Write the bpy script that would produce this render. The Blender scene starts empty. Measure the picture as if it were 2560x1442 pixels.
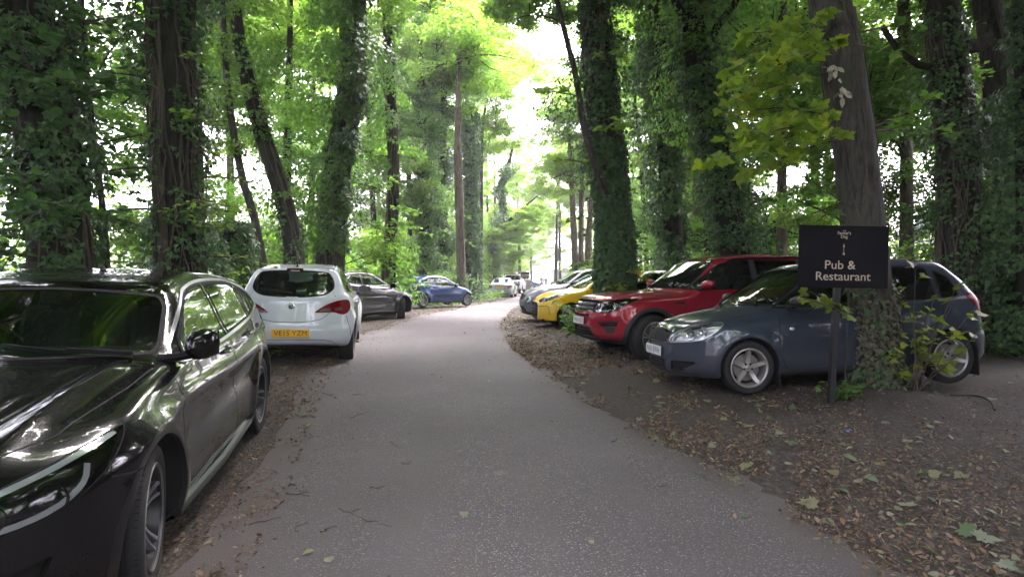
import bpy, bmesh, math, random
import numpy as np
from mathutils import Vector, Matrix

# ------------------------------------------------------------------ camera, world, sun, exposure
S = bpy.context.scene
COL = S.collection
F_PX, CAM_Z = 1600.0, 1.40            # focal length in pixels of the 2560 px wide photograph; lens height
cam = bpy.data.cameras.new('camera')
cam.lens = 36.0 * F_PX / 2560.0
cam.sensor_width = 36.0
cam.clip_start, cam.clip_end = 0.05, 2000
camo = bpy.data.objects.new('camera', cam)
COL.objects.link(camo)
camo.location = (0, 0, CAM_Z)
camo.rotation_euler = (math.radians(90) - math.atan(24.0 / F_PX), 0, 0)
S.camera = camo

SUN_EL, SUN_AZ = math.radians(58), math.radians(25)     # elevation, compass angle from +Y towards +X
world = bpy.data.worlds.new("World")
S.world = world
world.use_nodes = True
wn = world.node_tree
wn.nodes.clear()
sky = wn.nodes.new('ShaderNodeTexSky')
sky.sky_type = 'NISHITA'
sky.sun_disc = False
sky.sun_elevation = SUN_EL
sky.sun_rotation = SUN_AZ
sky.air_density, sky.dust_density, sky.ozone_density = 1.0, 6.0, 1.0
hsv = wn.nodes.new('ShaderNodeHueSaturation')
hsv.inputs['Saturation'].default_value = 0.30           # a thin white overcast
bg = wn.nodes.new('ShaderNodeBackground')
bg.inputs['Strength'].default_value = 0.15
wo = wn.nodes.new('ShaderNodeOutputWorld')
wn.links.new(sky.outputs[0], hsv.inputs['Color'])
tint = wn.nodes.new('ShaderNodeMix'); tint.data_type = 'RGBA'; tint.blend_type = 'MULTIPLY'
tint.inputs['Factor'].default_value = 1.0; tint.inputs[7].default_value = (1.045, .945, 1.08, 1)   # the camera's cloudy white balance
wn.links.new(hsv.outputs[0], tint.inputs[6]); wn.links.new(tint.outputs[2], bg.inputs['Color'])
wn.links.new(bg.outputs[0], wo.inputs[0])
sun = bpy.data.lights.new('sun', 'SUN')
sun.energy = 0.6
sun.angle = math.radians(12)
sun.color = (1.0, 0.97, 0.92)
suno = bpy.data.objects.new('sun', sun)
COL.objects.link(suno)
suno.location = (20, 40, 60)
_d = Vector((math.sin(SUN_AZ) * math.cos(SUN_EL), math.cos(SUN_AZ) * math.cos(SUN_EL), math.sin(SUN_EL)))
suno.rotation_euler = _d.to_track_quat('Z', 'Y').to_euler()
S.view_settings.view_transform = 'Standard'
S.view_settings.look = 'None'
S.view_settings.gamma = 1.0
S.view_settings.exposure = 4.25
S.render.film_transparent = False
cy = S.cycles
cy.max_bounces, cy.diffuse_bounces, cy.glossy_bounces, cy.transmission_bounces, cy.transparent_max_bounces = 7, 4, 4, 5, 8
cy.use_denoising = True
cy.use_adaptive_sampling = False
cy.sample_clamp_indirect = 0.5
cy.caustics_reflective = cy.caustics_refractive = False

rng = np.random.default_rng(7)
random.seed(7)
PI = math.pi

# ------------------------------------------------------------------ ground shape
_GY = [-30, 0, 2.8, 5.4, 8.0, 9.8, 12.0, 20, 31, 80, 200]
_GZ = [-.05, -.06, -.05, .045, .12, .16, .18, .16, .11, .05, .05]
_gx = np.arange(-60, 260, .1)
_gz = np.interp(_gx, _GY, _GZ)
_k = np.exp(-.5 * (np.arange(-15, 16) / 6.0) ** 2)
_gz = np.convolve(np.pad(_gz, 15, mode='edge'), _k / _k.sum(), mode='valid')

def road_left(y):
    return np.interp(y, [-5, 2, 3.35, 4.7, 7.0, 9.5, 13, 20.4, 30.6, 46, 56, 72, 90], [-1.5, -1.55, -1.63, -1.86, -2.4, -2.9, -3.3, -3.3, -1.95, .3, 1.1, 1.6, .8])
def road_right(y):
    return np.interp(y, [-5, 2, 3.3, 3.95, 4.7, 5.75, 7.2, 11.1, 16.3, 19.4, 29.6, 45, 56, 72, 90], [2.3, 2.0, 1.85, 1.67, 1.49, 1.14, .74, .1, -.2, -.2, .2, 1.9, 3.4, 6.5, 9.0])

def ground(x, y):
    """height of the ground (numpy arrays or floats)"""
    x = np.asarray(x, float); y = np.asarray(y, float)
    g = np.interp(y, _gx, _gz)
    # low bank at the tree by the sign
    g = g + .10 * np.exp(-(((x - 4.1) / .75) ** 2 + ((y - 6.9) / .55) ** 2))
    l = np.clip((road_left(y) - x - 5.0) / 14, 0, 1)
    r = np.clip((x - road_right(y) - 5.5) / 14, 0, 1)
    g = g + .35 * l * l * (3 - 2 * l) + .25 * r * r * (3 - 2 * r)
    # a small roughness off the tarmac
    off = np.clip(np.maximum(road_left(y) - x, x - road_right(y)) / .6, 0, 1)
    g = g + off * (.012 * np.sin(x * 2.3 + 1.1 * np.sin(y * 1.7)) * np.sin(y * 1.9 + .7) + .006 * np.sin(x * 7.1 + y * 3.3) - .004)
    return g

# ------------------------------------------------------------------ helpers
def link(o, parent=None):
    COL.objects.link(o)
    if parent is not None:
        o.parent = parent
    return o

def tag(o, label=None, cat=None, group=None, kind=None):
    if label: o['label'] = label
    if cat: o['category'] = cat
    if group: o['group'] = group
    if kind: o['kind'] = kind
    return o

def empty(name, loc=(0, 0, 0), rot=(0, 0, 0), parent=None):
    o = bpy.data.objects.new(name, None)
    o.empty_display_size = .2
    o.location = loc
    o.rotation_euler = rot
    return link(o, parent)

def mesh_obj(name, V, F, mats, mi=None, parent=None, smooth=True, nrm=None, face_attr=None):
    """V: Nx3, F: array of equal length faces, or list of faces"""
    me = bpy.data.meshes.new(name)
    V = np.asarray(V, np.float32)
    if isinstance(F, np.ndarray):
        nf, k = F.shape
        loops = F.ravel().astype(np.int32)
        starts = np.arange(0, nf * k, k, dtype=np.int32)
        totals = np.full(nf, k, np.int32)
    else:
        nf = len(F)
        totals = np.array([len(f) for f in F], np.int32)
        loops = np.array([i for f in F for i in f], np.int32)
        starts = np.r_[0, np.cumsum(totals)[:-1]].astype(np.int32)
    me.vertices.add(len(V)); me.vertices.foreach_set('co', V.ravel())
    me.loops.add(len(loops)); me.loops.foreach_set('vertex_index', loops)
    me.polygons.add(nf)
    me.polygons.foreach_set('loop_start', starts)
    me.polygons.foreach_set('loop_total', totals)
    for m in (mats if isinstance(mats, (list, tuple)) else [mats]):
        me.materials.append(m)
    if mi is not None:
        me.polygons.foreach_set('material_index', np.asarray(mi, np.int32))
    me.polygons.foreach_set('use_smooth', np.full(nf, smooth, bool))
    me.update(calc_edges=True)
    if face_attr is not None:
        a = me.attributes.new('rnd', 'FLOAT', 'FACE')
        a.data.foreach_set('value', np.asarray(face_attr, np.float32))
    if nrm is not None:
        me.normals_split_custom_set_from_vertices(np.asarray(nrm, np.float32).tolist())
    o = bpy.data.objects.new(name, me)
    return link(o, parent)

class MB:
    """collects simple shapes, each with a material slot, into one mesh"""
    def __init__(s): s.V = []; s.F = []; s.M = []; s.n = 0; s.mats = []
    def slot(s, m):
        if m not in s.mats: s.mats.append(m)
        return s.mats.index(m)
    def add(s, V, F, m):
        V = np.asarray(V, float)
        k = s.slot(m)
        s.V.append(V)
        s.F += [[i + s.n for i in f] for f in F]
        s.M += [k] * len(F)
        s.n += len(V)
    def box(s, c, size, m, rot=None, bev=.0, taper=1.0):
        c = np.array(c, float); h = np.array(size, float) / 2
        if bev > 0:
            # chamfered box: 24 vertices
            b = min(bev, h.min() * .9)
            V = []; idx = {}
            for sx in (-1, 1):
                for sy in (-1, 1):
                    for sz in (-1, 1):
                        for ax in range(3):
                            v = np.array([sx, sy, sz]) * (h - b)
                            v[ax] = (sx, sy, sz)[ax] * h[ax]
                            idx[(sx, sy, sz, ax)] = len(V); V.append(v)
            F = []
            for ax in range(3):
                a1, a2 = [i for i in range(3) if i != ax]
                for sg in (-1, 1):
                    q = []
                    for (p, r) in ((-1, -1), (1, -1), (1, 1), (-1, 1)):
                        k = [0, 0, 0]; k[ax] = sg; k[a1] = p; k[a2] = r
                        q.append(idx[(*k, ax)])
                    F.append(q)
                for p in (-1, 1):
                    for r in (-1, 1):
                        k0 = [0, 0, 0]; k1 = [0, 0, 0]
                        k0[a1] = k1[a1] = p; k0[a2] = k1[a2] = r
                        k0[ax] = -1; k1[ax] = 1
                        F.append([idx[(*k0, a1)], idx[(*k1, a1)], idx[(*k1, a2)], idx[(*k0, a2)]])
            for sx in (-1, 1):
                for sy in (-1, 1):
                    for sz in (-1, 1):
                        F.append([idx[(sx, sy, sz, a)] for a in range(3)])
            V = np.array(V)
        else:
            V = np.array([[x, y, z] for x in (-1, 1) for y in (-1, 1) for z in (-1, 1)]) * h
            F = [[0, 1, 3, 2], [4, 6, 7, 5], [0, 4, 5, 1], [2, 3, 7, 6], [0, 2, 6, 4], [1, 5, 7, 3]]
        V[:, :2] *= np.where(V[:, 2:3] > 0, taper, 1)
        if rot is not None:
            V = V @ np.array(rot).T
        s.add(V + c, F, m)
    def tube(s, pts, r, m, n=8, caps=True):
        P = np.array(pts, float)
        R = np.full(len(P), r) if np.isscalar(r) else np.array(r, float)
        T = np.gradient(P, axis=0)
        T /= np.linalg.norm(T, axis=1)[:, None] + 1e-12
        up = np.array([0, 0, 1.0]) if abs(T[0][2]) < .9 else np.array([1.0, 0, 0])
        V = []
        a = np.cross(T[0], up); a /= np.linalg.norm(a)
        for p, t, q in zip(P, T, R):
            a = a - t * (a @ t); a /= np.linalg.norm(a) + 1e-12
            b = np.cross(t, a)
            an = np.arange(n) * 2 * PI / n
            V.append(p + q * (np.cos(an)[:, None] * a + np.sin(an)[:, None] * b))
        F = []
        for i in range(len(P) - 1):
            for j in range(n):
                k = (j + 1) % n
                F.append([i * n + j, i * n + k, (i + 1) * n + k, (i + 1) * n + j])
        if caps:
            F.append(list(range(n))[::-1]); F.append([(len(P) - 1) * n + j for j in range(n)])
        s.add(np.concatenate(V), F, m)
    def lathe(s, prof, m, c=(0, 0, 0), axis='y', n=32, close=False):
        """prof: (radius, along) pairs turned about an axis"""
        pr = np.array(prof, float)
        an = np.arange(n) * 2 * PI / n
        V = []
        for r, h in pr:
            ring = {'y': np.c_[r * np.cos(an), np.full(n, h), r * np.sin(an)],
                    'z': np.c_[r * np.cos(an), r * np.sin(an), np.full(n, h)],
                    'x': np.c_[np.full(n, h), r * np.cos(an), r * np.sin(an)]}[axis]
            V.append(ring)
        F = []
        for i in range(len(pr) - (0 if close else 1)):
            i2 = (i + 1) % len(pr)
            for j in range(n):
                k = (j + 1) % n
                F.append([i * n + j, i * n + k, i2 * n + k, i2 * n + j])
        s.add(np.concatenate(V) + np.array(c, float), F, m)
    def ball(s, c, r, m, n=12, rings=8):
        r = np.array(r if hasattr(r, '__len__') else (r, r, r), float)
        V = [[0, 0, 1.0]]
        for i in range(1, rings):
            t = PI * i / rings
            for j in range(n):
                V.append([math.sin(t) * math.cos(2 * PI * j / n), math.sin(t) * math.sin(2 * PI * j / n), math.cos(t)])
        V.append([0, 0, -1.0])
        F = [[0, 1 + j, 1 + (j + 1) % n] for j in range(n)]
        for i in range(rings - 2):
            for j in range(n):
                a = 1 + i * n + j; b = 1 + i * n + (j + 1) % n
                F.append([a, a + n, b + n, b])
        e = len(V) - 1
        F += [[e, e - n + (j + 1) % n, e - n + j] for j in range(n)]
        s.add(np.array(V) * r + np.array(c, float), F, m)
    def xform(s, M):
        """apply a 4x4 to everything so far"""
        M = np.array(M)
        s.V = [v @ M[:3, :3].T + M[:3, 3] for v in s.V]
    def build(s, name, parent=None, smooth=True, bevel=None):
        o = mesh_obj(name, np.concatenate(s.V), s.F, s.mats, s.M, parent, smooth)
        if smooth:
            o.data.set_sharp_from_angle(angle=math.radians(38))
        return o

def text_geom(txt, size, m, mb, M4, extrude=.0, spacing=1.0, width=None, bold=0.0, align='CENTER'):
    """letters as real geometry, laid in the local xy plane, moved by the 4x4 M4"""
    cu = bpy.data.curves.new('lettering', 'FONT')
    cu.body = txt; cu.size = size; cu.align_x = align; cu.align_y = 'CENTER'
    cu.extrude = extrude; cu.space_character = spacing; cu.offset = bold; cu.resolution_u = 3
    ob = bpy.data.objects.new('lettering', cu)
    COL.objects.link(ob)
    dg = bpy.context.evaluated_depsgraph_get()
    me = bpy.data.meshes.new_from_object(ob.evaluated_get(dg))
    V = np.zeros(len(me.vertices) * 3); me.vertices.foreach_get('co', V); V = V.reshape(-1, 3)
    F = [list(p.vertices) for p in me.polygons]
    bpy.data.objects.remove(ob); bpy.data.curves.remove(cu); bpy.data.meshes.remove(me)
    if width:
        w = V[:, 0].max() - V[:, 0].min()
        V[:, 0] = (V[:, 0] - V[:, 0].min() - w / 2) * width / w
    M4 = np.array(M4)
    mb.add(V @ M4[:3, :3].T + M4[:3, 3], F, m)

# ------------------------------------------------------------------ materials
def new_mat(name):
    m = bpy.data.materials.new(name); m.use_nodes = True
    return m, m.node_tree.nodes, m.node_tree.links, m.node_tree.nodes['Principled BSDF']

def plain(name, col, rough=.5, metal=0., coat=0., var=0.0, scale=30., bump=0., spec=.5):
    m, N, L, b = new_mat(name)
    b.inputs['Base Color'].default_value = (*col, 1)
    b.inputs['Roughness'].default_value = rough
    b.inputs['Metallic'].default_value = metal
    b.inputs['Coat Weight'].default_value = coat
    b.inputs['Specular IOR Level'].default_value = spec
    if var or bump:
        tc = N.new('ShaderNodeTexCoord'); nz = N.new('ShaderNodeTexNoise')
        nz.inputs['Scale'].default_value = scale; nz.inputs['Detail'].default_value = 5
        L.new(tc.outputs['Object'], nz.inputs['Vector'])
        if var:
            mr = N.new('ShaderNodeMapRange')
            mr.inputs['To Min'].default_value = 1 - var; mr.inputs['To Max'].default_value = 1 + var
            mx = N.new('ShaderNodeMix'); mx.data_type = 'RGBA'; mx.blend_type = 'MULTIPLY'
            mx.inputs['Factor'].default_value = 1; mx.inputs[6].default_value = (*col, 1)
            L.new(nz.outputs['Fac'], mr.inputs['Value']); L.new(mr.outputs[0], mx.inputs[7])
            L.new(mx.outputs[2], b.inputs['Base Color'])
        if bump:
            bp = N.new('ShaderNodeBump'); bp.inputs['Strength'].default_value = bump; bp.inputs['Distance'].default_value = .01
            L.new(nz.outputs['Fac'], bp.inputs['Height']); L.new(bp.outputs[0], b.inputs['Normal'])
    return m

def paint(name, col, metal=.25, rough=.38, dust=1.0):
    """car lacquer with fine flake and a little dust and grime low on the sides"""
    m, N, L, b = new_mat(name)
    b.inputs['Metallic'].default_value = metal
    b.inputs['Coat Weight'].default_value = 1.0
    b.inputs['Coat Roughness'].default_value = .02
    b.inputs['Specular IOR Level'].default_value = .12
    tc = N.new('ShaderNodeTexCoord')
    nz = N.new('ShaderNodeTexNoise'); nz.inputs['Scale'].default_value = 3.0; nz.inputs['Detail'].default_value = 8; nz.inputs['Roughness'].default_value = .7
    L.new(tc.outputs['Object'], nz.inputs['Vector'])
    sp = N.new('ShaderNodeSeparateXYZ'); L.new(tc.outputs['Object'], sp.inputs[0])
    lo = N.new('ShaderNodeMapRange'); lo.inputs['From Min'].default_value = .75; lo.inputs['From Max'].default_value = .2
    lo.inputs['To Min'].default_value = .02 * dust; lo.inputs['To Max'].default_value = .50 * dust
    L.new(sp.outputs['Z'], lo.inputs['Value'])
    mu = N.new('ShaderNodeMath'); mu.operation = 'MULTIPLY'; mu.use_clamp = True
    L.new(lo.outputs[0], mu.inputs[0]); L.new(nz.outputs['Fac'], mu.inputs[1])
    sm = N.new('ShaderNodeTexNoise'); sm.inputs['Scale'].default_value = 90; sm.inputs['Detail'].default_value = 3
    L.new(tc.outputs['Object'], sm.inputs['Vector'])
    sr = N.new('ShaderNodeMapRange'); sr.inputs['From Min'].default_value = .62; sr.inputs['From Max'].default_value = .72; sr.inputs['To Max'].default_value = .35
    L.new(sm.outputs['Fac'], sr.inputs['Value'])
    ad = N.new('ShaderNodeMath'); ad.operation = 'ADD'; ad.use_clamp = True
    L.new(mu.outputs[0], ad.inputs[0]); 
    m2 = N.new('ShaderNodeMath'); m2.operation = 'MULTIPLY'; m2.inputs[1].default_value = .22 * dust
    L.new(sr.outputs[0], m2.inputs[0]); L.new(m2.outputs[0], ad.inputs[1])
    mx = N.new('ShaderNodeMix'); mx.data_type = 'RGBA'
    mx.inputs[6].default_value = (*col, 1); mx.inputs[7].default_value = (.12, .105, .085, 1)
    L.new(ad.outputs[0], mx.inputs['Factor']); L.new(mx.outputs[2], b.inputs['Base Color'])
    r2 = N.new('ShaderNodeMapRange'); r2.inputs['To Min'].default_value = rough; r2.inputs['To Max'].default_value = .8
    L.new(ad.outputs[0], r2.inputs['Value']); L.new(r2.outputs[0], b.inputs['Roughness'])
    cr = N.new('ShaderNodeMapRange'); cr.inputs['To Min'].default_value = .015; cr.inputs['To Max'].default_value = .35
    L.new(ad.outputs[0], cr.inputs['Value']); L.new(cr.outputs[0], b.inputs['Coat Roughness'])
    return m

def glass(name, tint=(.55, .66, .60), rough=.0, ior=1.55):
    m, N, L, b = new_mat(name)
    N.remove(b)
    out = N['Material Output']
    tr = N.new('ShaderNodeBsdfTransparent'); tr.inputs[0].default_value = (*tint, 1)
    gl = N.new('ShaderNodeBsdfGlossy'); gl.inputs['Roughness'].default_value = rough; gl.inputs[0].default_value = (.95, .97, .97, 1)
    fr = N.new('ShaderNodeFresnel'); fr.inputs['IOR'].default_value = ior
    mr = N.new('ShaderNodeMapRange'); mr.inputs['To Min'].default_value = .05; mr.inputs['To Max'].default_value = 1.0
    mx = N.new('ShaderNodeMixShader')
    L.new(fr.outputs[0], mr.inputs['Value']); L.new(mr.outputs[0], mx.inputs[0])
    L.new(tr.outputs[0], mx.inputs[1]); L.new(gl.outputs[0], mx.inputs[2]); L.new(mx.outputs[0], out.inputs[0])
    return m

M = {}
M['glass'] = glass('car_glass', (.40, .50, .45))
M['privacy'] = glass('tinted_glass', (.07, .085, .08))
M['lens'] = glass('lamp_lens', (.93, .95, .95), ior=1.45)
M['black_plastic'] = plain('black_plastic', (.009, .009, .010), .55, var=.2, bump=.1, scale=120)
M['rubber'] = plain('tyre_rubber', (.012, .0115, .011), .85, var=.45, scale=14, bump=.15)
M['seal'] = plain('black_seal', (.004, .004, .0045), .6, spec=.15)
M['gloss_black'] = plain('gloss_black', (.003, .003, .0035), .08)
M['gap'] = plain('dark_gap', (.004, .004, .004), .9)
M['lining'] = plain('dark_lining', (.005, .005, .005), .95)
M['interior'] = plain('interior_trim', (.03, .03, .032), .8, var=.2)
M['seatcloth'] = plain('seat_cloth', (.045, .045, .05), .9, var=.3, scale=60)
M['chrome'] = plain('chrome', (.75, .76, .78), .12, 1.)
M['mirror_glass'] = plain('mirror_glass', (.16, .18, .17), .03, 1.)
M['lamp_cup'] = plain('lamp_cup', (.03, .03, .034), .25, .8)
M['lamp_bowl'] = plain('lamp_bowl', (.55, .55, .56), .22, .3)
M['satin'] = plain('satin_metal', (.42, .43, .45), .3, 1.)
M['alloy'] = plain('alloy_wheel', (.34, .325, .31), .42, .6, var=.15, scale=8)
M['alloy_bright'] = plain('bright_alloy', (.27, .27, .28), .38, .7, var=.1, scale=8)
M['alloy_dark'] = plain('dark_alloy', (.02, .02, .022), .35, .3)
M['disc'] = plain('brake_disc', (.20, .18, .17), .45, .8)
M['red_lens'] = plain('red_lens', (.15, .0015, .004), .25, 0, 0., spec=.10)
M['dark_red_lens'] = plain('dark_red_lens', (.08, .002, .004), .16, 0, 0.)
M['smoke_lens'] = plain('smoked_lens', (.12, .08, .08), .2)
M['clear_lens'] = plain('clear_lens', (.55, .56, .57), .12, .2, 1.)
M['amber'] = plain('amber_lens', (.55, .16, .01), .15, 0, 1.)
M['plate_white'] = plain('plate_white', (.62, .63, .63), .6, spec=.2)
M['plate_yellow'] = plain('plate_yellow', (.80, .42, .012), .35)
M['plate_ink'] = plain('plate_ink', (.012, .012, .014), .5)
# ------------------------------------------------------------------ ground, lane, litter
def P(px, py, D):
    """the point of the place seen at this pixel of the 2560 px photograph at depth D"""
    return np.array([(px - 1280) / F_PX * D, D, CAM_Z + (697 - py) / F_PX * D])

def axis_grid(lo, hi, c0, c1, fine, grow):
    a = list(np.arange(c0, c1, fine)); s = fine; x = c0
    L = []
    while x > lo: s *= grow; x -= s; L.append(x)
    R = []; s = fine; x = a[-1]
    while x < hi: s *= grow; x += s; R.append(x)
    return np.array(L[::-1] + a + R)

def ground_material():
    m, N, L, b = new_mat('woodland_soil')
    tc = N.new('ShaderNodeTexCoord')
    n1 = N.new('ShaderNodeTexNoise'); n1.inputs['Scale'].default_value = 1.3; n1.inputs['Detail'].default_value = 9; n1.inputs['Roughness'].default_value = .65
    n2 = N.new('ShaderNodeTexNoise'); n2.inputs['Scale'].default_value = 28; n2.inputs['Detail'].default_value = 8; n2.inputs['Roughness'].default_value = .7
    v = N.new('ShaderNodeTexVoronoi'); v.inputs['Scale'].default_value = 42; v.inputs['Randomness'].default_value = 1
    mp = N.new('ShaderNodeMapping'); mp.inputs['Scale'].default_value = (1, .6, 1)
    L.new(tc.outputs['Object'], n1.inputs['Vector']); L.new(tc.outputs['Object'], n2.inputs['Vector'])
    L.new(tc.outputs['Object'], mp.inputs[0]); L.new(mp.outputs[0], v.inputs['Vector'])
    r1 = N.new('ShaderNodeValToRGB')
    e = r1.color_ramp.elements
    e[0].position = .3; e[0].color = (.018, .013, .010, 1); e[1].position = .72; e[1].color = (.056, .040, .031, 1)
    L.new(n2.outputs['Fac'], r1.inputs[0])
    r2 = N.new('ShaderNodeValToRGB'); r2.color_ramp.interpolation = 'CONSTANT'
    e = r2.color_ramp.elements
    e[0].position = 0; e[0].color = (.030, .022, .017, 1)
    e[1].position = .35; e[1].color = (.062, .046, .034, 1)
    for p, c in ((.52, (.028, .021, .016, 1)), (.66, (.10, .068, .042, 1)), (.75, (.055, .042, .032, 1)), (.88, (.085, .068, .052, 1)), (.94, (.035, .03, .02, 1))):
        k = e.new(p); k.color = c
    sx = N.new('ShaderNodeSeparateColor'); L.new(v.outputs['Color'], sx.inputs[0]); L.new(sx.outputs[0], r2.inputs[0])
    mx = N.new('ShaderNodeMix'); mx.data_type = 'RGBA'
    mr = N.new('ShaderNodeMapRange'); mr.inputs['From Min'].default_value = .38; mr.inputs['From Max'].default_value = .62; mr.inputs['To Min'].default_value = .15; mr.inputs['To Max'].default_value = .85
    L.new(n1.outputs['Fac'], mr.inputs['Value']); L.new(mr.outputs[0], mx.inputs['Factor'])
    L.new(r1.outputs[0], mx.inputs[6]); L.new(r2.outputs[0], mx.inputs[7])
    at = N.new('ShaderNodeAttribute'); at.attribute_name = 'worn'
    pa = N.new('ShaderNodeMix'); pa.data_type = 'RGBA'
    r3 = N.new('ShaderNodeValToRGB'); e = r3.color_ramp.elements
    e[0].position = .3; e[0].color = (.075, .066, .056, 1); e[1].position = .7; e[1].color = (.16, .145, .125, 1)
    L.new(n2.outputs['Fac'], r3.inputs[0])
    L.new(at.outputs['Fac'], pa.inputs['Factor']); L.new(mx.outputs[2], pa.inputs[6]); L.new(r3.outputs[0], pa.inputs[7])
    L.new(pa.outputs[2], b.inputs['Base Color'])
    b.inputs['Roughness'].default_value = .92
    bp = N.new('ShaderNodeBump'); bp.inputs['Strength'].default_value = .9; bp.inputs['Distance'].default_value = .02
    ad = N.new('ShaderNodeMath'); ad.operation = 'ADD'
    L.new(n2.outputs['Fac'], ad.inputs[0]); L.new(v.outputs['Distance'], ad.inputs[1]); L.new(ad.outputs[0], bp.inputs['Height'])
    L.new(bp.outputs[0], b.inputs['Normal'])
    return m

xs = axis_grid(-320, 320, -9, 9, .16, 1.10); ys = axis_grid(-120, 420, 1.5, 15, .16, 1.07)
XX, YY = np.meshgrid(xs, ys)
ZZ = ground(XX, YY)
V = np.c_[XX.ravel(), YY.ravel(), ZZ.ravel()]
nx = len(xs); ii, jj = np.meshgrid(np.arange(nx - 1), np.arange(len(ys) - 1))
ii, jj = ii.ravel(), jj.ravel()
F = np.c_[jj * nx + ii, jj * nx + ii + 1, (jj + 1) * nx + ii + 1, (jj + 1) * nx + ii]
gr = mesh_obj('ground', V, F, ground_material())
tag(gr, 'dark woodland soil strewn with leaves', kind='structure')
_w = np.clip(1 - np.abs(YY - (8.5 + .10 * (XX - 6))) / 1.0, 0, 1) * np.clip((XX - 4.4) / .6, 0, 1) + np.clip((XX - 6.8) / 1, 0, 1) * np.clip(1 - np.abs(YY - 7.3) / 1.2, 0, 1)
_w += .12 * np.clip(1 - np.abs(XX - road_right(YY) - .5) / .9, 0, 1) * (YY > 6)
_w += .35 * np.clip(1 - np.abs(XX - road_left(YY) + .5) / .9, 0, 1)
a = gr.data.attributes.new('worn', 'FLOAT', 'POINT'); a.data.foreach_set('value', np.clip(_w, 0, 1).ravel().astype(np.float32))

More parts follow.
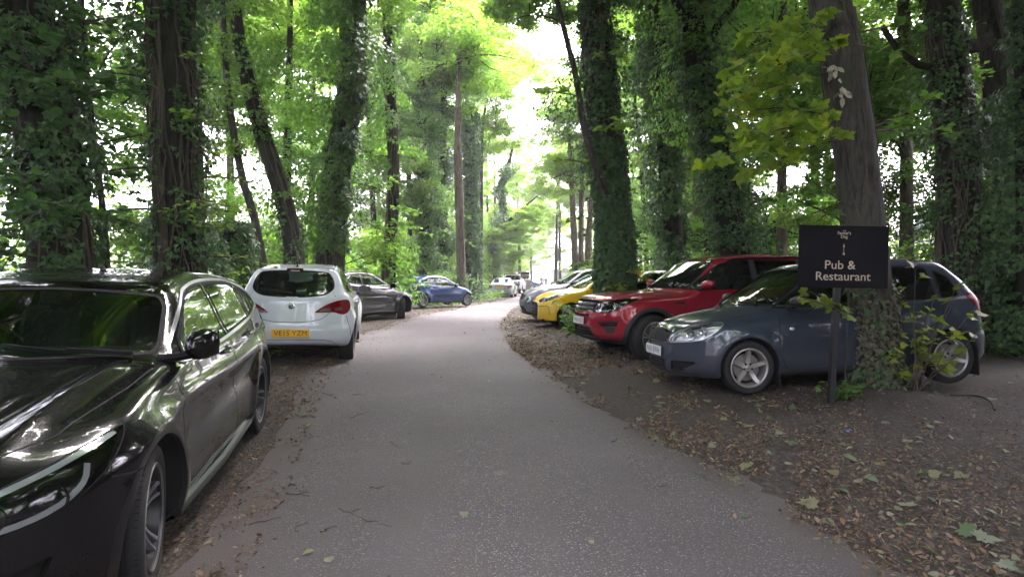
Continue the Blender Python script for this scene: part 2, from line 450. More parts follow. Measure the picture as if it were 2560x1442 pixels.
def road_material():
    m, N, L, b = new_mat('worn_tarmac')
    tc = N.new('ShaderNodeTexCoord')
    def noise(s, d=6, r=.6):
        n = N.new('ShaderNodeTexNoise'); n.inputs['Scale'].default_value = s; n.inputs['Detail'].default_value = d; n.inputs['Roughness'].default_value = r
        L.new(tc.outputs['Object'], n.inputs['Vector']); return n
    def vor(s, f='F1'):
        n = N.new('ShaderNodeTexVoronoi'); n.inputs['Scale'].default_value = s; n.feature = f; L.new(tc.outputs['Object'], n.inputs['Vector']); return n
    big, mid, fine = noise(.55, 5), noise(2.2, 8, .7), noise(160, 3)
    v = vor(88)
    sep = N.new('ShaderNodeSeparateColor'); L.new(v.outputs['Color'], sep.inputs[0])
    # stone chips set in dark binder
    ch = N.new('ShaderNodeMapRange'); ch.inputs['From Min'].default_value = .50; ch.inputs['From Max'].default_value = .34
    L.new(v.outputs['Distance'], ch.inputs['Value'])
    br = N.new('ShaderNodeValToRGB'); e = br.color_ramp.elements
    e[0].position = .0; e[0].color = (.069, .061, .064, 1); e[1].position = 1; e[1].color = (.35, .325, .345, 1)
    k = e.new(.45); k.color = (.104, .095, .101, 1)
    k = e.new(.8); k.color = (.18, .166, .176, 1)
    L.new(sep.outputs[0], br.inputs[0])
    bind = N.new('ShaderNodeMix'); bind.data_type = 'RGBA'
    bind.inputs[6].default_value = (.058, .051, .053, 1)
    L.new(ch.outputs[0], bind.inputs['Factor']); L.new(br.outputs[0], bind.inputs[7])
    # dirt film: fills the surface towards the edges and in patches
    dm = N.new('ShaderNodeMapRange'); dm.inputs['From Min'].default_value = .42; dm.inputs['From Max'].default_value = .66; dm.inputs['To Max'].default_value = .60
    L.new(mid.outputs['Fac'], dm.inputs['Value'])
    at = N.new('ShaderNodeAttribute'); at.attribute_name = 'edge'
    ad = N.new('ShaderNodeMath'); ad.operation = 'ADD'; ad.use_clamp = True
    L.new(dm.outputs[0], ad.inputs[0]); L.new(at.outputs['Fac'], ad.inputs[1])
    dirt = N.new('ShaderNodeMix'); dirt.data_type = 'RGBA'; dirt.inputs[7].default_value = (.074, .063, .058, 1)
    # long worn streaks where wheels have polished the stones into the binder
    mp = N.new('ShaderNodeMapping'); mp.inputs['Scale'].default_value = (1.5, .16, 1)
    st = N.new('ShaderNodeTexNoise'); st.inputs['Scale'].default_value = 1.0; st.inputs['Detail'].default_value = 7; st.inputs['Roughness'].default_value = .62
    L.new(tc.outputs['Object'], mp.inputs[0]); L.new(mp.outputs[0], st.inputs['Vector'])
    sm = N.new('ShaderNodeMapRange'); sm.inputs['From Min'].default_value = .44; sm.inputs['From Max'].default_value = .62; sm.inputs['To Max'].default_value = .72
    L.new(st.outputs['Fac'], sm.inputs['Value'])
    wr = N.new('ShaderNodeMix'); wr.data_type = 'RGBA'; wr.inputs[7].default_value = (.082, .074, .078, 1)
    L.new(sm.outputs[0], wr.inputs['Factor']); L.new(bind.outputs[2], wr.inputs[6])
    sp = N.new('ShaderNodeTexNoise'); sp.inputs['Scale'].default_value = 7; sp.inputs['Detail'].default_value = 5; L.new(tc.outputs['Object'], sp.inputs['Vector'])
    s2 = N.new('ShaderNodeMapRange'); s2.inputs['From Min'].default_value = .66; s2.inputs['From Max'].default_value = .74; s2.inputs['To Max'].default_value = .45
    L.new(sp.outputs['Fac'], s2.inputs['Value'])
    pt = N.new('ShaderNodeMix'); pt.data_type = 'RGBA'; pt.inputs[7].default_value = (.17, .15, .125, 1)
    L.new(s2.outputs[0], pt.inputs['Factor']); L.new(wr.outputs[2], pt.inputs[6])
    L.new(ad.outputs[0], dirt.inputs['Factor']); L.new(pt.outputs[2], dirt.inputs[6])
    tone = N.new('ShaderNodeMapRange'); tone.inputs['From Min'].default_value = .3; tone.inputs['From Max'].default_value = .7; tone.inputs['To Min'].default_value = .68; tone.inputs['To Max'].default_value = 1.25
    L.new(big.outputs['Fac'], tone.inputs['Value'])
    mu = N.new('ShaderNodeMix'); mu.data_type = 'RGBA'; mu.blend_type = 'MULTIPLY'; mu.inputs['Factor'].default_value = 1
    L.new(dirt.outputs[2], mu.inputs[6]); L.new(tone.outputs[0], mu.inputs[7]); L.new(mu.outputs[2], b.inputs['Base Color'])
    ro = N.new('ShaderNodeMapRange'); ro.inputs['To Min'].default_value = .58; ro.inputs['To Max'].default_value = .85
    L.new(mid.outputs['Fac'], ro.inputs['Value']); L.new(ro.outputs[0], b.inputs['Roughness'])
    bp = N.new('ShaderNodeBump'); bp.inputs['Strength'].default_value = .55; bp.inputs['Distance'].default_value = .006
    hh = N.new('ShaderNodeMath'); hh.operation = 'MULTIPLY_ADD'; hh.inputs[1].default_value = .8
    L.new(ch.outputs[0], hh.inputs[0]); L.new(fine.outputs['Fac'], hh.inputs[2]); L.new(hh.outputs[0], bp.inputs['Height']); L.new(bp.outputs[0], b.inputs['Normal'])
    return m
ry = np.r_[np.arange(-8, 16, .07), np.arange(16, 40, .2), np.arange(40, 96, .6)]
nl = 34; tt = np.linspace(0, 1, nl)
jl = .015 * np.sin(ry * 4.1) + .01 * np.sin(ry * 9.7 + 1) + .04 * np.sin(ry * 1.3)
jr = .05 * np.sin(ry * 4.3 + 2) + .03 * np.sin(ry * 13.1) + .03 * np.sin(ry * 31 + 1) + .03 * np.sin(ry * 1.9)
RX = (road_left(ry) + jl)[:, None] * (1 - tt) + (road_right(ry) + jr)[:, None] * tt
RY = np.repeat(ry[:, None], nl, 1)
RZ = ground(RX, RY) + .006 + .012 * np.sin(tt * PI)[None, :]
V = np.c_[RX.ravel(), RY.ravel(), RZ.ravel()]
ii, jj = np.meshgrid(np.arange(nl - 1), np.arange(len(ry) - 1)); ii, jj = ii.ravel(), jj.ravel()
F = np.c_[jj * nl + ii, jj * nl + ii + 1, (jj + 1) * nl + ii + 1, (jj + 1) * nl + ii]
rd = mesh_obj('road', V, F, road_material())
tag(rd, 'narrow worn tarmac lane curving between the parked cars', kind='structure')
ed = np.minimum(np.repeat(tt[None], len(ry), 0) * (road_right(ry) - road_left(ry))[:, None] * .8, (1 - np.repeat(tt[None], len(ry), 0)) * (road_right(ry) - road_left(ry))[:, None])
a = rd.data.attributes.new('edge', 'FLOAT', 'POINT'); a.data.foreach_set('value', np.clip(.95 - ed / .42, 0, .92).ravel().astype(np.float32))

def wobble(p, s, seed):
    """cheap smooth 3d noise, about -1..1"""
    r = np.random.default_rng(seed)
    v = np.zeros(len(p))
    for k in range(5):
        d = r.normal(size=3); d /= np.linalg.norm(d)
        v += np.sin(p @ d * s * (1 + .6 * k) + r.uniform(0, 6.28)) / (1 + .45 * k)
    return v / 1.9

# ------------------------------------------------------------------ leaves
def leaf_shape(kind):
    """outline in the leaf plane (x across, y along), unit length, with a little fold; faces as index lists"""
    if kind == 'dia':
        V = [(0, 0, 0), (.34, .45, .07), (0, 1, -.03), (-.34, .45, .07)]
        F = [[0, 1, 2], [0, 2, 3]]
    elif kind == 'ovate':
        V = [(0, 0, 0), (.30, .12, .05), (.42, .40, .08), (.26, .76, .03), (0, 1.05, -.10), (-.26, .76, .03), (-.42, .40, .08), (-.30, .12, .05), (0, .45, 0)]
        F = [[0, 1, 2, 8], [8, 2, 3, 4], [0, 8, 6, 7], [8, 4, 5, 6]]
    elif kind == 'ivy':
        V = [(0, 0, 0), (.32, -.10, .04), (.50, .28, .02), (.24, .42, .05), (0, 1, -.05), (-.24, .42, .05), (-.50, .28, .02), (-.32, -.10, .04)]
        F = [[0, 1, 2, 3], [0, 3, 4], [0, 4, 5], [0, 5, 6, 7]]
    elif kind == 'maple':
        o = [(.03, 0), (.20, -.06), (.40, -.12), (.36, .06), (.62, .12), (.50, .22), (.66, .42), (.46, .40), (.42, .54), (.24, .46), (.26, .70), (.16, .78), (.0, 1.05)]
        V = [(x, y, .10 * abs(x) - .06 * y * y) for x, y in o] + [(-x, y, .10 * abs(x) - .06 * y * y) for x, y in o[-2::-1]] + [(0, .3, 0)]
        n = len(V) - 1
        F = [[i, i + 1, n] for i in range(n - 1)] + [[n - 1, 0, n]]
    elif kind == 'sliver':
        V = [(0, 0, 0), (.09, .5, .05), (0, 1, .03), (-.09, .45, .02)]
        F = [[0, 1, 2], [0, 2, 3]]
    elif kind == 'curl':
        V = [(0, 0, 0), (.22, .3, .16), (.16, .7, .22), (0, 1, .10), (-.20, .65, .02), (-.18, .3, .0)]
        F = [[0, 1, 2, 5], [5, 2, 3, 4]]
    return np.array(V, float), F

def leaves(name, kind, pos, nrm, size, mat, parent=None, rnd=None, up=None, sway=.35, seed=1):
    """one mesh of many leaves.  pos Nx3, nrm Nx3 blade normals, size N; 'up' is the direction the tips lean to"""
    r = np.random.default_rng(seed)
    T, Fs = leaf_shape(kind)
    n = len(pos)
    nn = nrm / (np.linalg.norm(nrm, axis=1)[:, None] + 1e-9)
    d = r.normal(size=(n, 3))
    if up is not None: d = d * sway + up
    d = d - nn * (d * nn).sum(1)[:, None]; d /= np.linalg.norm(d, axis=1)[:, None] + 1e-9
    c = np.cross(d, nn)
    s = np.asarray(size)[:, None, None]
    wd = r.uniform(.85, 1.12, n)[:, None, None]
    V = pos[:, None, :] + s * (wd * T[None, :, 0:1] * c[:, None] + T[None, :, 1:2] * d[:, None] + T[None, :, 2:3] * nn[:, None])
    k = len(T)
    ks = {len(f) for f in Fs}
    off = (np.arange(n) * k)[:, None]
    if rnd is None: rnd = r.random(n)
    if len(ks) == 1:
        Fa = np.array(Fs); Fall = (off[:, :, None] + Fa[None]).reshape(-1, Fa.shape[1])
        fa = np.repeat(rnd, len(Fs))
        return mesh_obj(name, V.reshape(-1, 3), Fall, mat, None, parent, False, face_attr=fa)
    tri = []
    for f in Fs:
        for i in range(1, len(f) - 1): tri.append([f[0], f[i], f[i + 1]])
    Fa = np.array(tri); Fall = (off[:, :, None] + Fa[None]).reshape(-1, 3)
    return mesh_obj(name, V.reshape(-1, 3), Fall, mat, None, parent, False, face_attr=np.repeat(rnd, len(tri)))

def leaf_mat(name, cols, trans=.4, rough=.45, tcol=None, spec=.5):
    """cols: colours picked by each leaf's own random number"""
    m, N, L, b = new_mat(name)
    at = N.new('ShaderNodeAttribute'); at.attribute_name = 'rnd'
    rp = N.new('ShaderNodeValToRGB'); e = rp.color_ramp.elements
    e[0].position = 0; e[0].color = (*cols[0], 1); e[1].position = 1; e[1].color = (*cols[-1], 1)
    for i, c in enumerate(cols[1:-1]):
        k = e.new((i + 1) / (len(cols) - 1)); k.color = (*c, 1)
    L.new(at.outputs['Fac'], rp.inputs[0])
    L.new(rp.outputs[0], b.inputs['Base Color'])
    b.inputs['Roughness'].default_value = rough
    b.inputs['Specular IOR Level'].default_value = spec
    if trans:
        tr = N.new('ShaderNodeBsdfTranslucent')
        mu = N.new('ShaderNodeMix'); mu.data_type = 'RGBA'; mu.blend_type = 'MULTIPLY'; mu.inputs['Factor'].default_value = 1
        mu.inputs[7].default_value = (*(tcol or (1.95, 2.15, .95)), 1)
        L.new(rp.outputs[0], mu.inputs[6]); L.new(mu.outputs[2], tr.inputs[0])
        mx = N.new('ShaderNodeMixShader'); mx.inputs[0].default_value = trans
        L.new(b.outputs[0], mx.inputs[1]); L.new(tr.outputs[0], mx.inputs[2]); L.new(mx.outputs[0], N['Material Output'].inputs[0])
    return m
LM = {
    'ivy': leaf_mat('ivy_leaf', [(.030, .076, .024), (.050, .112, .034), (.038, .092, .036), (.100, .165, .055)], .28, .40, spec=.35),
    'lime': leaf_mat('lime_leaf', [(.068, .145, .034), (.105, .20, .048), (.082, .17, .050), (.165, .265, .070)], .52, .45, spec=.4),
    'canopy': leaf_mat('canopy_leaf', [(.080, .150, .036), (.125, .20, .050), (.10, .175, .050), (.20, .275, .075)], .60, .5, spec=.35),
    'deep': leaf_mat('deep_leaf', [(.034, .084, .032), (.056, .122, .044), (.044, .10, .046)], .42, .45, spec=.35),
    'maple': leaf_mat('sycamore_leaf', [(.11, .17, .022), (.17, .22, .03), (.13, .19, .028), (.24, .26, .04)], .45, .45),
    'maple_top': leaf_mat('backlight_tinted_sycamore_leaf', [(.115, .20, .035), (.17, .255, .040), (.14, .22, .040), (.26, .31, .06)], .60, .45, tcol=(1.9, 1.9, .7)),  # sycamore leaf again, light shining through it put into brighter colour
    'hill': leaf_mat('far_leaf', [(.10, .17, .03), (.15, .22, .04), (.12, .19, .05)], .45, .6),
    'dead_ivy': leaf_mat('withered_leaf', [(.085, .075, .045), (.05, .055, .03), (.12, .105, .07), (.03, .05, .02)], .1, .7),
    'litter': leaf_mat('fallen_leaf_colours', [(.075, .045, .031), (.155, .095, .062), (.038, .027, .021), (.26, .185, .13), (.095, .064, .046), (.15, .13, .10), (.18, .085, .038), (.11, .13, .07)], .1, .75),
    'litter_green': leaf_mat('fallen_green_leaf', [(.09, .13, .075), (.15, .175, .11), (.05, .11, .038), (.16, .15, .07), (.19, .19, .14), (.045, .10, .035)], .15, .65),
}
def bark_mat(name, col, moss, crack=1.0, sc=1.0):
    m, N, L, b = new_mat(name)
    tc = N.new('ShaderNodeTexCoord')
    def nz(scale, vec=(1, 1, 1), d=8, r=.65):
        mp = N.new('ShaderNodeMapping'); mp.inputs['Scale'].default_value = vec
        n = N.new('ShaderNodeTexNoise'); n.inputs['Scale'].default_value = scale * sc; n.inputs['Detail'].default_value = d; n.inputs['Roughness'].default_value = r
        L.new(tc.outputs['Object'], mp.inputs[0]); L.new(mp.outputs[0], n.inputs['Vector']); return n
    a, c, f, g = nz(14, (1, 1, .22)), nz(2.2, (1, 1, .6)), nz(60, (1, 1, 1.6)), nz(30, (1, 1, 3.5))
    r = N.new('ShaderNodeValToRGB'); e = r.color_ramp.elements
    e[0].position = .36; e[0].color = (*[q * .35 for q in col], 1); e[1].position = .70; e[1].color = (*[q * 1.7 for q in col], 1)
    k = e.new(.5); k.color = (*col, 1)
    L.new(a.outputs['Fac'], r.inputs[0])
    mr = N.new('ShaderNodeMapRange'); mr.inputs['From Min'].default_value = .50; mr.inputs['From Max'].default_value = .66; mr.inputs['To Max'].default_value = .75
    L.new(c.outputs['Fac'], mr.inputs['Value'])
    x = N.new('ShaderNodeMix'); x.data_type = 'RGBA'; x.inputs[7].default_value = (*moss, 1)
    L.new(mr.outputs[0], x.inputs['Factor']); L.new(r.outputs[0], x.inputs[6])
    lr = N.new('ShaderNodeMapRange'); lr.inputs['From Min'].default_value = .64; lr.inputs['From Max'].default_value = .70; lr.inputs['To Max'].default_value = .6
    L.new(g.outputs['Fac'], lr.inputs['Value'])
    y = N.new('ShaderNodeMix'); y.data_type = 'RGBA'; y.inputs[7].default_value = (*[q * 2.4 + .01 for q in col], 1)
    L.new(lr.outputs[0], y.inputs['Factor']); L.new(x.outputs[2], y.inputs[6]); L.new(y.outputs[2], b.inputs['Base Color'])
    b.inputs['Roughness'].default_value = .93; b.inputs['Specular IOR Level'].default_value = .2
    ad = N.new('ShaderNodeMath'); ad.operation = 'MULTIPLY_ADD'; ad.inputs[1].default_value = .35
    L.new(f.outputs['Fac'], ad.inputs[0]); L.new(a.outputs['Fac'], ad.inputs[2])
    bp = N.new('ShaderNodeBump'); bp.inputs['Strength'].default_value = min(1, crack); bp.inputs['Distance'].default_value = .03 * crack
    L.new(ad.outputs[0], bp.inputs['Height']); L.new(bp.outputs[0], b.inputs['Normal'])
    return m
BARK = bark_mat('ivy_tree_bark', (.030, .0275, .022), (.028, .038, .018))
BARK_L = bark_mat('pale_bark', (.10, .083, .062), (.075, .08, .045), .8)
BARK_G = bark_mat('smooth_grey_bark', (.055, .049, .042), (.048, .054, .036), .6, 1.3)
STEM = plain('ivy_stem', (.075, .060, .045), .9, var=.5, scale=20)

def scatter_ground(n, xf, y0, y1, seed, p=1.0):
    r = np.random.default_rng(seed)
    y = y0 + (y1 - y0) * r.random(n) ** p
    x = xf(y, r)
    return np.c_[x, y, ground(x, y)]

def litter(name, kind, pts, s0, s1, mat, seed, lift=.006, flat=.35, clump=.0):
    r = np.random.default_rng(seed)
    w = wobble(pts, 3.2, 77) + .6 * wobble(pts, 9.0, 78)      # drifts and bare soil between them
    pts = pts[w > -.9 + 1.1 * r.random(len(pts))]
    n = len(pts)
    nr = np.c_[r.normal(0, flat, (n, 2)), np.ones(n)]
    sz = s0 + (s1 - s0) * r.random(n) ** 2.2
    pts = pts.copy(); pts[:, 2] += lift + r.random(n) * .012
    o = leaves(name, kind, pts, nr, sz, mat, seed=seed)
    return o
right_x = lambda y, r: road_right(y) + (-.12 + np.abs(r.normal(0, 1, len(y))) * np.where(y < 9, 1.9, 1.2))
left_x = lambda y, r: road_left(y) + .30 - np.abs(r.normal(0, 1, len(y))) * .75
tag(litter('leaf_litter', 'curl', scatter_ground(26000, right_x, 2.4, 12, 11, 1.0), .010, .052, LM['litter'], 11, flat=.6), 'brown and tan leaf litter on the soil right of the lane', kind='stuff')
tag(litter('leaf_litter', 'sliver', scatter_ground(22000, right_x, 2.4, 13, 21, 1.0), .012, .055, LM['litter'], 21, flat=.5, clump=.4), 'fine twiggy scraps and slivers in the right verge', kind='stuff')
tag(litter('leaf_litter', 'sliver', scatter_ground(9000, left_x, 2.2, 16, 22, 1.3), .012, .055, LM['litter'], 22, flat=.5, clump=.4), 'fine twiggy scraps in the left verge', kind='stuff')
tag(litter('leaf_litter', 'curl', scatter_ground(13000, right_x, 9, 34, 12, 1.4), .02, .07, LM['litter'], 12), 'dry leaf litter under the far parked cars', kind='stuff')
tag(litter('leaf_litter', 'curl', scatter_ground(12500, left_x, 2.2, 22, 13, 1.5), .012, .055, LM['litter'], 13), 'brown litter and twigs along the left edge of the lane', kind='stuff')
tag(litter('leaf_litter', 'curl', scatter_ground(3500, left_x, 22, 60, 14, 1.1), .04, .09, LM['litter'], 14), 'pale litter on the far left verge', kind='stuff')
tag(litter('fallen_green_leaves', 'ovate', scatter_ground(800, right_x, 2.8, 12, 15), .035, .10, LM['litter_green'], 15), 'small green and pale fallen leaves right of the lane', kind='stuff')
tag(litter('fallen_green_leaves', 'ovate', scatter_ground(420, right_x, 12, 30, 16), .05, .11, LM['litter_green'], 16), 'green fallen leaves farther along the right verge', kind='stuff')
tag(litter('fallen_green_leaves', 'ovate', scatter_ground(110, left_x, 2.8, 20, 17), .03, .08, LM['litter_green'], 17), 'green fallen leaves on the left verge', kind='stuff')
on_road = lambda y, r: road_left(y) + (road_right(y) - road_left(y)) * r.random(len(y))
rp = scatter_ground(520, on_road, 2.8, 30, 18, .9); rp[:, 2] += .014
tag(litter('scattered_leaves', 'curl', rp, .018, .06, LM['litter'], 18), 'few dry leaf scraps scattered on the tarmac', kind='stuff')
rp = scatter_ground(8000, lambda y, r: np.where(r.random(len(y)) < .62, road_left(y) - .1 + np.abs(r.normal(0, .40, len(y))), road_right(y) + .05 - np.abs(r.normal(0, .22, len(y)))), 2.4, 24, 19, 1.3); rp[:, 2] += .012
tag(litter('leaf_crumbs', 'curl', rp, .008, .03, LM['litter'], 19), 'leaf crumbs along both edges of the tarmac', kind='stuff')
# larger fallen leaves one can pick out
big = [(1305, 1060 + 205, 3.85, .15), (2037, 1265, 0, .15), (2405, 1190, 0, .13), (2390, 1325, 0, .16), (2110, 1140, 0, .10), (1600, 1050, 0, .10), (828, 1412, 0, .09), (786, 1383, 0, .08), (770, 1040, 0, .12), (1476, 1360, 0, .05), (1160, 1285, 0, .10),
       (1850, 1295, 0, .07), (1765, 1008, 0, .11), (1870, 985, 0, .12), (1975, 1025, 0, .13), (1925, 1020, 0, .12), (1880, 1070, 0, .10), (2200, 1060, 0, .10), (2480, 1000, 0, .12), (2520, 960, 0, .12), (2430, 1345, 0, .17), (2270, 1110, 0, .11), (1990, 1110, 0, .10), (1545, 1110, 0, .09),
       (2260, 1270, 0, .12), (2490, 1410, 0, .13), (2330, 1190, 0, .10), (2170, 1200, 0, .09), (2350, 1060, 0, .12), (1960, 1165, 0, .08), (710, 920, 0, .13), (878, 930, 0, .10), (1100, 935, 0, .09), (1225, 955, 0, .08), (1460, 960, 0, .10), (1330, 905, 0, .09)]
for i, (px, py, D, sz) in enumerate(big):
    if i == 0: continue
    D = 5.0
    for _ in range(30):
        x = (px - 1280) / F_PX * D; D = (CAM_Z - float(ground(x, D))) * F_PX / (py - 697)
    x = (px - 1280) / F_PX * D
    sz = sz * .78; p = np.array([[x, D, float(ground(x, D)) + .022]])
    o = leaves('fallen_leaf', 'maple' if sz > .085 else 'ovate', p - [[0, sz * .4, 0]], np.array([[random.uniform(-.22, .22), random.uniform(-.22, .1), 1]]), [sz], LM['litter_green'], rnd=np.array([random.random()]), up=np.array([[random.uniform(-1, 1), random.uniform(-1, 1), 0]]), seed=i)
    tag(o, 'broad fallen leaf lying loose on the ground', 'leaf', 'larger leaves fallen on the lane and verge')
# ------------------------------------------------------------------ cars
def prof(pts, sigma=.05, step=.005):
    p = np.array(pts, float)
    if p[0, 0] > p[-1, 0]: p = p[::-1]
    xs = np.arange(p[0, 0] - .5, p[-1, 0] + .5, step)
    ys = np.interp(xs, p[:, 0], p[:, 1])
    n = max(1, int(3 * sigma / step))
    k = np.exp(-.5 * (np.arange(-n, n + 1) * step / max(sigma, 1e-6)) ** 2); k /= k.sum()
    ys = np.convolve(np.pad(ys, n, mode='edge'), k, mode='valid')
    return lambda x: np.interp(x, xs, ys)

def smax(a, b, k):
    h = np.maximum(k - np.abs(a - b), 0)
    return np.maximum(a, b) + h * h / (4 * k)

def rpoly(pts, r=.03, n=3):
    """polygon with rounded corners"""
    P = [np.array(p, float) for p in pts]; out = []
    m = len(P)
    for i in range(m):
        a, b, c = P[i - 1], P[i], P[(i + 1) % m]
        u = a - b; v = c - b
        lu, lv = np.linalg.norm(u), np.linalg.norm(v)
        q = min(r, lu * .45, lv * .45)
        p0 = b + u / lu * q; p1 = b + v / lv * q
        for t in np.linspace(0, 1, n + 1):
            out.append((1 - t) ** 2 * p0 + 2 * t * (1 - t) * b + t * t * p1)
    return out

def catmull(pts, n=6, closed=False):
    P = np.array(pts, float); m = len(P); out = []
    rngi = range(m) if closed else range(m - 1)
    for i in rngi:
        p0 = P[(i - 1) % m] if (closed or i > 0) else 2 * P[0] - P[1]
        p1 = P[i]; p2 = P[(i + 1) % m]
        p3 = P[(i + 2) % m] if (closed or i + 2 < m) else 2 * P[-1] - P[-2]
        for t in np.arange(n) / n:
            out.append(.5 * ((2 * p1) + (-p0 + p2) * t + (2 * p0 - 5 * p1 + 4 * p2 - p3) * t * t + (-p0 + 3 * p1 - 3 * p2 + p3) * t ** 3))
    if not closed: out.append(P[-1])
    return out

def inpoly(u, v, P):
    c = False; j = len(P) - 1
    for i in range(len(P)):
        if (P[i][1] > v) != (P[j][1] > v) and u < (P[j][0] - P[i][0]) * (v - P[i][1]) / (P[j][1] - P[i][1]) + P[i][0]:
            c = not c
        j = i
    return c

class CarBody:
    def __init__(s, sp):
        s.sp = sp
        s.L, s.W, s.H = sp['L'], sp['W'], sp['H']
        s.hx = s.L / 2
        s.zt = prof(sp['top'], sp.get('top_s', .045))
        s.fr = prof(sp['front'], .025)
        s.rr = prof(sp['rear'], .025)
        s.belt = prof(sp['belt'], .12)
        s.wpl = prof(sp['plan'], .15)
        s.low = prof(sp.get('low', [(.1, .10), (.22, .035), (.35, .008), (.55, .0), (.78, .012), (.95, .05), (1.05, .08)]), .03)
        tb = sp.get('tumble', .36)
        s.high = prof([(-1, 0), (0, 0), (.03, sp.get('ledge', .028)), (.28, sp.get('ledge', .028) + tb * .25), (.7, sp.get('ledge', .028) + tb * .25 + tb * 1.25 * .42)], .012)
        s.kx = prof([(-s.hx, -sp.get('kr', .16)), (-s.hx * .6, -sp.get('kr', .16)), (-.3, 0), (0, 0), (.5, sp.get('kf', .34)), (s.hx, sp.get('kf', .34))], .15)
        s.bot = prof(sp.get('bottom', [(-s.hx, .30), (-s.hx + .5, .2), (-.9, .17), (.9, .17), (s.hx - .5, .18), (s.hx, .22)]), .05)
        s.ax = (s.hx - sp['fo'], s.hx - sp['fo'] - sp['wb'])      # axles
        s.ra = sp.get('arch', sp['tr'] + .045)
        s.flare = sp.get('flare', .022)
    def f(s, P):
        sp = s.sp
        x, y, z = P[..., 0], np.abs(P[..., 1]), P[..., 2]
        xe = x + s.kx(x) * y * y
        sl = (s.zt(xe + .01) - s.zt(xe - .01)) / .02
        cr = np.where(s.zt(xe) > s.belt(x) + .12, sp.get('crown', .055), sp.get('hcrown', .10))
        top = s.zt(xe) - cr * y * y
        if 'hood' in sp: top = top + sp['hood'](x, y)
        ftop = (z - top) / np.sqrt(1 + sl * sl)
        W = s.W / 2 - s.wpl(x) - s.low(z * sp.get('lowk', 1.0))
        t = z - s.belt(x)
        W = W - s.high(t)
        for a in s.ax:
            r = np.hypot(x - a, z - sp['tr'])
            W = W + s.flare * np.exp(-((r - s.ra - .02) / .09) ** 2) * np.where(r < s.ra + .02, 1, 1)
        if 'side' in sp: W = W + sp['side'](x, z)
        fs = y - W
        rs = sp.get('r_side', .09)
        g = smax(fs, ftop, rs)
        ff = x - (s.hx - s.fr(z)) + sp.get('pf', .42) * (y / (s.W / 2)) ** sp.get('pfn', 2.6)
        fb = -(x + (s.hx - s.rr(z))) + sp.get('pr', .28) * (y / (s.W / 2)) ** 3.0
        g = smax(g, ff / 1.15, sp.get('r_f', .10))
        g = smax(g, fb / 1.15, sp.get('r_r', .10))
        g = smax(g, s.bot(x) - z, .06)
        return g
    def normal(s, P):
        e = .004; n = np.zeros_like(P)
        for i in range(3):
            d = np.zeros(3); d[i] = e
            n[..., i] = s.f(P + d) - s.f(P - d)
        return n / (np.linalg.norm(n, axis=-1, keepdims=True) + 1e-9)
    def cast(s, A, B, outside=False):
        """first crossing going from A (inside) towards B, or from outside B inwards"""
        n = 48
        lo = np.zeros(len(A)); hi = np.ones(len(A)); done = np.zeros(len(A), bool)
        prev = np.zeros(len(A))
        for i in range(1, n + 1):
            t = i / n
            v = s.f(A + (B - A) * t)
            hit = ((v > 0) if not outside else (v < 0)) & ~done
            lo[hit] = prev[hit]; hi[hit] = t; done |= hit
            prev[~done] = t
        for _ in range(18):
            m = (lo + hi) / 2
            v = s.f(A + (B - A) * m[:, None])
            inn = (v <= 0) if not outside else (v > 0)
            lo = np.where(inn, m, lo); hi = np.where(inn, hi, m)
        return A + (B - A) * ((lo + hi) / 2)[:, None], done
    VIEWS = {'side': ((1, 0, 0), (0, 0, 1), (0, 1, 0)), 'front': ((0, 1, 0), (0, 0, 1), (1, 0, 0)), 'rear': ((0, 1, 0), (0, 0, 1), (-1, 0, 0)),
             'top': ((1, 0, 0), (0, 1, 0), (0, 0, 1)), 'fq': ((-1, 1, 0), (0, 0, 1), (.7071, .7071, 0)), 'rq': ((1, 1, 0), (0, 0, 1), (-.7071, .7071, 0))}
    def uc(s, view): return {'fq': s.hx, 'rq': s.hx}.get(view, 0.)
    def point(s, view, u, v):
        """a point with the given view coordinates"""
        U, V, D = s.VIEWS[view]; u = u - s.uc(view)
        if view == 'side': return np.array([u, 0, v])
        if view in ('front', 'rear'): return np.array([0, u, v])
        if view == 'top': return np.array([u, v, 0])
        if view == 'fq': return np.array([-u / 2, u / 2, v])
        return np.array([u / 2, u / 2, v])
    def project(s, view, uv):
        """view coordinates onto the surface"""
        D = np.array(s.VIEWS[view][2], float)
        P = np.array([s.point(view, *p) for p in uv])
        if view == 'rear' or view == 'front': c = P
        else: c = P
        far = c + D * 4.0
        if view in ('fq', 'rq'):
            far = c + D * 4.0; near = c + D * .3
        elif view == 'side': near = c
        elif view in ('front', 'rear'): near = c + D * .3
        else: near = c + np.array([0, 0, .4])
        Q, ok = s.cast(far, near, outside=True)
        return Q
    def build_half(s, d=.035):
        hx, hy, z0, z1 = s.hx, s.W / 2, .15, s.H
        nx, ny, nz = int(2 * hx / d), int(hy / d), int((z1 - z0) / d)
        X = np.linspace(-hx, hx, nx + 1); Y = np.linspace(0, hy, ny + 1); Z = np.linspace(z0, z1, nz + 1)
        ids = {}; V = []; F = []
        def vid(i, j, k):
            t = (i, j, k)
            if t not in ids: ids[t] = len(V); V.append((X[i], Y[j], Z[k]))
            return ids[t]
        for i in range(nx):
            for j in range(ny):
                F.append([vid(i, j, nz), vid(i + 1, j, nz), vid(i + 1, j + 1, nz), vid(i, j + 1, nz)])
                F.append([vid(i, j, 0), vid(i, j + 1, 0), vid(i + 1, j + 1, 0), vid(i + 1, j, 0)])
            for k in range(nz):
                F.append([vid(i, ny, k), vid(i, ny, k + 1), vid(i + 1, ny, k + 1), vid(i + 1, ny, k)])
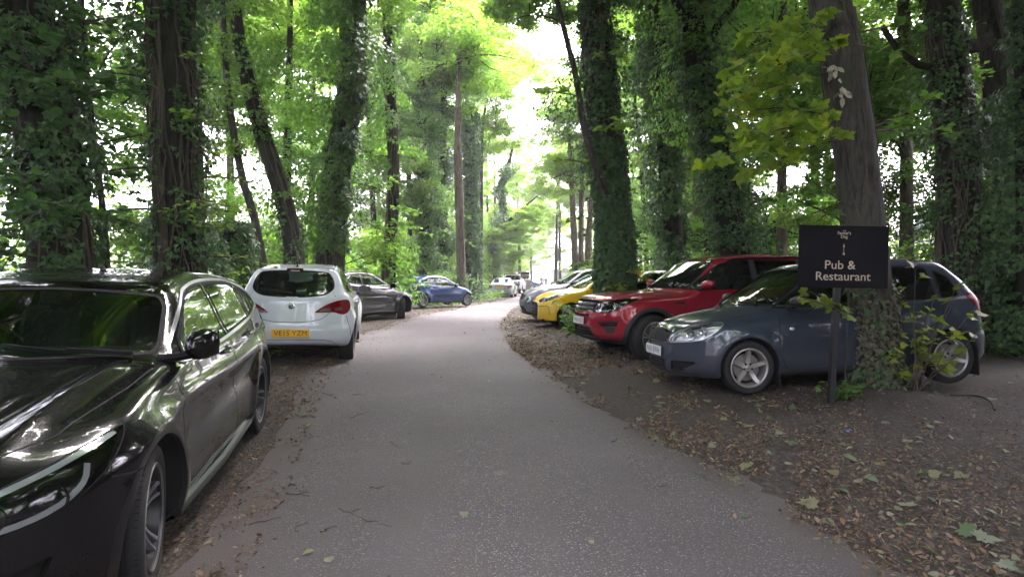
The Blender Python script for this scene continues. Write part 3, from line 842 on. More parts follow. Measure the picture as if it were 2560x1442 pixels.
        for j in range(ny):
            for k in range(nz):
                F.append([vid(nx, j, k), vid(nx, j + 1, k), vid(nx, j + 1, k + 1), vid(nx, j, k + 1)])
                F.append([vid(0, j, k), vid(0, j, k + 1), vid(0, j + 1, k + 1), vid(0, j + 1, k)])
        V = np.array(V)
        A = V.copy(); A[:, 0] = np.clip(V[:, 0], -hx + .75, hx - .75); A[:, 1] = 0; A[:, 2] = np.clip(V[:, 2], .42, .58)
        B = A + (V - A) * 1.25
        P, ok = s.cast(A, B)
        P[V[:, 1] == 0, 1] = 0
        Nn = s.normal(P)
        Nn[V[:, 1] == 0, 1] = 0
        bm = bmesh.new()
        nl = bm.verts.layers.float_vector.new('nn')
        tl = bm.faces.layers.int.new('tag')
        bv = []
        for p, n in zip(P, Nn):
            v = bm.verts.new(p); v[nl] = Vector(n); bv.append(v)
        for f in F:
            try: bm.faces.new([bv[i] for i in f])
            except ValueError: pass
        s.bm, s.nl, s.tl = bm, nl, tl
        s.tags = ['body']
        bm.faces.ensure_lookup_table()
    def cut(s, view, poly, name, cond=None):
        U, V, D = [Vector(q) for q in s.VIEWS[view]]
        uc = s.uc(view)
        bm, tl, nl = s.bm, s.tl, s.nl
        Pu = [p[0] for p in poly]; Pv = [p[1] for p in poly]
        u0, u1, v0, v1 = min(Pu) - .002, max(Pu) + .002, min(Pv) - .002, max(Pv) + .002
        def bounds(f):
            us = [U.dot(w.co) + uc for w in f.verts]; vs = [V.dot(w.co) for w in f.verts]
            return min(us), max(us), min(vs), max(vs)
        def facing(f):
            n = Vector((0, 0, 0))
            for w in f.verts: n += w[nl]
            return n.dot(D) > .12 * len(f.verts) * .7
        cand = {}
        for f in bm.faces:
            if not facing(f): continue
            b = bounds(f)
            if b[1] < u0 or b[0] > u1 or b[3] < v0 or b[2] > v1: continue
            if cond and not cond(f.calc_center_median()): continue
            cand[f] = b
        m = len(poly)
        for i in range(m):
            a = poly[i]; c = poly[(i + 1) % m]
            du, dv = c[0] - a[0], c[1] - a[1]
            if abs(du) + abs(dv) < 1e-6: continue
            no = (U * dv - V * du)
            if no.length < 1e-9: continue
            co = Vector(s.point(view, a[0], a[1]))
            su0, su1, sv0, sv1 = min(a[0], c[0]) - .004, max(a[0], c[0]) + .004, min(a[1], c[1]) - .004, max(a[1], c[1]) + .004
            near = [f for f, b in cand.items() if f.is_valid and not (b[1] < su0 or b[0] > su1 or b[3] < sv0 or b[2] > sv1)]
            if not near: continue
            geom = set(near)
            for f in near:
                geom.update(f.edges); geom.update(f.verts)
            for f in near: cand.pop(f, None)
            r = bmesh.ops.bisect_plane(bm, geom=list(geom), dist=1e-5, plane_co=co, plane_no=no.normalized())
            for g in r['geom']:
                if isinstance(g, bmesh.types.BMFace) and g.is_valid:
                    cand[g] = bounds(g)
        if name not in s.tags: s.tags.append(name)
        t = s.tags.index(name)
        for f in cand:
            if not f.is_valid: continue
            c = f.calc_center_median()
            if inpoly(U.dot(c) + uc, V.dot(c), poly): f[tl] = t
    def extract(s, names):
        """vertices, faces, normals of the half body faces with these tags"""
        ts = [s.tags.index(n) for n in names if n in s.tags]
        V = []; N = []; F = []; ids = {}
        for f in s.bm.faces:
            if f[s.tl] in ts:
                q = []
                for v in f.verts:
                    if v not in ids:
                        ids[v] = len(V); V.append(tuple(v.co)); N.append(tuple(v[s.nl].normalized()))
                    q.append(ids[v])
                F.append(q)
        return np.array(V).reshape(-1, 3), F, np.array(N).reshape(-1, 3)

def mirror(V, F, N=None):
    k = np.array([1, -1, 1])
    V2 = V * k; F2 = [f[::-1] for f in F]
    return (V2, F2, N * k if N is not None else None)

def both(V, F, N):
    """half plus its mirror image, welded on the centre plane"""
    V2, F2, N2 = mirror(V, F, N)
    n = len(V)
    mp = np.arange(n) + n
    cen = np.abs(V[:, 1]) < 1e-5
    mp[cen] = np.arange(n)[cen]
    return np.concatenate([V, V2]), F + [[int(mp[i]) for i in f] for f in F2], np.concatenate([N, N2])

def boundary(F):
    e = {}
    for f in F:
        for i in range(len(f)):
            a, b = f[i], f[(i + 1) % len(f)]
            if (b, a) in e: del e[(b, a)]
            else: e[(a, b)] = 1
    return list(e)

def sunk(V, F, N, depth, mat_floor, mat_wall, dirv=None):
    """the patch pushed inwards with walls round it, as (V, F, mats, mi)"""
    off = -N * depth if dirv is None else np.array(dirv) * -depth
    V2 = np.concatenate([V + off, V])
    n = len(V)
    B = boundary(F)
    W = [[a, b, b + n, a + n] for a, b in B]
    return V2, [list(f) for f in F] + W, [mat_floor, mat_wall], [0] * len(F) + [1] * len(W)

def make_wheel(parent, c, r, w, spokes, side, steer=0., rim_r=None, style='single', rimmat=None, spin=0., n=40, barrel=None):
    """side +1: outer face towards +y.  wheel > tyre, rim, brake_disc"""
    e = empty('wheel', c, (0, 0, (0 if side > 0 else PI) + steer), parent)
    rr = rim_r or r * .66
    t = MB(); h = w / 2
    t.lathe([(rr - .01, -h * .86), (rr + .02, -h), (r * .90, -h * 1.04), (r * .975, -h * .90), (r, -h * .62), (r, -h * .50), (r - .007, -h * .49), (r - .007, -h * .42), (r, -h * .41), (r, -.06 * w), (r - .007, -.05 * w), (r - .007, .0), (r, .01 * w),
             (r, h * .41), (r - .007, h * .42), (r - .007, h * .49), (r, h * .50), (r, h * .62), (r * .975, h * .90), (r * .93, h * 1.02), (r * .86, h * 1.05), (rr + .022, h * 1.0), (rr + .004, h * .90), (rr - .01, h * .80)], M['rubber'], n=n)
    # tread blocks cut by dark grooves
    for k in range(int(n * 1.9)):
        a = 2 * PI * k / int(n * 1.9)
        cs, sn = math.cos(a), math.sin(a)
        Rm = np.array([[cs, 0, -sn], [0, 1, 0], [sn, 0, cs]])
        for sg in (-1, 1):
            t.box(Rm @ np.array([r * .967, sg * h * .80, 0]), (.004 + r * .030, h * .24, .0035), M['gap'], rot=Rm)
    t.build('tyre', e)
    m = MB(); A = rimmat or M['alloy']
    m.lathe([(rr * .93, -h * .7), (rr * .90, 0), (rr * .93, h * .55), (rr * .965, h * .78), (rr + .006, h * .88), (rr + .008, h * .97), (rr - .004, h * 1.0), (rr - .016, h * .90), (rr * .93, h * .80), (rr * .90, h * .55), (rr * .87, 0), (rr * .90, -h * .7)], barrel or A, n=n, close=True)
    if barrel: m.lathe([(rr + .004, h * .985), (rr + .001, h * 1.015), (rr - .010, h * .965)], A, n=n)
    m.lathe([(.0, h * .60), (rr * .20, h * .60), (rr * .235, h * .52), (rr * .24, h * .2)], A, n=20)
    m.lathe([(.0, h * .66), (rr * .10, h * .655), (rr * .13, h * .60)], M['satin'], n=16)
    def spoke(a, w0, w1, dz0=.56, dz1=.86, mat=A, skew=0.):
        cs, sn = math.cos(a), math.sin(a)
        rs = np.linspace(rr * .14, rr * .93, 7)
        V = []
        for i, q in enumerate(rs):
            tt = i / 6
            ww = w0 + (w1 - w0) * tt ** 1.2
            d = h * (dz0 + (dz1 - dz0) * tt ** 1.6 - .10 * math.sin(PI * tt))
            sk = skew * math.sin(PI * tt * .5)
            for (o, dd) in ((-ww, -.022), (-ww * .72, 0), (ww * .72, 0), (ww, -.022), (ww * .8, -.05), (-ww * .8, -.05)):
                lx, lz = q, o + sk
                V.append([lx * cs - lz * sn, d + dd, lx * sn + lz * cs])
        F = []
        for i in range(6):
            for j in range(6):
                k = (j + 1) % 6
                F.append([i * 6 + j, (i + 1) * 6 + j, (i + 1) * 6 + k, i * 6 + k])
        F.append(list(range(6))); F.append([36 + j for j in range(6)][::-1])
        m.add(V, F, mat)
    for k in range(spokes):
        a = spin + 2 * PI * k / spokes
        if style == 'single': spoke(a, rr * .115, rr * .135)
        elif style == 'star': spoke(a, rr * .17, rr * .12, skew=rr * .05)
        elif style == 'thin': spoke(a, rr * .075, rr * .095)
        elif style == 'double':
            spoke(a - .15, rr * .055, rr * .06); spoke(a + .15, rr * .055, rr * .06)
        elif style == 'twotone':
            spoke(a, rr * .10, rr * .20, mat=M['alloy_dark'], dz1=.80)
            spoke(a - .10, rr * .035, rr * .05, dz0=.60, dz1=.90, mat=A); spoke(a + .17, rr * .03, rr * .035, dz0=.60, dz1=.90, mat=A)
        elif style == 'y':
            spoke(a, rr * .06, rr * .03, dz1=.84); spoke(a + .2, rr * .03, rr * .04); spoke(a - .2, rr * .03, rr * .04)
    for k in range(5):
        a = spin + 2 * PI * (k + .5) / 5
        m.lathe([(.0, .012), (.011, .010), (.013, -.01)], M['gap'], c=(rr * .22 * math.cos(a), h * .555, rr * .22 * math.sin(a)), n=8)
    m.build('rim', e)
    b = MB()
    b.lathe([(rr * .25, h * .12), (rr * .72, h * .10), (rr * .72, h * -.05), (rr * .25, -h * .05)], M['disc'], n=28)
    b.lathe([(rr * .0, -h * .3), (rr * .88, -h * .32)], M['gap'], n=24)
    b.build('brake_disc', e)
    return e

def make_car(name, sp, pose):
    """pose: x, y, yaw, pitch, roll; sits on the ground"""
    B = CarBody(sp)
    B.build_half(sp.get('d', .035))
    hx, W, tr = B.hx, B.W, sp['tr']
    af, ar = B.ax
    PM = sp['paint']
    root = empty(name, (pose[0], pose[1], (float(ground(pose[0], pose[1])) if len(pose) < 6 else CAM_Z - pose[5]) + sp.get('dz', 0)), (0, 0, 0))
    root.rotation_euler = (math.radians(pose[4]), math.radians(pose[3]), math.radians(pose[2]))
    tag(root, sp['label'], sp.get('cat', 'car'))
    # ---- cutting
    ra = B.ra
    def arch(a, rad, ext=0.):
        return [(a + rad * math.cos(t), tr + rad * math.sin(t)) for t in np.linspace(PI + .25, -.25, 22)] + [(a + rad + .0, -.05), (a - rad, -.05)]
    if 'cladding' in sp:
        for a in B.ax: B.cut('side', arch(a, ra + sp['cladding']), 'arch_trim', lambda c: c.y > W * .30 and c.z < tr + ra + .15)
    if 'sill' in sp:
        z = sp['sill']
        B.cut('side', [(-hx - .1, .0), (-hx - .1, sp.get('sill_r', z)), (ar - ra * .5, sp.get('sill_r', z)), (ar, z), (af, z), (af + ra * .5, sp.get('sill_f', z)), (hx + .1, sp.get('sill_f', z)), (hx + .1, .0)], 'lower_trim')
        B.cut('fq', [(-.2, .0), (-.2, sp.get('sill_f', z)), (1.6, sp.get('sill_f', z)), (1.6, .0)], 'lower_trim', lambda c: c.x > 0)
        B.cut('rq', [(-.2, .0), (-.2, sp.get('sill_r', z)), (1.3, sp.get('sill_r', z)), (1.3, .0)], 'lower_trim', lambda c: c.x < 0)
    for nm, view, poly in sp.get('patches', []):
        cond = {'front': lambda c: c.x > 0, 'fq': lambda c: c.x > 0, 'rear': lambda c: c.x < 0, 'rq': lambda c: c.x < 0, 'side': lambda c: c.y > .3}.get(view)
        B.cut(view, poly, nm, cond)
    for k, poly in enumerate(sp['windows']):
        B.cut('side', poly, 'window%d' % k, lambda c: c.y > .35)
    ws = sp['screen']       # z0, half width there, z1, half width there
    B.cut('front', rpoly([(-.3, ws[0]), (ws[1], ws[0] + ws[4] if len(ws) > 4 else ws[0]), (ws[3], ws[2]), (-.3, ws[2] + .012)], .05), 'windscreen', lambda c: c.x > -.6)
    if 'back' in sp:
        B.cut('rear', sp['back'], 'rear_window', lambda c: c.x < -.3)
    for a in B.ax:
        B.cut('side', arch(a, ra), 'hole', lambda c: c.y > W / 2 - .42 and c.z < tr + ra + .2)
    t_h = B.tags.index('hole')
    bm = B.bm
    for f in bm.faces:      # the floor under the wheels
        c = f.calc_center_median()
        if c.y > W / 2 - .36 and c.z < tr + .1:
            for a in B.ax:
                if abs(c.x - a) < ra - .004: f[B.tl] = t_h
    # ---- painted body and doors
    solid = [t for t in B.tags if t in ('body', 'door', 'bonnet', 'bumper', 'tailgate', 'fuel_flap')]
    trims = [t for t in B.tags if t in ('arch_trim', 'lower_trim', 'black_trim')]
    V, F, N = B.extract(['body'])
    V, F, N = both(V, F, N)
    body = mesh_obj('body', V, F, PM, None, root, True, N)
    for t in solid[1:]:
        V, F, N = B.extract([t])
        if t in ('door',):
            # doors one behind the other are separate pieces
            sp_x = sp.get('door_split')
            grp = [F] if sp_x is None else [[f for f in F if V[f].mean(0)[0] > sp_x], [f for f in F if V[f].mean(0)[0] <= sp_x]]
            for g in grp:
                if not g: continue
                us = sorted({i for f in g for i in f}); mp = {u: i for i, u in enumerate(us)}
                g2 = [[mp[i] for i in f] for f in g]
                mesh_obj('door', V[us], g2, PM, None, root, True, N[us])
                v2, f2, n2 = mirror(V[us], g2, N[us]); mesh_obj('door', v2, f2, PM, None, root, True, n2)
        else:
            V, F, N = both(V, F, N); mesh_obj(t, V, F, PM, None, root, True, N)
    if trims:
        V, F, N = B.extract(trims)
        if len(F): V, F, N = both(V, F, N); mesh_obj('lower_trim', V, F, sp.get('trim_mat', M['black_plastic']), None, root, True, N)
    # lining just inside everything opaque
    op = [t for t in B.tags if t != 'hole' and not t.startswith('window') and t not in ('windscreen', 'rear_window', 'headlight', 'grille', 'intake', 'black_intake')]
    V, F, N = both(*B.extract(op))
    mesh_obj('inner_shell', V - N * .022, [f[::-1] for f in F], M['lining'], None, root, True)
    # ---- wheel arches
    for a in B.ax:
        ang = np.linspace(PI + .25, -.25, 26)
        ring = [(a + ra * math.cos(t), tr + ra * math.sin(t)) for t in ang]
        ring = [(ring[0][0], B.bot(ring[0][0]) - .0)] + ring + [(ring[-1][0], B.bot(ring[-1][0]) - .0)]
        Q = B.project('side', ring)
        r2 = np.array(ring)
        for sg in (1, -1):
            wa = MB()
            k = len(ring); k1 = np.array([1, sg, 1])
            o = Q * k1
            lip = Q.copy(); lip[:, 1] -= .025; lip = lip * k1
            inn = np.c_[r2[:, 0], np.full(k, W / 2 - .32), r2[:, 1]] * k1
            mid = lip.copy()
            wa.add(np.concatenate([o, lip]), [[i, i + 1, k + i + 1, k + i] for i in range(k - 1)], M['black_plastic'] if 'cladding' in sp else PM)
            wa.add(np.concatenate([mid, inn]), [[i, i + 1, k + i + 1, k + i] for i in range(k - 1)], M['lining'])
            wa.add(inn, [list(range(k))], M['lining'])
            wa.build('wheel_arch', root)
    # ---- glass
    V, F, N = both(*B.extract(['windscreen']))
    mesh_obj('windscreen', V, F, M['glass'], None, root, True, N)
    if 'back' in sp:
        V, F, N = both(*B.extract(['rear_window']))
        mesh_obj('rear_window', V, F, sp.get('back_glass', M['privacy']), None, root, True, N)
    for k in range(len(sp['windows'])):
        V, F, N = B.extract(['window%d' % k])
        if not len(F): continue
        gm = M['privacy'] if k in sp.get('privacy', ()) else M['glass']
        mesh_obj('side_window', V, F, gm, None, root, True, N)
        v2, f2, n2 = mirror(V, F, N); mesh_obj('side_window', v2, f2, gm, None, root, True, n2)
    # ---- seams, seals and trims that follow the surface
    def ribbon(mb, view, pts, w, lift, mat, closed=False, mir=True, thick=0.):
        P = [np.array(p, float) for p in pts]
        if closed: P = P + [P[0]]
        # resample
        Q = [P[0]]
        for a, b in zip(P[:-1], P[1:]):
            n = max(1, int(np.linalg.norm(b - a) / .04))
            Q += [a + (b - a) * (i + 1) / n for i in range(n)]
        Q = np.array(Q)
        T = np.gradient(Q, axis=0); T /= np.linalg.norm(T, axis=1)[:, None] + 1e-9
        if closed: T[0] = T[-1] = (T[0] + T[-1]) / 2
        C = B.project(view, Q)
        nc = B.normal(C)
        T3 = np.gradient(C, axis=0); T3 /= np.linalg.norm(T3, axis=1)[:, None] + 1e-9
        if closed: T3[0] = T3[-1] = (T3[0] + T3[-1]) / 2
        bt = np.cross(nc, T3); bt /= np.linalg.norm(bt, axis=1)[:, None] + 1e-9
        def snap(P):
            for _ in range(3):
                g = B.normal(P); e = .003
                d = (B.f(P + g * e) - B.f(P - g * e)) / (2 * e)
                P = P - g * np.clip(B.f(P) / np.maximum(d, .3), -.05, .05)[:, None]
            return P
        a = snap(C + bt * w / 2); b = snap(C - bt * w / 2)
        na = B.normal(a); nb = B.normal(b)
        a0, b0 = a - na * .01, b - nb * .01
        a1, b1 = a + na * lift, b + nb * lift
        k = len(Q)
        V = np.concatenate([a0, a1, b1, b0])
        F = []
        for i in range(k - 1):
            for r in range(3):
                F.append([r * k + i, r * k + i + 1, (r + 1) * k + i + 1, (r + 1) * k + i])
        mb.add(V, F, mat)
        if mir:
            v2, f2, _ = mirror(V, F); mb.add(v2, f2, mat)
    def strips(name, view, pts, w, lift, mat, closed=False):
        mid = view != 'side' and min(abs(p[1] if view == 'top' else p[0]) for p in pts) < .03
        t = MB(); ribbon(t, view, pts, w, lift, mat, closed, mir=mid)
        t.build(name, root)
        if not mid:
            t.V = [v * np.array([1, -1, 1]) for v in t.V]; t.F = [f[::-1] for f in t.F]
            t.build(name, root)
    for view, pts in sp.get('seams', []): strips('panel_gap', view, pts, .007, .0012, M['gap'])
    for k, poly in enumerate(sp['windows']): strips('window_seal', 'side', poly, .022, .003, M['seal'], True)
    tm = MB()
    scr = rpoly([(-.0, ws[0]), (ws[1], ws[0] + (ws[4] if len(ws) > 4 else 0)), (ws[3], ws[2]), (-.0, ws[2] + .012)], .05)
    scr = [p for p in scr if p[0] >= .03]
    scr = [np.array((0, ws[0]))] + scr + [np.array((0, ws[2] + .012))]
    ribbon(tm, 'front', scr, .026, .002, M['seal'])
    if 'back' in sp:
        bk = [p for p in sp['back'] if p[0] >= .01]
        t2 = MB(); ribbon(t2, 'rear', bk, .024, .002, M['seal']); t2.build('window_seal', root)
    tm.build('window_seal', root)
    for view, pts, w, lift, mt, cl in sp.get('trims', []): strips('trim_strip', view, pts, w, lift, mt, cl)
    # ---- lamps
    for nm in ('headlight', 'tail_light', 'fog_light', 'tail_light_inner', 'tail_light_clear', 'indicator'):
        if nm not in B.tags: continue
        V, F, N = B.extract([nm])
        if not len(F): continue
        for sg in (1, -1):
            v, f, n = (V, F, N) if sg > 0 else mirror(V, F, N)
            if nm == 'headlight':
                o = mesh_obj('headlight', v + n * .002, f, M['lens'], None, root, True, n)
                o.name = 'headlight'
                s2 = sunk(v, f, n, .05, M['gloss_black'] if sp.get('lamp_dark', True) else M['lamp_bowl'], M['satin'] if not sp.get('lamp_dark', True) else M['seal'])
                mesh_obj('reflector', s2[0], s2[1], s2[2], s2[3], o, True)
                lm = MB()
                for (view, u, z, rad, kind) in sp.get('lamps', []):
                    c = B.project(view, [(u, z)])[0]; nn = B.normal(c[None])[0]
                    c = c - nn * .03; c[1] *= sg; nn = nn * np.array([1, sg, 1])
                    q = Vector((1, 0, .0)).rotation_difference(Vector(nn)) if False else Vector((1, 0, 0)).rotation_difference(Vector((nn[0] + .4, nn[1] * .6, 0)).normalized())
                    R3 = np.array(q.to_matrix())
                    t = MB()
                    t.lathe([(rad * .2, -.01), (rad * .75, .0), (rad, .022), (rad * 1.03, .022)], M['lamp_cup'] if kind == 'proj' else M['chrome'], axis='x', n=20)
                    if kind == 'proj':
                        t.ball((.0, 0, 0), (rad * .45, rad * .66, rad * .66), M['gloss_black'], 14, 8)
                    else:
                        t.ball((.01, 0, 0), (rad * .3, rad * .3, rad * .3), M['clear_lens'], 10, 6)
                    for vv, in zip(t.V): pass
                    t.V = [vv @ R3.T + c for vv in t.V]
                    off = lm.n
                    lm.V += t.V
                    for ff, mm in zip(t.F, t.M):
                        lm.F.append([i + off for i in ff]); lm.M.append(lm.slot(t.mats[mm]))
                    lm.n += t.n
                for (view, pts, w) in sp.get('drl', []):
                    ribbon(lm, view, pts, w, -.004, M['clear_lens'], mir=False)
                    if sg < 0:
                        lm.V[-1] = lm.V[-1] * np.array([1, -1, 1])
                if lm.n: lm.build('lamp', o)
            elif nm == 'tail_light':
                mt = sp.get('tail_mat', M['red_lens'])
                o = mesh_obj('tail_light', v + n * .004, f, mt, None, root, True, n)
                for sub, m3 in (('tail_light_inner', M['dark_red_lens']), ('tail_light_clear', M['smoke_lens'])):
                    if sub in B.tags:
                        V3, F3, N3 = B.extract([sub])
                        if len(F3):
                            if sg < 0: V3, F3, N3 = mirror(V3, F3, N3)
                            mesh_obj('reversing_lamp' if 'clear' in sub else 'lamp_segment', V3 + N3 * .004, F3, m3, None, o, True, N3)
            elif nm in ('fog_light', 'indicator'):
                mesh_obj(nm, v + n * .003, f, M['clear_lens'] if nm == 'fog_light' else M['amber'], None, root, True, n)
    # ---- grille and intakes
    for nm in ('grille', 'intake', 'black_intake'):
        if nm not in B.tags: continue
        V, F, N = B.extract([nm])
        if not len(F): continue
        sets = [both(V, F, N)] if np.abs(V[:, 1]).min() < 1e-5 else [(V, F, N), mirror(V, F, N)]
        for V, F, N in sets:
            s2 = sunk(V, F, N, .045, M['gap'], M['black_plastic'])
            mesh_obj('grille' if nm == 'grille' else 'air_intake', s2[0], s2[1], s2[2], s2[3], root, True)
    gm, g2 = MB(), MB()
    for view, pts, w, lift, mt in sp.get('bars', []):
        if view == 'fq': ribbon(g2, view, pts, w, lift, mt, mir=False)
        else: ribbon(gm, view, pts, w, lift, mt)
    if gm.n: gm.build('grille_bars', root)
    if g2.n:
        g2.build('intake_bars', root); g2.V = [v * np.array([1, -1, 1]) for v in g2.V]; g2.F = [f[::-1] for f in g2.F]; g2.build('intake_bars', root)
    # ---- wheels
    tw = sp.get('tw', .21)
    oy = W / 2 - .015 - tw / 2 + sp.get('track', 0)
    for i, a in enumerate(B.ax):
        for sg in (1, -1):
            make_wheel(root, (a, sg * oy, tr), tr, tw, sp['spokes'], sg, steer=math.radians(sp.get('steer', 0)) if i == 0 else 0,
                       rim_r=sp.get('rim_r'), style=sp.get('wstyle', 'single'), rimmat=sp.get('rimmat'), spin=sp.get('spin', .3) + i * .5, barrel=sp.get('wheel_barrel'))
    # ---- mirrors
    mx, my, mz = sp.get('mirror', (.55, .05, 0)); ky, kz = sp.get('mirror_k', (1, 1))
    bz = float(B.belt(np.array(mx))) + .07 + mz
    for sg in (1, -1):
        mm = MB()
        c = np.array([mx, (W / 2 + .06 + my), bz])
        n = 16; V = []; prof_m = [(-.075, .60), (-.072, .82), (-.05, 1.0), (-.01, 1.0), (.03, .86), (.06, .60), (.078, .30), (.082, .02)]
        for dx, k in prof_m:
            for j in range(n):
                t = 2 * PI * j / n
                cy, cz = math.cos(t), math.sin(t)
                cy = np.sign(cy) * abs(cy) ** .75; cz = np.sign(cz) * abs(cz) ** .75
                V.append([dx * (1.0 - .12 * cy), cy * .115 * ky * k - (dx + .07) * .15, cz * .072 * kz * k + cy * .008])
        F = [[i * n + j, i * n + (j + 1) % n, (i + 1) * n + (j + 1) % n, (i + 1) * n + j] for i in range(len(prof_m) - 1) for j in range(n)]
        F.append(list(range(n))[::-1])
        V = np.array(V)
        F = [f for f in F]
        mp = sp.get('mirror_mat', PM)
        o2 = V + c
        mm.add(o2, F, mp)
        arm0 = B.project('side', [(mx + .06, bz - .075)])[0]
        mm.tube([arm0 - [0, .03, 0], c + [.02, -.06, -.055], c + [.0, -.02, -.045]], [.028, .022, .02], M['seal'], 8)
        mm.box(c + np.array([-.079, 0, 0]), (.006, .19 * ky, .115 * kz), M['mirror_glass'], bev=.002)
        if sg < 0:
            mm.V = [v * np.array([1, -1, 1]) for v in mm.V]; mm.F = [f[::-1] for f in mm.F]
        mm.build('wing_mirror', root)
    # ---- handles
    for hxp, hz in sp.get('handles', []):
        c = B.project('side', [(hxp, hz)])[0]
        for sg in (1, -1):
            h = MB(); k = np.array([1, sg, 1])
            h.tube([(c + [-.10, .0, 0]) * k, (c + [-.085, .025, .003]) * k, (c + [0, .034, .005]) * k, (c + [.085, .025, .003]) * k, (c + [.10, 0, 0]) * k], [.010, .013, .014, .013, .010], sp.get('handle_mat', PM), 8)
            h.ball((c + [0, -.012, 0]) * k, (.075, .016, .038), M['seal'], 12, 6)
            h.build('door_handle', root)
    # ---- wipers
    for (y0, y1, zz) in sp.get('wipers', [(.55, -.05, .0), (-.05, -.62, .0)]):
        a, b = B.project('front', [(y0, ws[0] + .02), (y1, ws[0] + .055)]) if False else (None, None)
        wp = MB()
        ys = np.linspace(y0, y1, 9); zs = ws[0] + np.linspace(-.012, .05, 9) + zz
        Q = B.project('front', list(zip(np.abs(ys), zs)))
        Q[:, 1] = ys
        nn = B.normal(Q); nn[:, 1] *= np.sign(ys + 1e-9)
        wp.tube(Q + nn * .014, .007, M['seal'], 6)
        wp.tube([Q[0] + nn[0] * .01 + [.03, 0, -.01], Q[0] + nn[0] * .03, Q[4] + nn[4] * .028], [.012, .010, .007], M['seal'], 6)
        wp.build('windscreen_wiper', root)
    # ---- cabin
    ib = MB()
    cow = ws[0]
    xw = float(B.project('front', [(0.05, ws[0])])[0][0])
    ib.box((xw - .40, 0, cow - .10), (.55, W * .74, .16), M['interior'], bev=.05)
    ib.box((-.1 - .15, 0, .38), (2.6, W * .7, .06), M['interior'])
    ib.box((xw - .75, 0, .52), (.8, .22, .25), M['interior'], bev=.04)
    ib.build('dashboard', root)
    for (sx, sy) in sp.get('seats', [(xw - 1.15, .36), (xw - 1.15, -.36), (xw - 2.0, .36), (xw - 2.0, -.36)]):
        sb = MB()
        Ry = lambda a: np.array([[math.cos(a), 0, math.sin(a)], [0, 1, 0], [-math.sin(a), 0, math.cos(a)]])
        hh = sp.get('seat_z', .56)
        sb.box((sx, sy, hh), (.50, .48, .16), M['seatcloth'], bev=.05)
        sb.box((sx - .30, sy, hh + .33), (.13, .46, .60), M['seatcloth'], rot=Ry(-.28), bev=.05)
        sb.box((sx - .40, sy, hh + .70), (.10, .26, .17), M['seatcloth'], rot=Ry(-.2), bev=.04)
        sb.build('seat', root)
    st = MB()
    cc = np.array([xw - .68, -.36, cow - .04])
    an = np.linspace(0, 2 * PI, 25)
    ring = np.c_[np.sin(an) * .18 * .35, np.cos(an) * .18, np.sin(an) * .18 * .93] + cc
    st.tube(ring, .016, M['seal'], 8, caps=False)
    st.box(cc + [.02, 0, 0], (.05, .30, .06), M['interior'], bev=.015)
    st.build('steering_wheel', root)
    # ---- number plates
    for (end, z, txt, yo, tilt) in sp.get('plates', []):
        pm = MB()
        view = 'front' if end == 'front' else 'rear'
        c = B.project(view, [(.0, z)])[0]
        sgn = 1 if end == 'front' else -1
        pm.box((0, 0, 0), (.012, .52, .112), M['plate_white'] if end == 'front' else M['plate_yellow'], bev=.003)
        Tm = Matrix.Translation((sgn * .0085, 0, -.002)) @ (Matrix.Rotation(PI / 2, 4, 'Z') if sgn > 0 else Matrix.Rotation(-PI / 2, 4, 'Z')) @ Matrix.Rotation(PI / 2, 4, 'X')
        text_geom(txt, .098, M['plate_ink'], pm, Tm, spacing=1.0, width=.45, bold=.0)
        X = Matrix.Translation((c[0] + sgn * sp.get('plate_off', .014), yo, z)) @ Matrix.Rotation(math.radians(tilt) * -sgn, 4, 'Y')
        pm.xform(X)
        pm.build('number_plate', root, smooth=False)
    if 'extra' in sp: sp['extra'](B, root, ribbon)
    bm.free()
    return root
# ------------------------------------------------------------------ trees
TREES = []
def resample(path, rad, step=.25):
    Pp = np.array(catmull(path, 8)) if len(path) > 2 else np.array([np.array(path[0]) + (np.array(path[1]) - np.array(path[0])) * t for t in np.linspace(0, 1, 12)])
    seg = np.r_[0, np.cumsum(np.linalg.norm(np.diff(Pp, axis=0), axis=1))]
    n = max(4, int(seg[-1] / step))
    s = np.linspace(0, seg[-1], n)
    Q = np.c_[[np.interp(s, seg, Pp[:, i]) for i in range(3)]].T
    rr = np.interp(np.linspace(0, 1, n), np.linspace(0, 1, len(rad)), rad)
    return Q, rr

def trunk(name, Q, R, mat, parent, n=18, seed=0, flare=.5, lump=.07):
    r = np.random.default_rng(seed)
    T = np.gradient(Q, axis=0); T /= np.linalg.norm(T, axis=1)[:, None]
    an = np.arange(n) * 2 * PI / n
    ph = r.uniform(0, 6.28, 6)
    V = []
    h = Q[:, 2] - Q[0, 2]
    for i in range(len(Q)):
        a = np.cross(T[i], [0, 1, 0]); a /= np.linalg.norm(a); b = np.cross(T[i], a)
        rr = R[i] * (1 + lump * np.sin(2 * an + ph[0] + h[i] * .6) + lump * .6 * np.sin(3 * an + ph[1] - h[i] * .9) + lump * .3 * np.sin(7 * an + ph[2] + h[i]))
        f = math.exp(-max(h[i], 0) / .38) * flare
        rr = rr * (1 + f * (.55 + .45 * np.sin(4 * an + ph[3])) + f * .35 * np.sin(5 * an + ph[4]))
        V.append(Q[i] + rr[:, None] * (np.cos(an)[:, None] * a + np.sin(an)[:, None] * b))
    V = np.concatenate(V)
    F = np.array([[i * n + j, i * n + (j + 1) % n, (i + 1) * n + (j + 1) % n, (i + 1) * n + j] for i in range(len(Q) - 1) for j in range(n)])
    return mesh_obj(name, V, F, mat, None, parent, True)

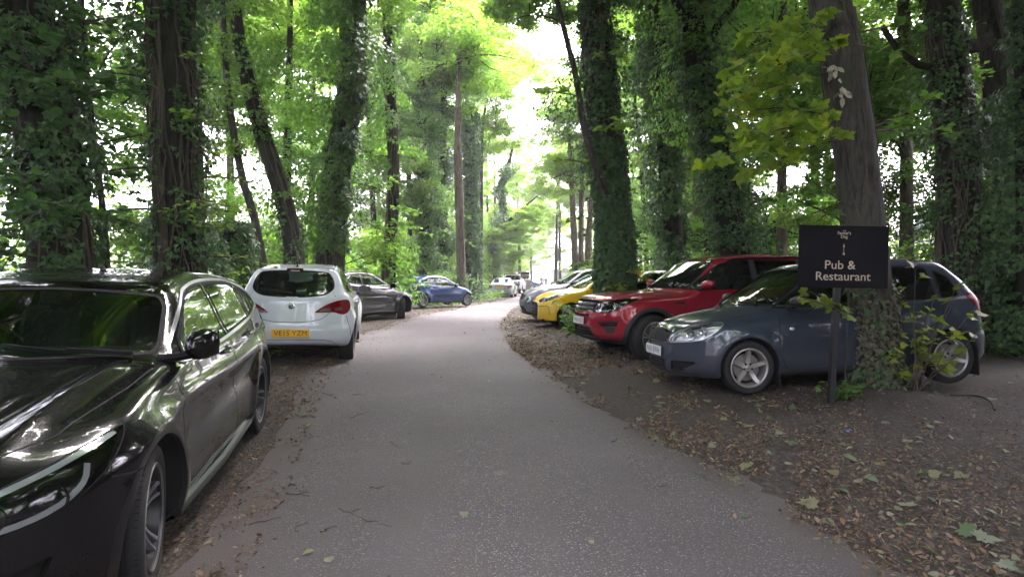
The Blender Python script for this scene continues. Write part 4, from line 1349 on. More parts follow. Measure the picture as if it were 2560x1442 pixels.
def ivy(Q, R, parent, z0, z1, thick, dens, mat, size=.075, seed=1, kind='ivy', bias=None, flip=.35, name='ivy', gap=-.35, cut=None):
    """leaves round the stem between two heights; thick = how far the mass stands off"""
    r = np.random.default_rng(seed)
    L = max(z1 - z0, .1)
    n = int(dens * L * 2 * PI * (R.mean() + thick * .7) * 1.0)
    t = z0 + L * r.random(n)
    c = np.c_[[np.interp(t, Q[:, 2], Q[:, i]) for i in range(3)]].T
    rad = np.interp(t, Q[:, 2], R)
    a = r.uniform(0, 2 * PI, n)
    dirv = np.c_[np.cos(a), np.sin(a), np.zeros(n)]
    surf = c + dirv * rad[:, None]
    w = wobble(surf, 2.2, seed + 5); w2 = wobble(surf, 7.0, seed + 6)
    th = thick * np.clip(.55 + .6 * w, .06, 1.6)
    if bias is not None:
        th = th * np.clip(.45 + (dirv @ np.array(bias)) * .9, .08, 1.6)
    d = th * r.random(n) ** .6 + .02
    p = c + dirv * (rad + d)[:, None] + r.normal(0, .02, (n, 3))
    keep = (w2 + .5 * w > gap)
    if cut is not None: keep &= (dirv @ np.array(bias)) > cut + .25 * w2
    p, dirv, d = p[keep], dirv[keep], d[keep]
    m = len(p)
    nr = dirv + np.c_[np.zeros(m), np.zeros(m), np.full(m, .45)] + r.normal(0, flip, (m, 3))
    return leaves(name, kind, p, nr, size * r.uniform(.55, 1.15, m), mat, parent, up=np.array([0, 0, -1.0]), sway=.5, seed=seed)

def vines(Q, R, parent, z0, z1, n, seed=1, rad=.014, spread=.03, mat=None, name='ivy_stems'):
    r = np.random.default_rng(seed); mb = MB()
    for k in range(n):
        a0 = r.uniform(0, 2 * PI); zz = np.arange(z0 + r.uniform(0, .3), z0 + (z1 - z0) * r.uniform(.5, 1.0), .16)
        if len(zz) < 4: continue
        a = a0 + np.cumsum(r.normal(0, .07, len(zz))) + .25 * np.sin(zz * r.uniform(.8, 2.0) + r.uniform(0, 6))
        c = np.c_[[np.interp(zz, Q[:, 2], Q[:, i]) for i in range(3)]].T; c[:, 2] = zz
        q = np.interp(zz, Q[:, 2], R) + .005 + spread * r.random() * np.abs(np.sin(zz * 1.3 + a0))
        mb.tube(c + np.c_[np.cos(a) * q, np.sin(a) * q, np.zeros(len(zz))], rad * r.uniform(.5, 1.4), mat or STEM, 5, caps=False)
    return mb.build(name, parent)

def sprays(parent, starts, dirs, lens, mat, leaf, size, seed=1, per=60, thick=1., droop=.25, kind='ovate', stick=None, name='foliage', flat=.45, twig=3, width=.35, limbname='branch'):
    """boughs that leave the stem and carry flat layers of leaves; returns nothing"""
    r = np.random.default_rng(seed); mb = MB(); Pp = []; Nr = []; Up = []
    for s, d, L in zip(starts, dirs, lens):
        d = np.array(d, float); d /= np.linalg.norm(d); s = np.array(s, float)
        k = 8; t = np.linspace(0, 1, k)
        bend = r.normal(0, .10, 3)
        main = s + d * (t * L)[:, None] + bend * (np.sin(t * PI) * L * .3)[:, None] + np.array([0, 0, -1]) * (droop * L * t ** 2)[:, None]
        mb.tube(main, np.linspace((.010 + .008 * L) * thick, .003, k), stick or STEM, 5, caps=False)
        side = np.cross(d, [0, 0, 1]); side /= np.linalg.norm(side) + 1e-9
        for q in range(int(twig * L) + 2):
            u = .2 + .8 * (q + r.random()) / (int(twig * L) + 2)
            o = np.array([np.interp(u, t, main[:, i]) for i in range(3)])
            sg = 1 if q % 2 else -1
            dd = side * sg * r.uniform(.5, 1) + d * r.uniform(.3, .9) + r.normal(0, .15, 3); dd /= np.linalg.norm(dd)
            l2 = L * width * r.uniform(.6, 1.2) * (1.15 - u * .6)
            tw = o + dd * (np.linspace(0, 1, 5) * l2)[:, None] + np.array([0, 0, -1]) * (droop * .5 * l2 * np.linspace(0, 1, 5) ** 2)[:, None]
            mb.tube(tw, np.linspace(.005 * min(1, thick + .2), .0018, 5), stick or STEM, 4, caps=False)
            m = max(3, int(per * l2))
            uu = r.uniform(.1, 1.05, m)
            pp = np.c_[[np.interp(uu, np.linspace(0, 1, 5), tw[:, i]) for i in range(3)]].T
            sd = r.choice([-1, 1], m)
            ld = np.cross(dd, [0, 0, 1.0])[None] * sd[:, None] * .8 + dd * .6 + r.normal(0, .3, (m, 3)); ld[:, 2] -= .25
            Pp.append(pp + r.normal(0, .012, (m, 3))); Up.append(ld)
            Nr.append(np.c_[r.normal(0, flat, (m, 2)), np.ones(m)])
    Pp, Nr, Up = np.concatenate(Pp), np.concatenate(Nr), np.concatenate(Up)
    br = mb.build(limbname, parent)
    Up = Up / np.linalg.norm(Up, axis=1)[:, None]
    return leaves(name, kind, Pp, Nr, size * r.uniform(.5, 1.15, len(Pp)), leaf, parent, up=Up, sway=.3, seed=seed)

# leaf masses shared by the crowns: flattened clumps of leaves on short boughs, with holes between
def crown_mesh(seed, n_clump, per, rad, leaf, size, kind='dia', zsq=.7):
    r = np.random.default_rng(seed)
    P0 = []; N0 = []; mb = MB()
    for c in range(n_clump):
        d = r.normal(size=3); d /= np.linalg.norm(d)
        q = d * rad * r.random() ** .45 * np.array([1, 1, zsq])
        s = rad * r.uniform(.13, .30)
        m = int(per * (s / (rad * .2)) ** 2)
        p = r.normal(size=(m, 3)); p /= np.linalg.norm(p, axis=1)[:, None]
        p = p * (r.random(m) ** .5)[:, None] * np.array([s, s, s * .45])
        P0.append(q + p); N0.append(np.c_[r.normal(0, .55, (m, 2)) + p[:, :2] / s * .5, np.ones(m)])
        if c % 3 == 0:
            mb.tube([q * .05, q * .5 + r.normal(0, .1, 3), q], [.045, .03, .01], BARK, 4, caps=False)
    P0, N0 = np.concatenate(P0), np.concatenate(N0)
    o = leaves('crown_mass', kind, P0, N0, size * r.uniform(.6, 1.2, len(P0)), leaf, None, seed=seed)
    b = mb.build('crown_boughs', None)
    me, me2 = o.data, b.data
    bpy.data.objects.remove(o); bpy.data.objects.remove(b)
    return me, me2
CROWN = {}
for nm, lm, k in (('canopy', 'canopy', 3), ('lime', 'lime', 3), ('deep', 'deep', 2), ('ivy', 'ivy', 2)):
    CROWN[nm] = [crown_mesh(100 + 10 * len(CROWN) + i, 62, 150, 3.0, LM[lm], .15 if nm != 'ivy' else .12) for i in range(k)]
CROWN['near'] = [crown_mesh(400 + i, 70, 190, 2.4, LM['canopy'], .125, 'ovate') for i in range(2)]
CROWN['hill'] = [crown_mesh(500 + i, 50, 110, 3.4, LM['hill'], .24) for i in range(2)]

def crown(parent, kind, at, scale=1.0, squash=1.0, boughs=True):
    me, me2 = random.choice(CROWN[kind])
    o = bpy.data.objects.new('crown', me); link(o, parent)
    o.location = at; o.rotation_euler = (random.uniform(-.3, .3), random.uniform(-.3, .3), random.uniform(0, 6.28))
    o.scale = (scale, scale, scale * squash)
    if boughs:
        b = bpy.data.objects.new('bough', me2); link(b, parent)
        b.location, b.rotation_euler, b.scale = o.location, o.rotation_euler, o.scale
    return o

def tree(name, label, path, rad, cat='tree', bark=None, group=None, n=18, seed=0, flare=.5, step=.25, lump=.07, top=None):
    """path in world coordinates, foot first; the thing's Empty stands at the foot"""
    path = [np.array(p, float) for p in path]
    foot = path[0].copy(); foot[2] = float(ground(foot[0], foot[1])) - .06
    path[0] = foot
    if top:       # carry the stem on upwards out of the picture
        d = path[-1] - path[-2]; d = d / max(d[2], .2)
        k = top - path[-1][2]
        if k > .5:
            path.append(path[-1] + np.array([d[0] * k * .5, d[1] * k * .5, k])); rad = list(rad) + [rad[-1] * .45]
    Q, R = resample(path, rad, step)
    e = empty(name, tuple(foot))
    TREES.append(e)
    tag(e, label, cat, group)
    Q = Q - foot
    trunk('trunk', Q, R, bark or BARK, e, n=n, seed=seed, flare=flare, lump=lump)
    return e, Q, R

def ivy_shoots(Q, R, e, z0, z1, n, seed, L=.8, size=.085, leaf='ivy', per=40):
    """short leafy shoots standing and hanging off an ivy clad stem"""
    r = np.random.default_rng(seed); z = z0 + (z1 - z0) * r.random(n); a = r.uniform(0, 6.28, n)
    c = np.c_[[np.interp(z, Q[:, 2], Q[:, i]) for i in range(3)]].T; rad = np.interp(z, Q[:, 2], R)
    d = np.c_[np.cos(a), np.sin(a), r.uniform(-.2, .6, n)]
    sprays(e, c + d * [1, 1, 0] * rad[:, None], d, L * r.uniform(.4, 1.2, n), None, LM[leaf], size, seed=seed, per=per, droop=.45, kind='ivy', thick=.5, twig=3.5, flat=.8, limbname='ivy_shoots', name='ivy_shoot_leaves')
# --- left side, nearest first
rt = np.random.default_rng(3)
e, Q, R = tree('ivy_clad_tree', 'thick dark ivy clad trunk at the far left, behind the black car', [P(150, 760, 7.2), P(150, 500, 7.2), P(95, 200, 7.2), P(50, -40, 7.1)], [.30, .29, .28, .26], seed=1, top=13)
ivy(Q, R, e, .1, 7.5, .34, 620, LM['ivy'], .085, 1, gap=-.5); ivy_shoots(Q, R, e, .8, 6.5, 40, 306, .8, .09); vines(Q, R, e, .0, 6.5, 20, 1)
crown(e, 'near', (Q[-1][0] - 1, Q[-1][1], 8.6), 1.0); crown(e, 'deep', (Q[-1][0] + .5, Q[-1][1] - 2.5, 9.6), 1.1); crown(e, 'deep', (-1.6, 2.0, 6.5), .8)
sprays(e, [(0, 0, z) for z in (1.5, 1.9, 2.2, 2.6, 3.0, 3.3, 3.7, 4.2, 4.6, 2.0, 2.8, 3.9)], [(rt.uniform(-.6, 1.1), rt.uniform(-1, .1), rt.uniform(-.1, .4)) for _ in range(12)], rt.uniform(1.0, 1.9, 12), None, LM['deep'], .115, seed=3, per=30, droop=.2)

e, Q, R = tree('sapling', 'thin dark stem rising between the two big ivy trunks on the left', [P(278, 720, 9.4), P(262, 560, 9.4), P(232, 300, 9.3), P(210, 0, 9.2)], [.055, .05, .045, .035], seed=2, n=8, flare=.2, top=8)
sprays(e, [Q[i] for i in (12, 14, 17, 19, 22, 24, 20, 15)], [(rt.uniform(-1, 1), rt.uniform(-1, .6), rt.uniform(0, .5)) for _ in range(8)], rt.uniform(.8, 1.6, 8), None, LM['lime'], .10, seed=5, per=28)

e, Q, R = tree('ivy_clad_tree', 'broad straight trunk wrapped in bare ivy stems, left of the white hatchback', [P(452, 790, 9.0), P(450, 660, 9.0), P(443, 400, 9.0), P(436, 200, 9.0), P(428, -20, 9.0)], [.30, .275, .27, .265, .255], seed=4, top=14)
vines(Q, R, e, .0, 7.5, 46, 4, .017, .07)
ivy(Q, R, e, .1, 8.5, .38, 480, LM['ivy'], .08, 5, bias=(-1, -.1, 0), cut=.35); ivy(Q, R, e, .1, 8.5, .40, 480, LM['ivy'], .08, 6, bias=(1, .05, 0), cut=.35); ivy(Q, R, e, .2, 8, .10, 150, LM['ivy'], .07, 7, gap=.3)
sprays(e, [(0.2, -.1, z) for z in (1.2, 1.6, 2.0, 2.4, 2.7, 3.1, 3.5, 4.0, 4.4)], [(rt.uniform(.3, 1.1), rt.uniform(-1, -.1), rt.uniform(-.1, .35)) for _ in range(9)], rt.uniform(.8, 1.5, 9), None, LM['canopy'], .10, seed=7, per=24, droop=.35)
sprays(e, [(-.2, 0, z) for z in (1.0, 1.4, 1.9, 2.3, 2.9, 3.4, 4.1)], [(rt.uniform(-1.2, -.3), rt.uniform(-.8, .2), rt.uniform(-.1, .3)) for _ in range(7)], rt.uniform(1.0, 1.9, 7), None, LM['deep'], .10, seed=8, per=30, droop=.25)
crown(e, 'near', (1.5, .5, 9.3), 1.0); crown(e, 'canopy', (-1.5, -2, 10), 1.1); crown(e, 'near', (2.6, -3.6, 9.4), .9)

e, Q, R = tree('ivy_covered_stump', 'low stump smothered in dark ivy behind the left side of the white hatchback', [P(585, 760, 11.5), P(585, 640, 11.5), P(583, 560, 11.5)], [.28, .27, .22], seed=9)
ivy(Q, R, e, .0, 2.35, .22, 900, LM['ivy'], .085, 9, gap=-.9)
e, Q, R = tree('leaning_tree', 'slim bare trunk leaning left, seen just over the white hatchback', [P(692, 720, 14), P(640, 560, 14), P(606, 440, 14), P(575, 250, 14), P(560, 0, 14)], [.10, .085, .08, .07, .06], bark=BARK_G, seed=10, n=10, flare=.3, top=11)
ivy(Q, R, e, 4.0, 8, .35, 260, LM['canopy'], .09, 10)
e, Q, R = tree('leaning_tree', 'stout leaning trunk with peeling ivy between the slim stem and the big dark trunk', [P(738, 740, 15.2), P(734, 620, 15.2), P(700, 470, 15.2), P(655, 330, 15.3), P(612, 160, 15.4), P(585, -10, 15.5)], [.21, .20, .19, .175, .165, .15], seed=11, top=13)
vines(Q, R, e, 0, 7, 16, 11, .016); ivy(Q, R, e, .1, 3, .12, 260, LM['ivy'], .085, 12, gap=.0); ivy(Q, R, e, 3, 9, .55, 240, LM['lime'], .095, 13, gap=.0)
crown(e, 'canopy', (-3.0, .5, 9.6), 1.1); crown(e, 'lime', (-3.6, 1, 6.4), .75)

e, Q, R = tree('ivy_clad_tree', 'tall dark curving trunk with a mass of ivy on its left side', [P(818, 745, 17), P(826, 640, 17), P(838, 470, 17), P(868, 300, 17), P(885, 130, 17), P(884, -20, 17)], [.36, .31, .29, .25, .24, .22], seed=14, top=16)
vines(Q, R, e, 0, 8.5, 26, 14, .02, .06); ivy(Q, R, e, .2, 9.5, .12, 170, LM['ivy'], .10, 14, gap=.25)
ivy(Q, R, e, 2.0, 10.5, 1.9, 300, LM['lime'], .115, 15, bias=(-1.2, .1, 0), gap=-.45); ivy(Q, R, e, 2.6, 10, .75, 230, LM['ivy'], .11, 16, bias=(1, 0, 0), gap=-.2)
crown(e, 'canopy', (-1.5, -1.5, 12), 1.2); crown(e, 'near', (3.0, -3.2, 11.8), 1.2)

e, Q, R = tree('tall_tree', 'slender straight trunk with tufts of pale leaves above the dark grey coupe', [P(972, 745, 22), P(974, 640, 22), P(985, 420, 22), P(975, 200, 22), P(968, -10, 22)], [.24, .20, .18, .17, .16], seed=17, bark=BARK, top=16)
vines(Q, R, e, 0, 9, 16, 17, .018); ivy(Q, R, e, .3, 11, .85, 170, LM['lime'], .13, 17, gap=.1)
sprays(e, [(0, 0, z) for z in (1.6, 2.0, 2.4, 2.8, 3.2, 3.6, 4.2, 4.8, 5.5)], [(rt.uniform(-1, 1), rt.uniform(-1.2, -.2), rt.uniform(-.1, .3)) for _ in range(9)], rt.uniform(1.4, 2.6, 9), None, LM['lime'], .15, seed=18, per=26, droop=.3)
crown(e, 'canopy', (0, -1, 11.5), 1.1)

e, Q, R = tree('ivy_column_tree', 'dense column of ivy rising behind the dark coupe bonnet', [P(1068, 735, 34), P(1066, 600, 34), P(1056, 300, 34), P(1050, 60, 34)], [.30, .27, .24, .2], seed=19, top=16)
ivy(Q, R, e, .2, 11.5, 1.15, 240, LM['lime'], .13, 19, gap=-.5); ivy(Q, R, e, .2, 11.5, .7, 160, LM['ivy'], .13, 29, gap=-.5); ivy_shoots(Q, R, e, 1, 12, 46, 304, 1.7, .16, 'lime', 22); crown(e, 'lime', (-1.2, 1, 9.5), .9); crown(e, 'lime', (.5, 0, 13), 1.0)
e, Q, R = tree('ivy_column_tree', 'narrow dark column of ivy directly above the small blue car', [P(1105, 730, 36), P(1103, 500, 36), P(1110, 250, 36)], [.28, .25, .2], seed=20, top=15)
ivy(Q, R, e, .2, 11, .8, 260, LM['ivy'], .14, 20, gap=-.4); ivy_shoots(Q, R, e, 1, 12, 40, 305, 1.5, .16, 'lime', 22); crown(e, 'lime', (.3, 0, 12.5), .9)
e, Q, R = tree('bare_trunk_tree', 'pale straight trunk standing just right of the small blue car', [P(1156, 728, 33), P(1150, 560, 33), P(1145, 400, 33), P(1148, 180, 33), P(1152, 0, 33)], [.24, .215, .205, .17, .14], bark=BARK_L, seed=21, top=17)
ivy(Q, R, e, .1, 1.3, .2, 300, LM['ivy'], .13, 21); vines(Q, R, e, 2, 10, 8, 21, .012); crown(e, 'canopy', (.6, -1, 12.5), 1.15); crown(e, 'canopy', (-.2, 1, 15.2), 1.1)
e, Q, R = tree('ivy_column_tree', 'ivy darkened trunk behind the small half hidden sign', [P(1178, 722, 40), P(1176, 500, 40), P(1174, 250, 40)], [.40, .34, .28], seed=22, top=17)
ivy(Q, R, e, 1.8, 13.5, .65, 200, LM['ivy'], .16, 22, gap=-.5); crown(e, 'canopy', (0, 0, 15), 1.2)
e, Q, R = tree('sapling', 'thin grey stem between the small sign and the silver saloon', [P(1201, 722, 42), P(1203, 520, 42), P(1207, 330, 42), P(1225, 200, 42)], [.15, .125, .10, .06], bark=BARK_G, seed=23, n=10, flare=.2)
crown(e, 'canopy', (1.0, 0, 11.2), .8); crown(e, 'canopy', (.5, 0, 13.6), .9)
e, Q, R = tree('crooked_tree', 'ivy hung crooked tree with a long bough arching over the silver saloon', [P(1228, 712, 54), P(1236, 620, 54), P(1262, 540, 54), P(1252, 470, 54), P(1275, 400, 54)], [.35, .30, .28, .26, .18], seed=24, top=13)
ivy(Q, R, e, .5, 11, .9, 120, LM['ivy'], .20, 24)
mb = MB(); b0 = P(1238, 610, 54) - np.array(e.location)
mb.tube([b0, P(1262, 565, 53.6) - np.array(e.location), P(1290, 535, 53) - np.array(e.location), P(1318, 512, 52.5) - np.array(e.location), P(1345, 490, 52) - np.array(e.location)], [.2, .17, .14, .10, .05], BARK, 8); mb.build('bough', e)
for (px, py, s) in ((1290, 575, .75), (1310, 540, .7), (1265, 600, .7), (1345, 520, .6), (1290, 640, .55), (1240, 660, .6)):
    crown(e, 'canopy', P(px, py, 53) - np.array(e.location), s, .6)

# --- right side
e, Q, R = tree('ivy_clad_tree', 'great ivy clad trunk standing between the yellow car and the red car', [P(1540, 775, 13.6), P(1538, 640, 13.6), P(1525, 450, 13.6), P(1502, 250, 13.6), P(1488, 60, 13.6), P(1480, -60, 13.6)], [.36, .33, .30, .27, .25, .23], seed=30, top=15)
ivy(Q, R, e, .1, 4.2, .10, 1700, LM['ivy'], .088, 30, gap=-1.4); ivy(Q, R, e, 3.6, 9.5, .16, 420, LM['ivy'], .085, 31, gap=.1); ivy(Q, R, e, 3.2, 9.5, .95, 200, LM['ivy'], .085, 32, bias=(-1, -.1, 0), gap=-.2); vines(Q, R, e, 3.0, 9, 26, 30, .02, .06)
ivy(Q, R, e, 3.5, 9.5, .6, 200, LM['ivy'], .085, 35, bias=(1, .1, 0), gap=-.1)
ivy_shoots(Q, R, e, 1.2, 8.5, 46, 301, .75)
sprays(e, [(.15, -.25, z) for z in (.9, 1.0, 1.15, 1.3, 1.2, 1.0, 1.4)], [(.9, -.7, .1), (.5, -1, .2), (-.3, -1, .1), (1, -.3, .05), (-.9, -.5, .1), (1.1, -.5, -.05), (.2, -1, .3)], [.75, .6, .55, .8, .5, 1.0, .5], None, LM['maple'], .16, seed=33, per=22, kind='maple', droop=.2)
crown(e, 'near', (-1.6, -.5, 9.2), .95); crown(e, 'near', (1.8, -1, 9.8), 1.0); crown(e, 'canopy', (-.5, -3.5, 11.5), 1.1)
o = np.array(e.location); mb = MB()
Q = np.array(catmull([P(1528, 500, 13.4) - o, P(1500, 450, 13.1) - o, P(1462, 330, 12.9) - o, P(1440, 200, 12.9) - o, P(1405, 60, 12.9) - o, P(1380, -40, 12.9) - o, P(1340, -200, 12.8) - o], 6))
mb.tube(Q, np.linspace(.075, .045, len(Q)), BARK_G, 9); mb.build('bough', e)
sprays(e, [Q[i] for i in (8, 12, 16, 20, 24, 28)], [(-1, -.6, .3), (.6, -1, .2), (-.8, -.9, .1), (1, -.3, .2), (-1, .2, .3), (.8, -.8, .3)], [1.1, 1.2, 1.3, 1.1, 1.3, 1.4], None, LM['canopy'], .15, seed=36, per=20, kind='maple', droop=.25)

e, Q, R = tree('ivy_clad_tree', 'shaggy ivy clad tree seen over the red car windscreen', [P(1690, 740, 18.5), P(1686, 600, 18.5), P(1668, 420, 18.5), P(1655, 200, 18.5), P(1640, 0, 18.5)], [.30, .28, .25, .22, .2], seed=40, top=15)
ivy(Q, R, e, .2, 10.5, .60, 420, LM['ivy'], .11, 40, gap=-.25); ivy_shoots(Q, R, e, 1.5, 9.5, 44, 302, 1.1, .11); crown(e, 'deep', (.4, 0, 10.6), .9); crown(e, 'canopy', (-.4, -1, 13.5), 1.2)
e, Q, R = tree('pale_trunk_tree', 'pale dead looking trunk deep behind the red car roof', [P(1745, 730, 25), P(1742, 560, 25), P(1745, 350, 25), P(1742, 150, 25)], [.20, .18, .16, .13], bark=BARK_L, seed=41, n=12, top=14)
vines(Q, R, e, .5, 6, 10, 41, .012); crown(e, 'lime', (0, 0, 10), 1.0); crown(e, 'canopy', (1, 0, 13), 1.0)
e, Q, R = tree('ivy_clad_tree', 'large leaning ivy clad tree directly above the red car roof', [P(1842, 740, 15), P(1836, 620, 15), P(1800, 430, 15), P(1760, 260, 15), P(1735, 100, 15), P(1722, -40, 15)], [.34, .32, .27, .25, .24, .22], seed=42, top=15)
ivy(Q, R, e, .2, 9.5, .45, 520, LM['ivy'], .095, 42, gap=-.35); ivy(Q, R, e, 3.0, 10, 1.2, 190, LM['lime'], .10, 43, gap=.0); vines(Q, R, e, .5, 8, 10, 42); crown(e, 'canopy', (-.5, -1.5, 10.2), 1.0); crown(e, 'near', (1.5, -2, 10.6), 1.0)
ivy_shoots(Q, R, e, 1.5, 8.5, 52, 303, 1.1, .10)
mb = MB(); o = np.array(e.location); mb.tube([P(1765, 160, 15) - o, P(1735, 90, 14.8) - o, P(1690, 20, 14.6) - o, P(1660, -50, 14.4) - o], [.12, .10, .09, .07], BARK, 8); mb.tube([P(1760, 140, 15) - o, P(1790, 70, 14.8) - o, P(1830, 20, 14.6) - o, P(1860, -40, 14.4) - o], [.10, .09, .08, .06], BARK, 8); mb.build('bough', e)

# the bare trunk by the sign
eb, Qb, Rb = tree('bare_trunk_tree', 'smooth grey trunk with withered ivy at its foot, right behind the pub sign', [P(2192, 985, 7.45), P(2186, 880, 7.45), P(2172, 700, 7.45), P(2152, 520, 7.45), P(2132, 350, 7.45), P(2104, 180, 7.45), P(2080, 40, 7.45), P(2062, -60, 7.45)], [.265, .245, .225, .222, .215, .20, .185, .175], bark=BARK_G, seed=50, n=28, flare=.32, step=.12, lump=.03, top=13)
vines(Qb, Rb, eb, 1.9, 6.2, 11, 51, .006, .025); vines(Qb, Rb, eb, .1, 1.7, 12, 52, .006, .02)
ivy(Qb, Rb, eb, .08, 1.45, .05, 1500, LM['dead_ivy'], .062, 52, bias=(-1.0, -.55, 0), gap=-.5, name='withered_ivy'); ivy(Qb, Rb, eb, .05, 1.5, .06, 560, LM['ivy'], .06, 53, bias=(.7, -.8, 0), gap=.15)
ivy(Qb, Rb, eb, .0, .35, .16, 500, LM['ivy'], .06, 54, bias=(-.6, -.8, 0), gap=.0); ivy(Qb, Rb, eb, 3.2, 6.5, .07, 160, LM['deep'], .05, 56, bias=(-1, 0, 0), gap=.3)
ob = np.array(eb.location)
def bough_from(px, py, D0, px2, py2, D1, L=None):
    a = P(px, py, D0) - ob; b = P(px2, py2, D1) - ob
    return a, b - a, np.linalg.norm(b - a)
A = [bough_from(2080, 60, 7.35, 1850, 95, 6.7), bough_from(2085, 180, 7.35, 1850, 200, 6.8), bough_from(2085, 130, 7.35, 1800, 150, 6.3), bough_from(2075, 100, 7.35, 1880, 40, 6.6), bough_from(2070, 140, 7.3, 1900, 105, 6.1), bough_from(2080, 135, 7.3, 1960, 75, 6.5)]
B2 = [bough_from(2098, 300, 7.35, 1850, 245, 6.9), bough_from(2100, 350, 7.35, 1850, 390, 6.7), bough_from(2098, 330, 7.35, 1790, 330, 6.3), bough_from(2098, 325, 7.35, 1880, 290, 6.5), bough_from(2100, 335, 7.35, 1930, 360, 6.4), bough_from(2098, 330, 7.35, 1830, 300, 6.8)]
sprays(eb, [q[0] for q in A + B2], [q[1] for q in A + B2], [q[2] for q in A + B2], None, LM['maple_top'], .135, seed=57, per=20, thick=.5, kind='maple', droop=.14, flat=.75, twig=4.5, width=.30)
C2 = [bough_from(2150, 330, 7.5, 2330, 200, 8.4), bough_from(2150, 335, 7.5, 2350, 310, 8.6), bough_from(2135, 90, 7.5, 2290, 60, 7.2), bough_from(2110, 555, 7.35, 1960, 470, 6.9), bough_from(2160, 560, 7.4, 2010, 430, 7.6), bough_from(2110, 110, 7.3, 2260, 130, 6.9)]
sprays(eb, [q[0] for q in C2], [q[1] for q in C2], [q[2] for q in C2], None, LM['lime'], .14, seed=58, per=14, kind='maple', droop=.08, flat=.4, twig=3, width=.25)
crown(eb, 'near', (-1.2, -.4, 8.4), 1.0); crown(eb, 'near', (-2.4, -4.0, 9.4), 1.0); crown(eb, 'near', (1.0, -3.2, 8.6), 1.1)
# pale dried bunches hanging on that trunk
for (px, py, s) in ((2086, 178, 1.0), (2102, 232, 1.15)):
    c = P(px, py, 7.16); r = np.random.default_rng(int(px)); mb = MB()
    n = 9
    pp = c + r.normal(0, .028 * s, (n, 3)) * np.array([1, .4, 1.5])
    o = leaves('dried_leaf_bunch', 'curl', pp, r.normal(0, 1, (n, 3)) + np.array([0, -1.2, 0]), np.full(n, .11 * s), plain('bleached_leaf', (.42, .38, .30), .7), up=np.array([0, 0, -1.0]), sway=.5, seed=int(px))
    tag(o, 'bleached dry leaf bunch hanging on the grey trunk above the sign, ' + ('the upper' if py < 200 else 'the lower') + ' one', 'dry leaves', 'dry leaf bunches')

# sycamore shoots growing out at the foot of the trunk
es = empty('sapling', tuple(P(2275, 955, 7.2)))
tag(es, 'leafy sycamore shoots in front of the blue-grey hatchback rear wheel', 'sapling')
es.location[2] = float(ground(es.location[0], es.location[1]))
o = np.array(es.location)
tips = [(2290, 660), (2350, 700), (2400, 690), (2440, 760), (2470, 800), (2330, 790), (2380, 830), (2300, 850), (2430, 860), (2260, 720), (2380, 760), (2240, 850)]
st = [(np.array([rt.uniform(-.1, .2), rt.uniform(-.1, .1), .02])) for _ in tips]
dv = [P(a, b, 6.95 + rt.uniform(-.2, .3)) - o - s for (a, b), s in zip(tips, st)]
sprays(es, st, dv, [np.linalg.norm(d) for d in dv], None, LM['maple'], .115, seed=60, per=17, thick=.35, kind='maple', droop=.02, flat=.5, twig=2.2, width=.16, limbname='stem')
el = empty('sapling', tuple(P(2135, 800, 6.9))); o = np.array(el.location)
tag(el, 'small yellow green sycamore sprig sticking out under the pub sign', 'sapling')
dv = [P(2010, 745, 6.6) - o, P(2060, 740, 6.5) - o, P(2025, 728, 6.7) - o]
sprays(el, [np.zeros(3)] * 3, dv, [np.linalg.norm(d) for d in dv], None, LM['maple'], .12, seed=61, per=20, thick=.4, kind='maple', droop=.0, flat=.5, width=.2, limbname='stem')
ep = empty('small_plant', tuple(P(2092, 1010, 6.75))); ep.location[2] = float(ground(ep.location[0], ep.location[1])); o = np.array(ep.location)
tag(ep, 'low bright green plant with round leaves at the foot of the sign post', 'plant')
dv = [(rt.uniform(-.20, .20), rt.uniform(-.2, .06), rt.uniform(.06, .26)) for _ in range(13)]
sprays(ep, [np.zeros(3)] * 13, dv, [np.linalg.norm(d) for d in dv], None, LM['lime'], .075, seed=62, per=46, thick=.3, kind='ovate', droop=.15, flat=.7, twig=6, width=.45, limbname='stem')
ep = empty('small_plant', tuple(P(1440, 835, 14.2))); ep.location[2] = float(ground(ep.location[0], ep.location[1]))
tag(ep, 'green leafy shoots at the front wheel of the yellow car', 'plant')
dv = [(rt.uniform(-.45, .45), rt.uniform(-.4, .3), rt.uniform(.05, .75)) for _ in range(26)]
sprays(ep, [np.zeros(3)] * 26, dv, [np.linalg.norm(d) for d in dv], None, LM['lime'], .10, seed=63, per=34, thick=.4, kind='ovate', droop=.1, flat=.7, twig=4, width=.4, limbname='stem')

e, Q, R = tree('ivy_clad_tree', 'dark trunk with patches of ivy standing beyond the rear of the blue-grey hatchback', [P(2405, 800, 11.2), P(2396, 600, 11.2), P(2392, 400, 11.2), P(2372, 200, 11.2), P(2348, 0, 11.2)], [.32, .29, .27, .26, .26], seed=70, top=14)
vines(Q, R, e, 0, 7, 30, 70, .016, .05); ivy(Q, R, e, .2, 9, .22, 330, LM['ivy'], .085, 70, gap=.0, bias=(-.9, -.4, 0)); ivy(Q, R, e, 3.0, 9, .7, 150, LM['ivy'], .085, 71, gap=.0, bias=(-1, 0, 0))
mb = MB(); o = np.array(e.location); mb.tube([P(2410, 120, 11.1) - o, P(2440, 118, 11) - o, P(2475, 95, 10.9) - o], [.14, .12, .10], BARK_G, 8); mb.tube([P(2355, 180, 11.1) - o, P(2290, 165, 11) - o, P(2240, 130, 10.9) - o, P(2200, 70, 10.8) - o], [.07, .06, .05, .04], BARK, 8); mb.build('bough', e)
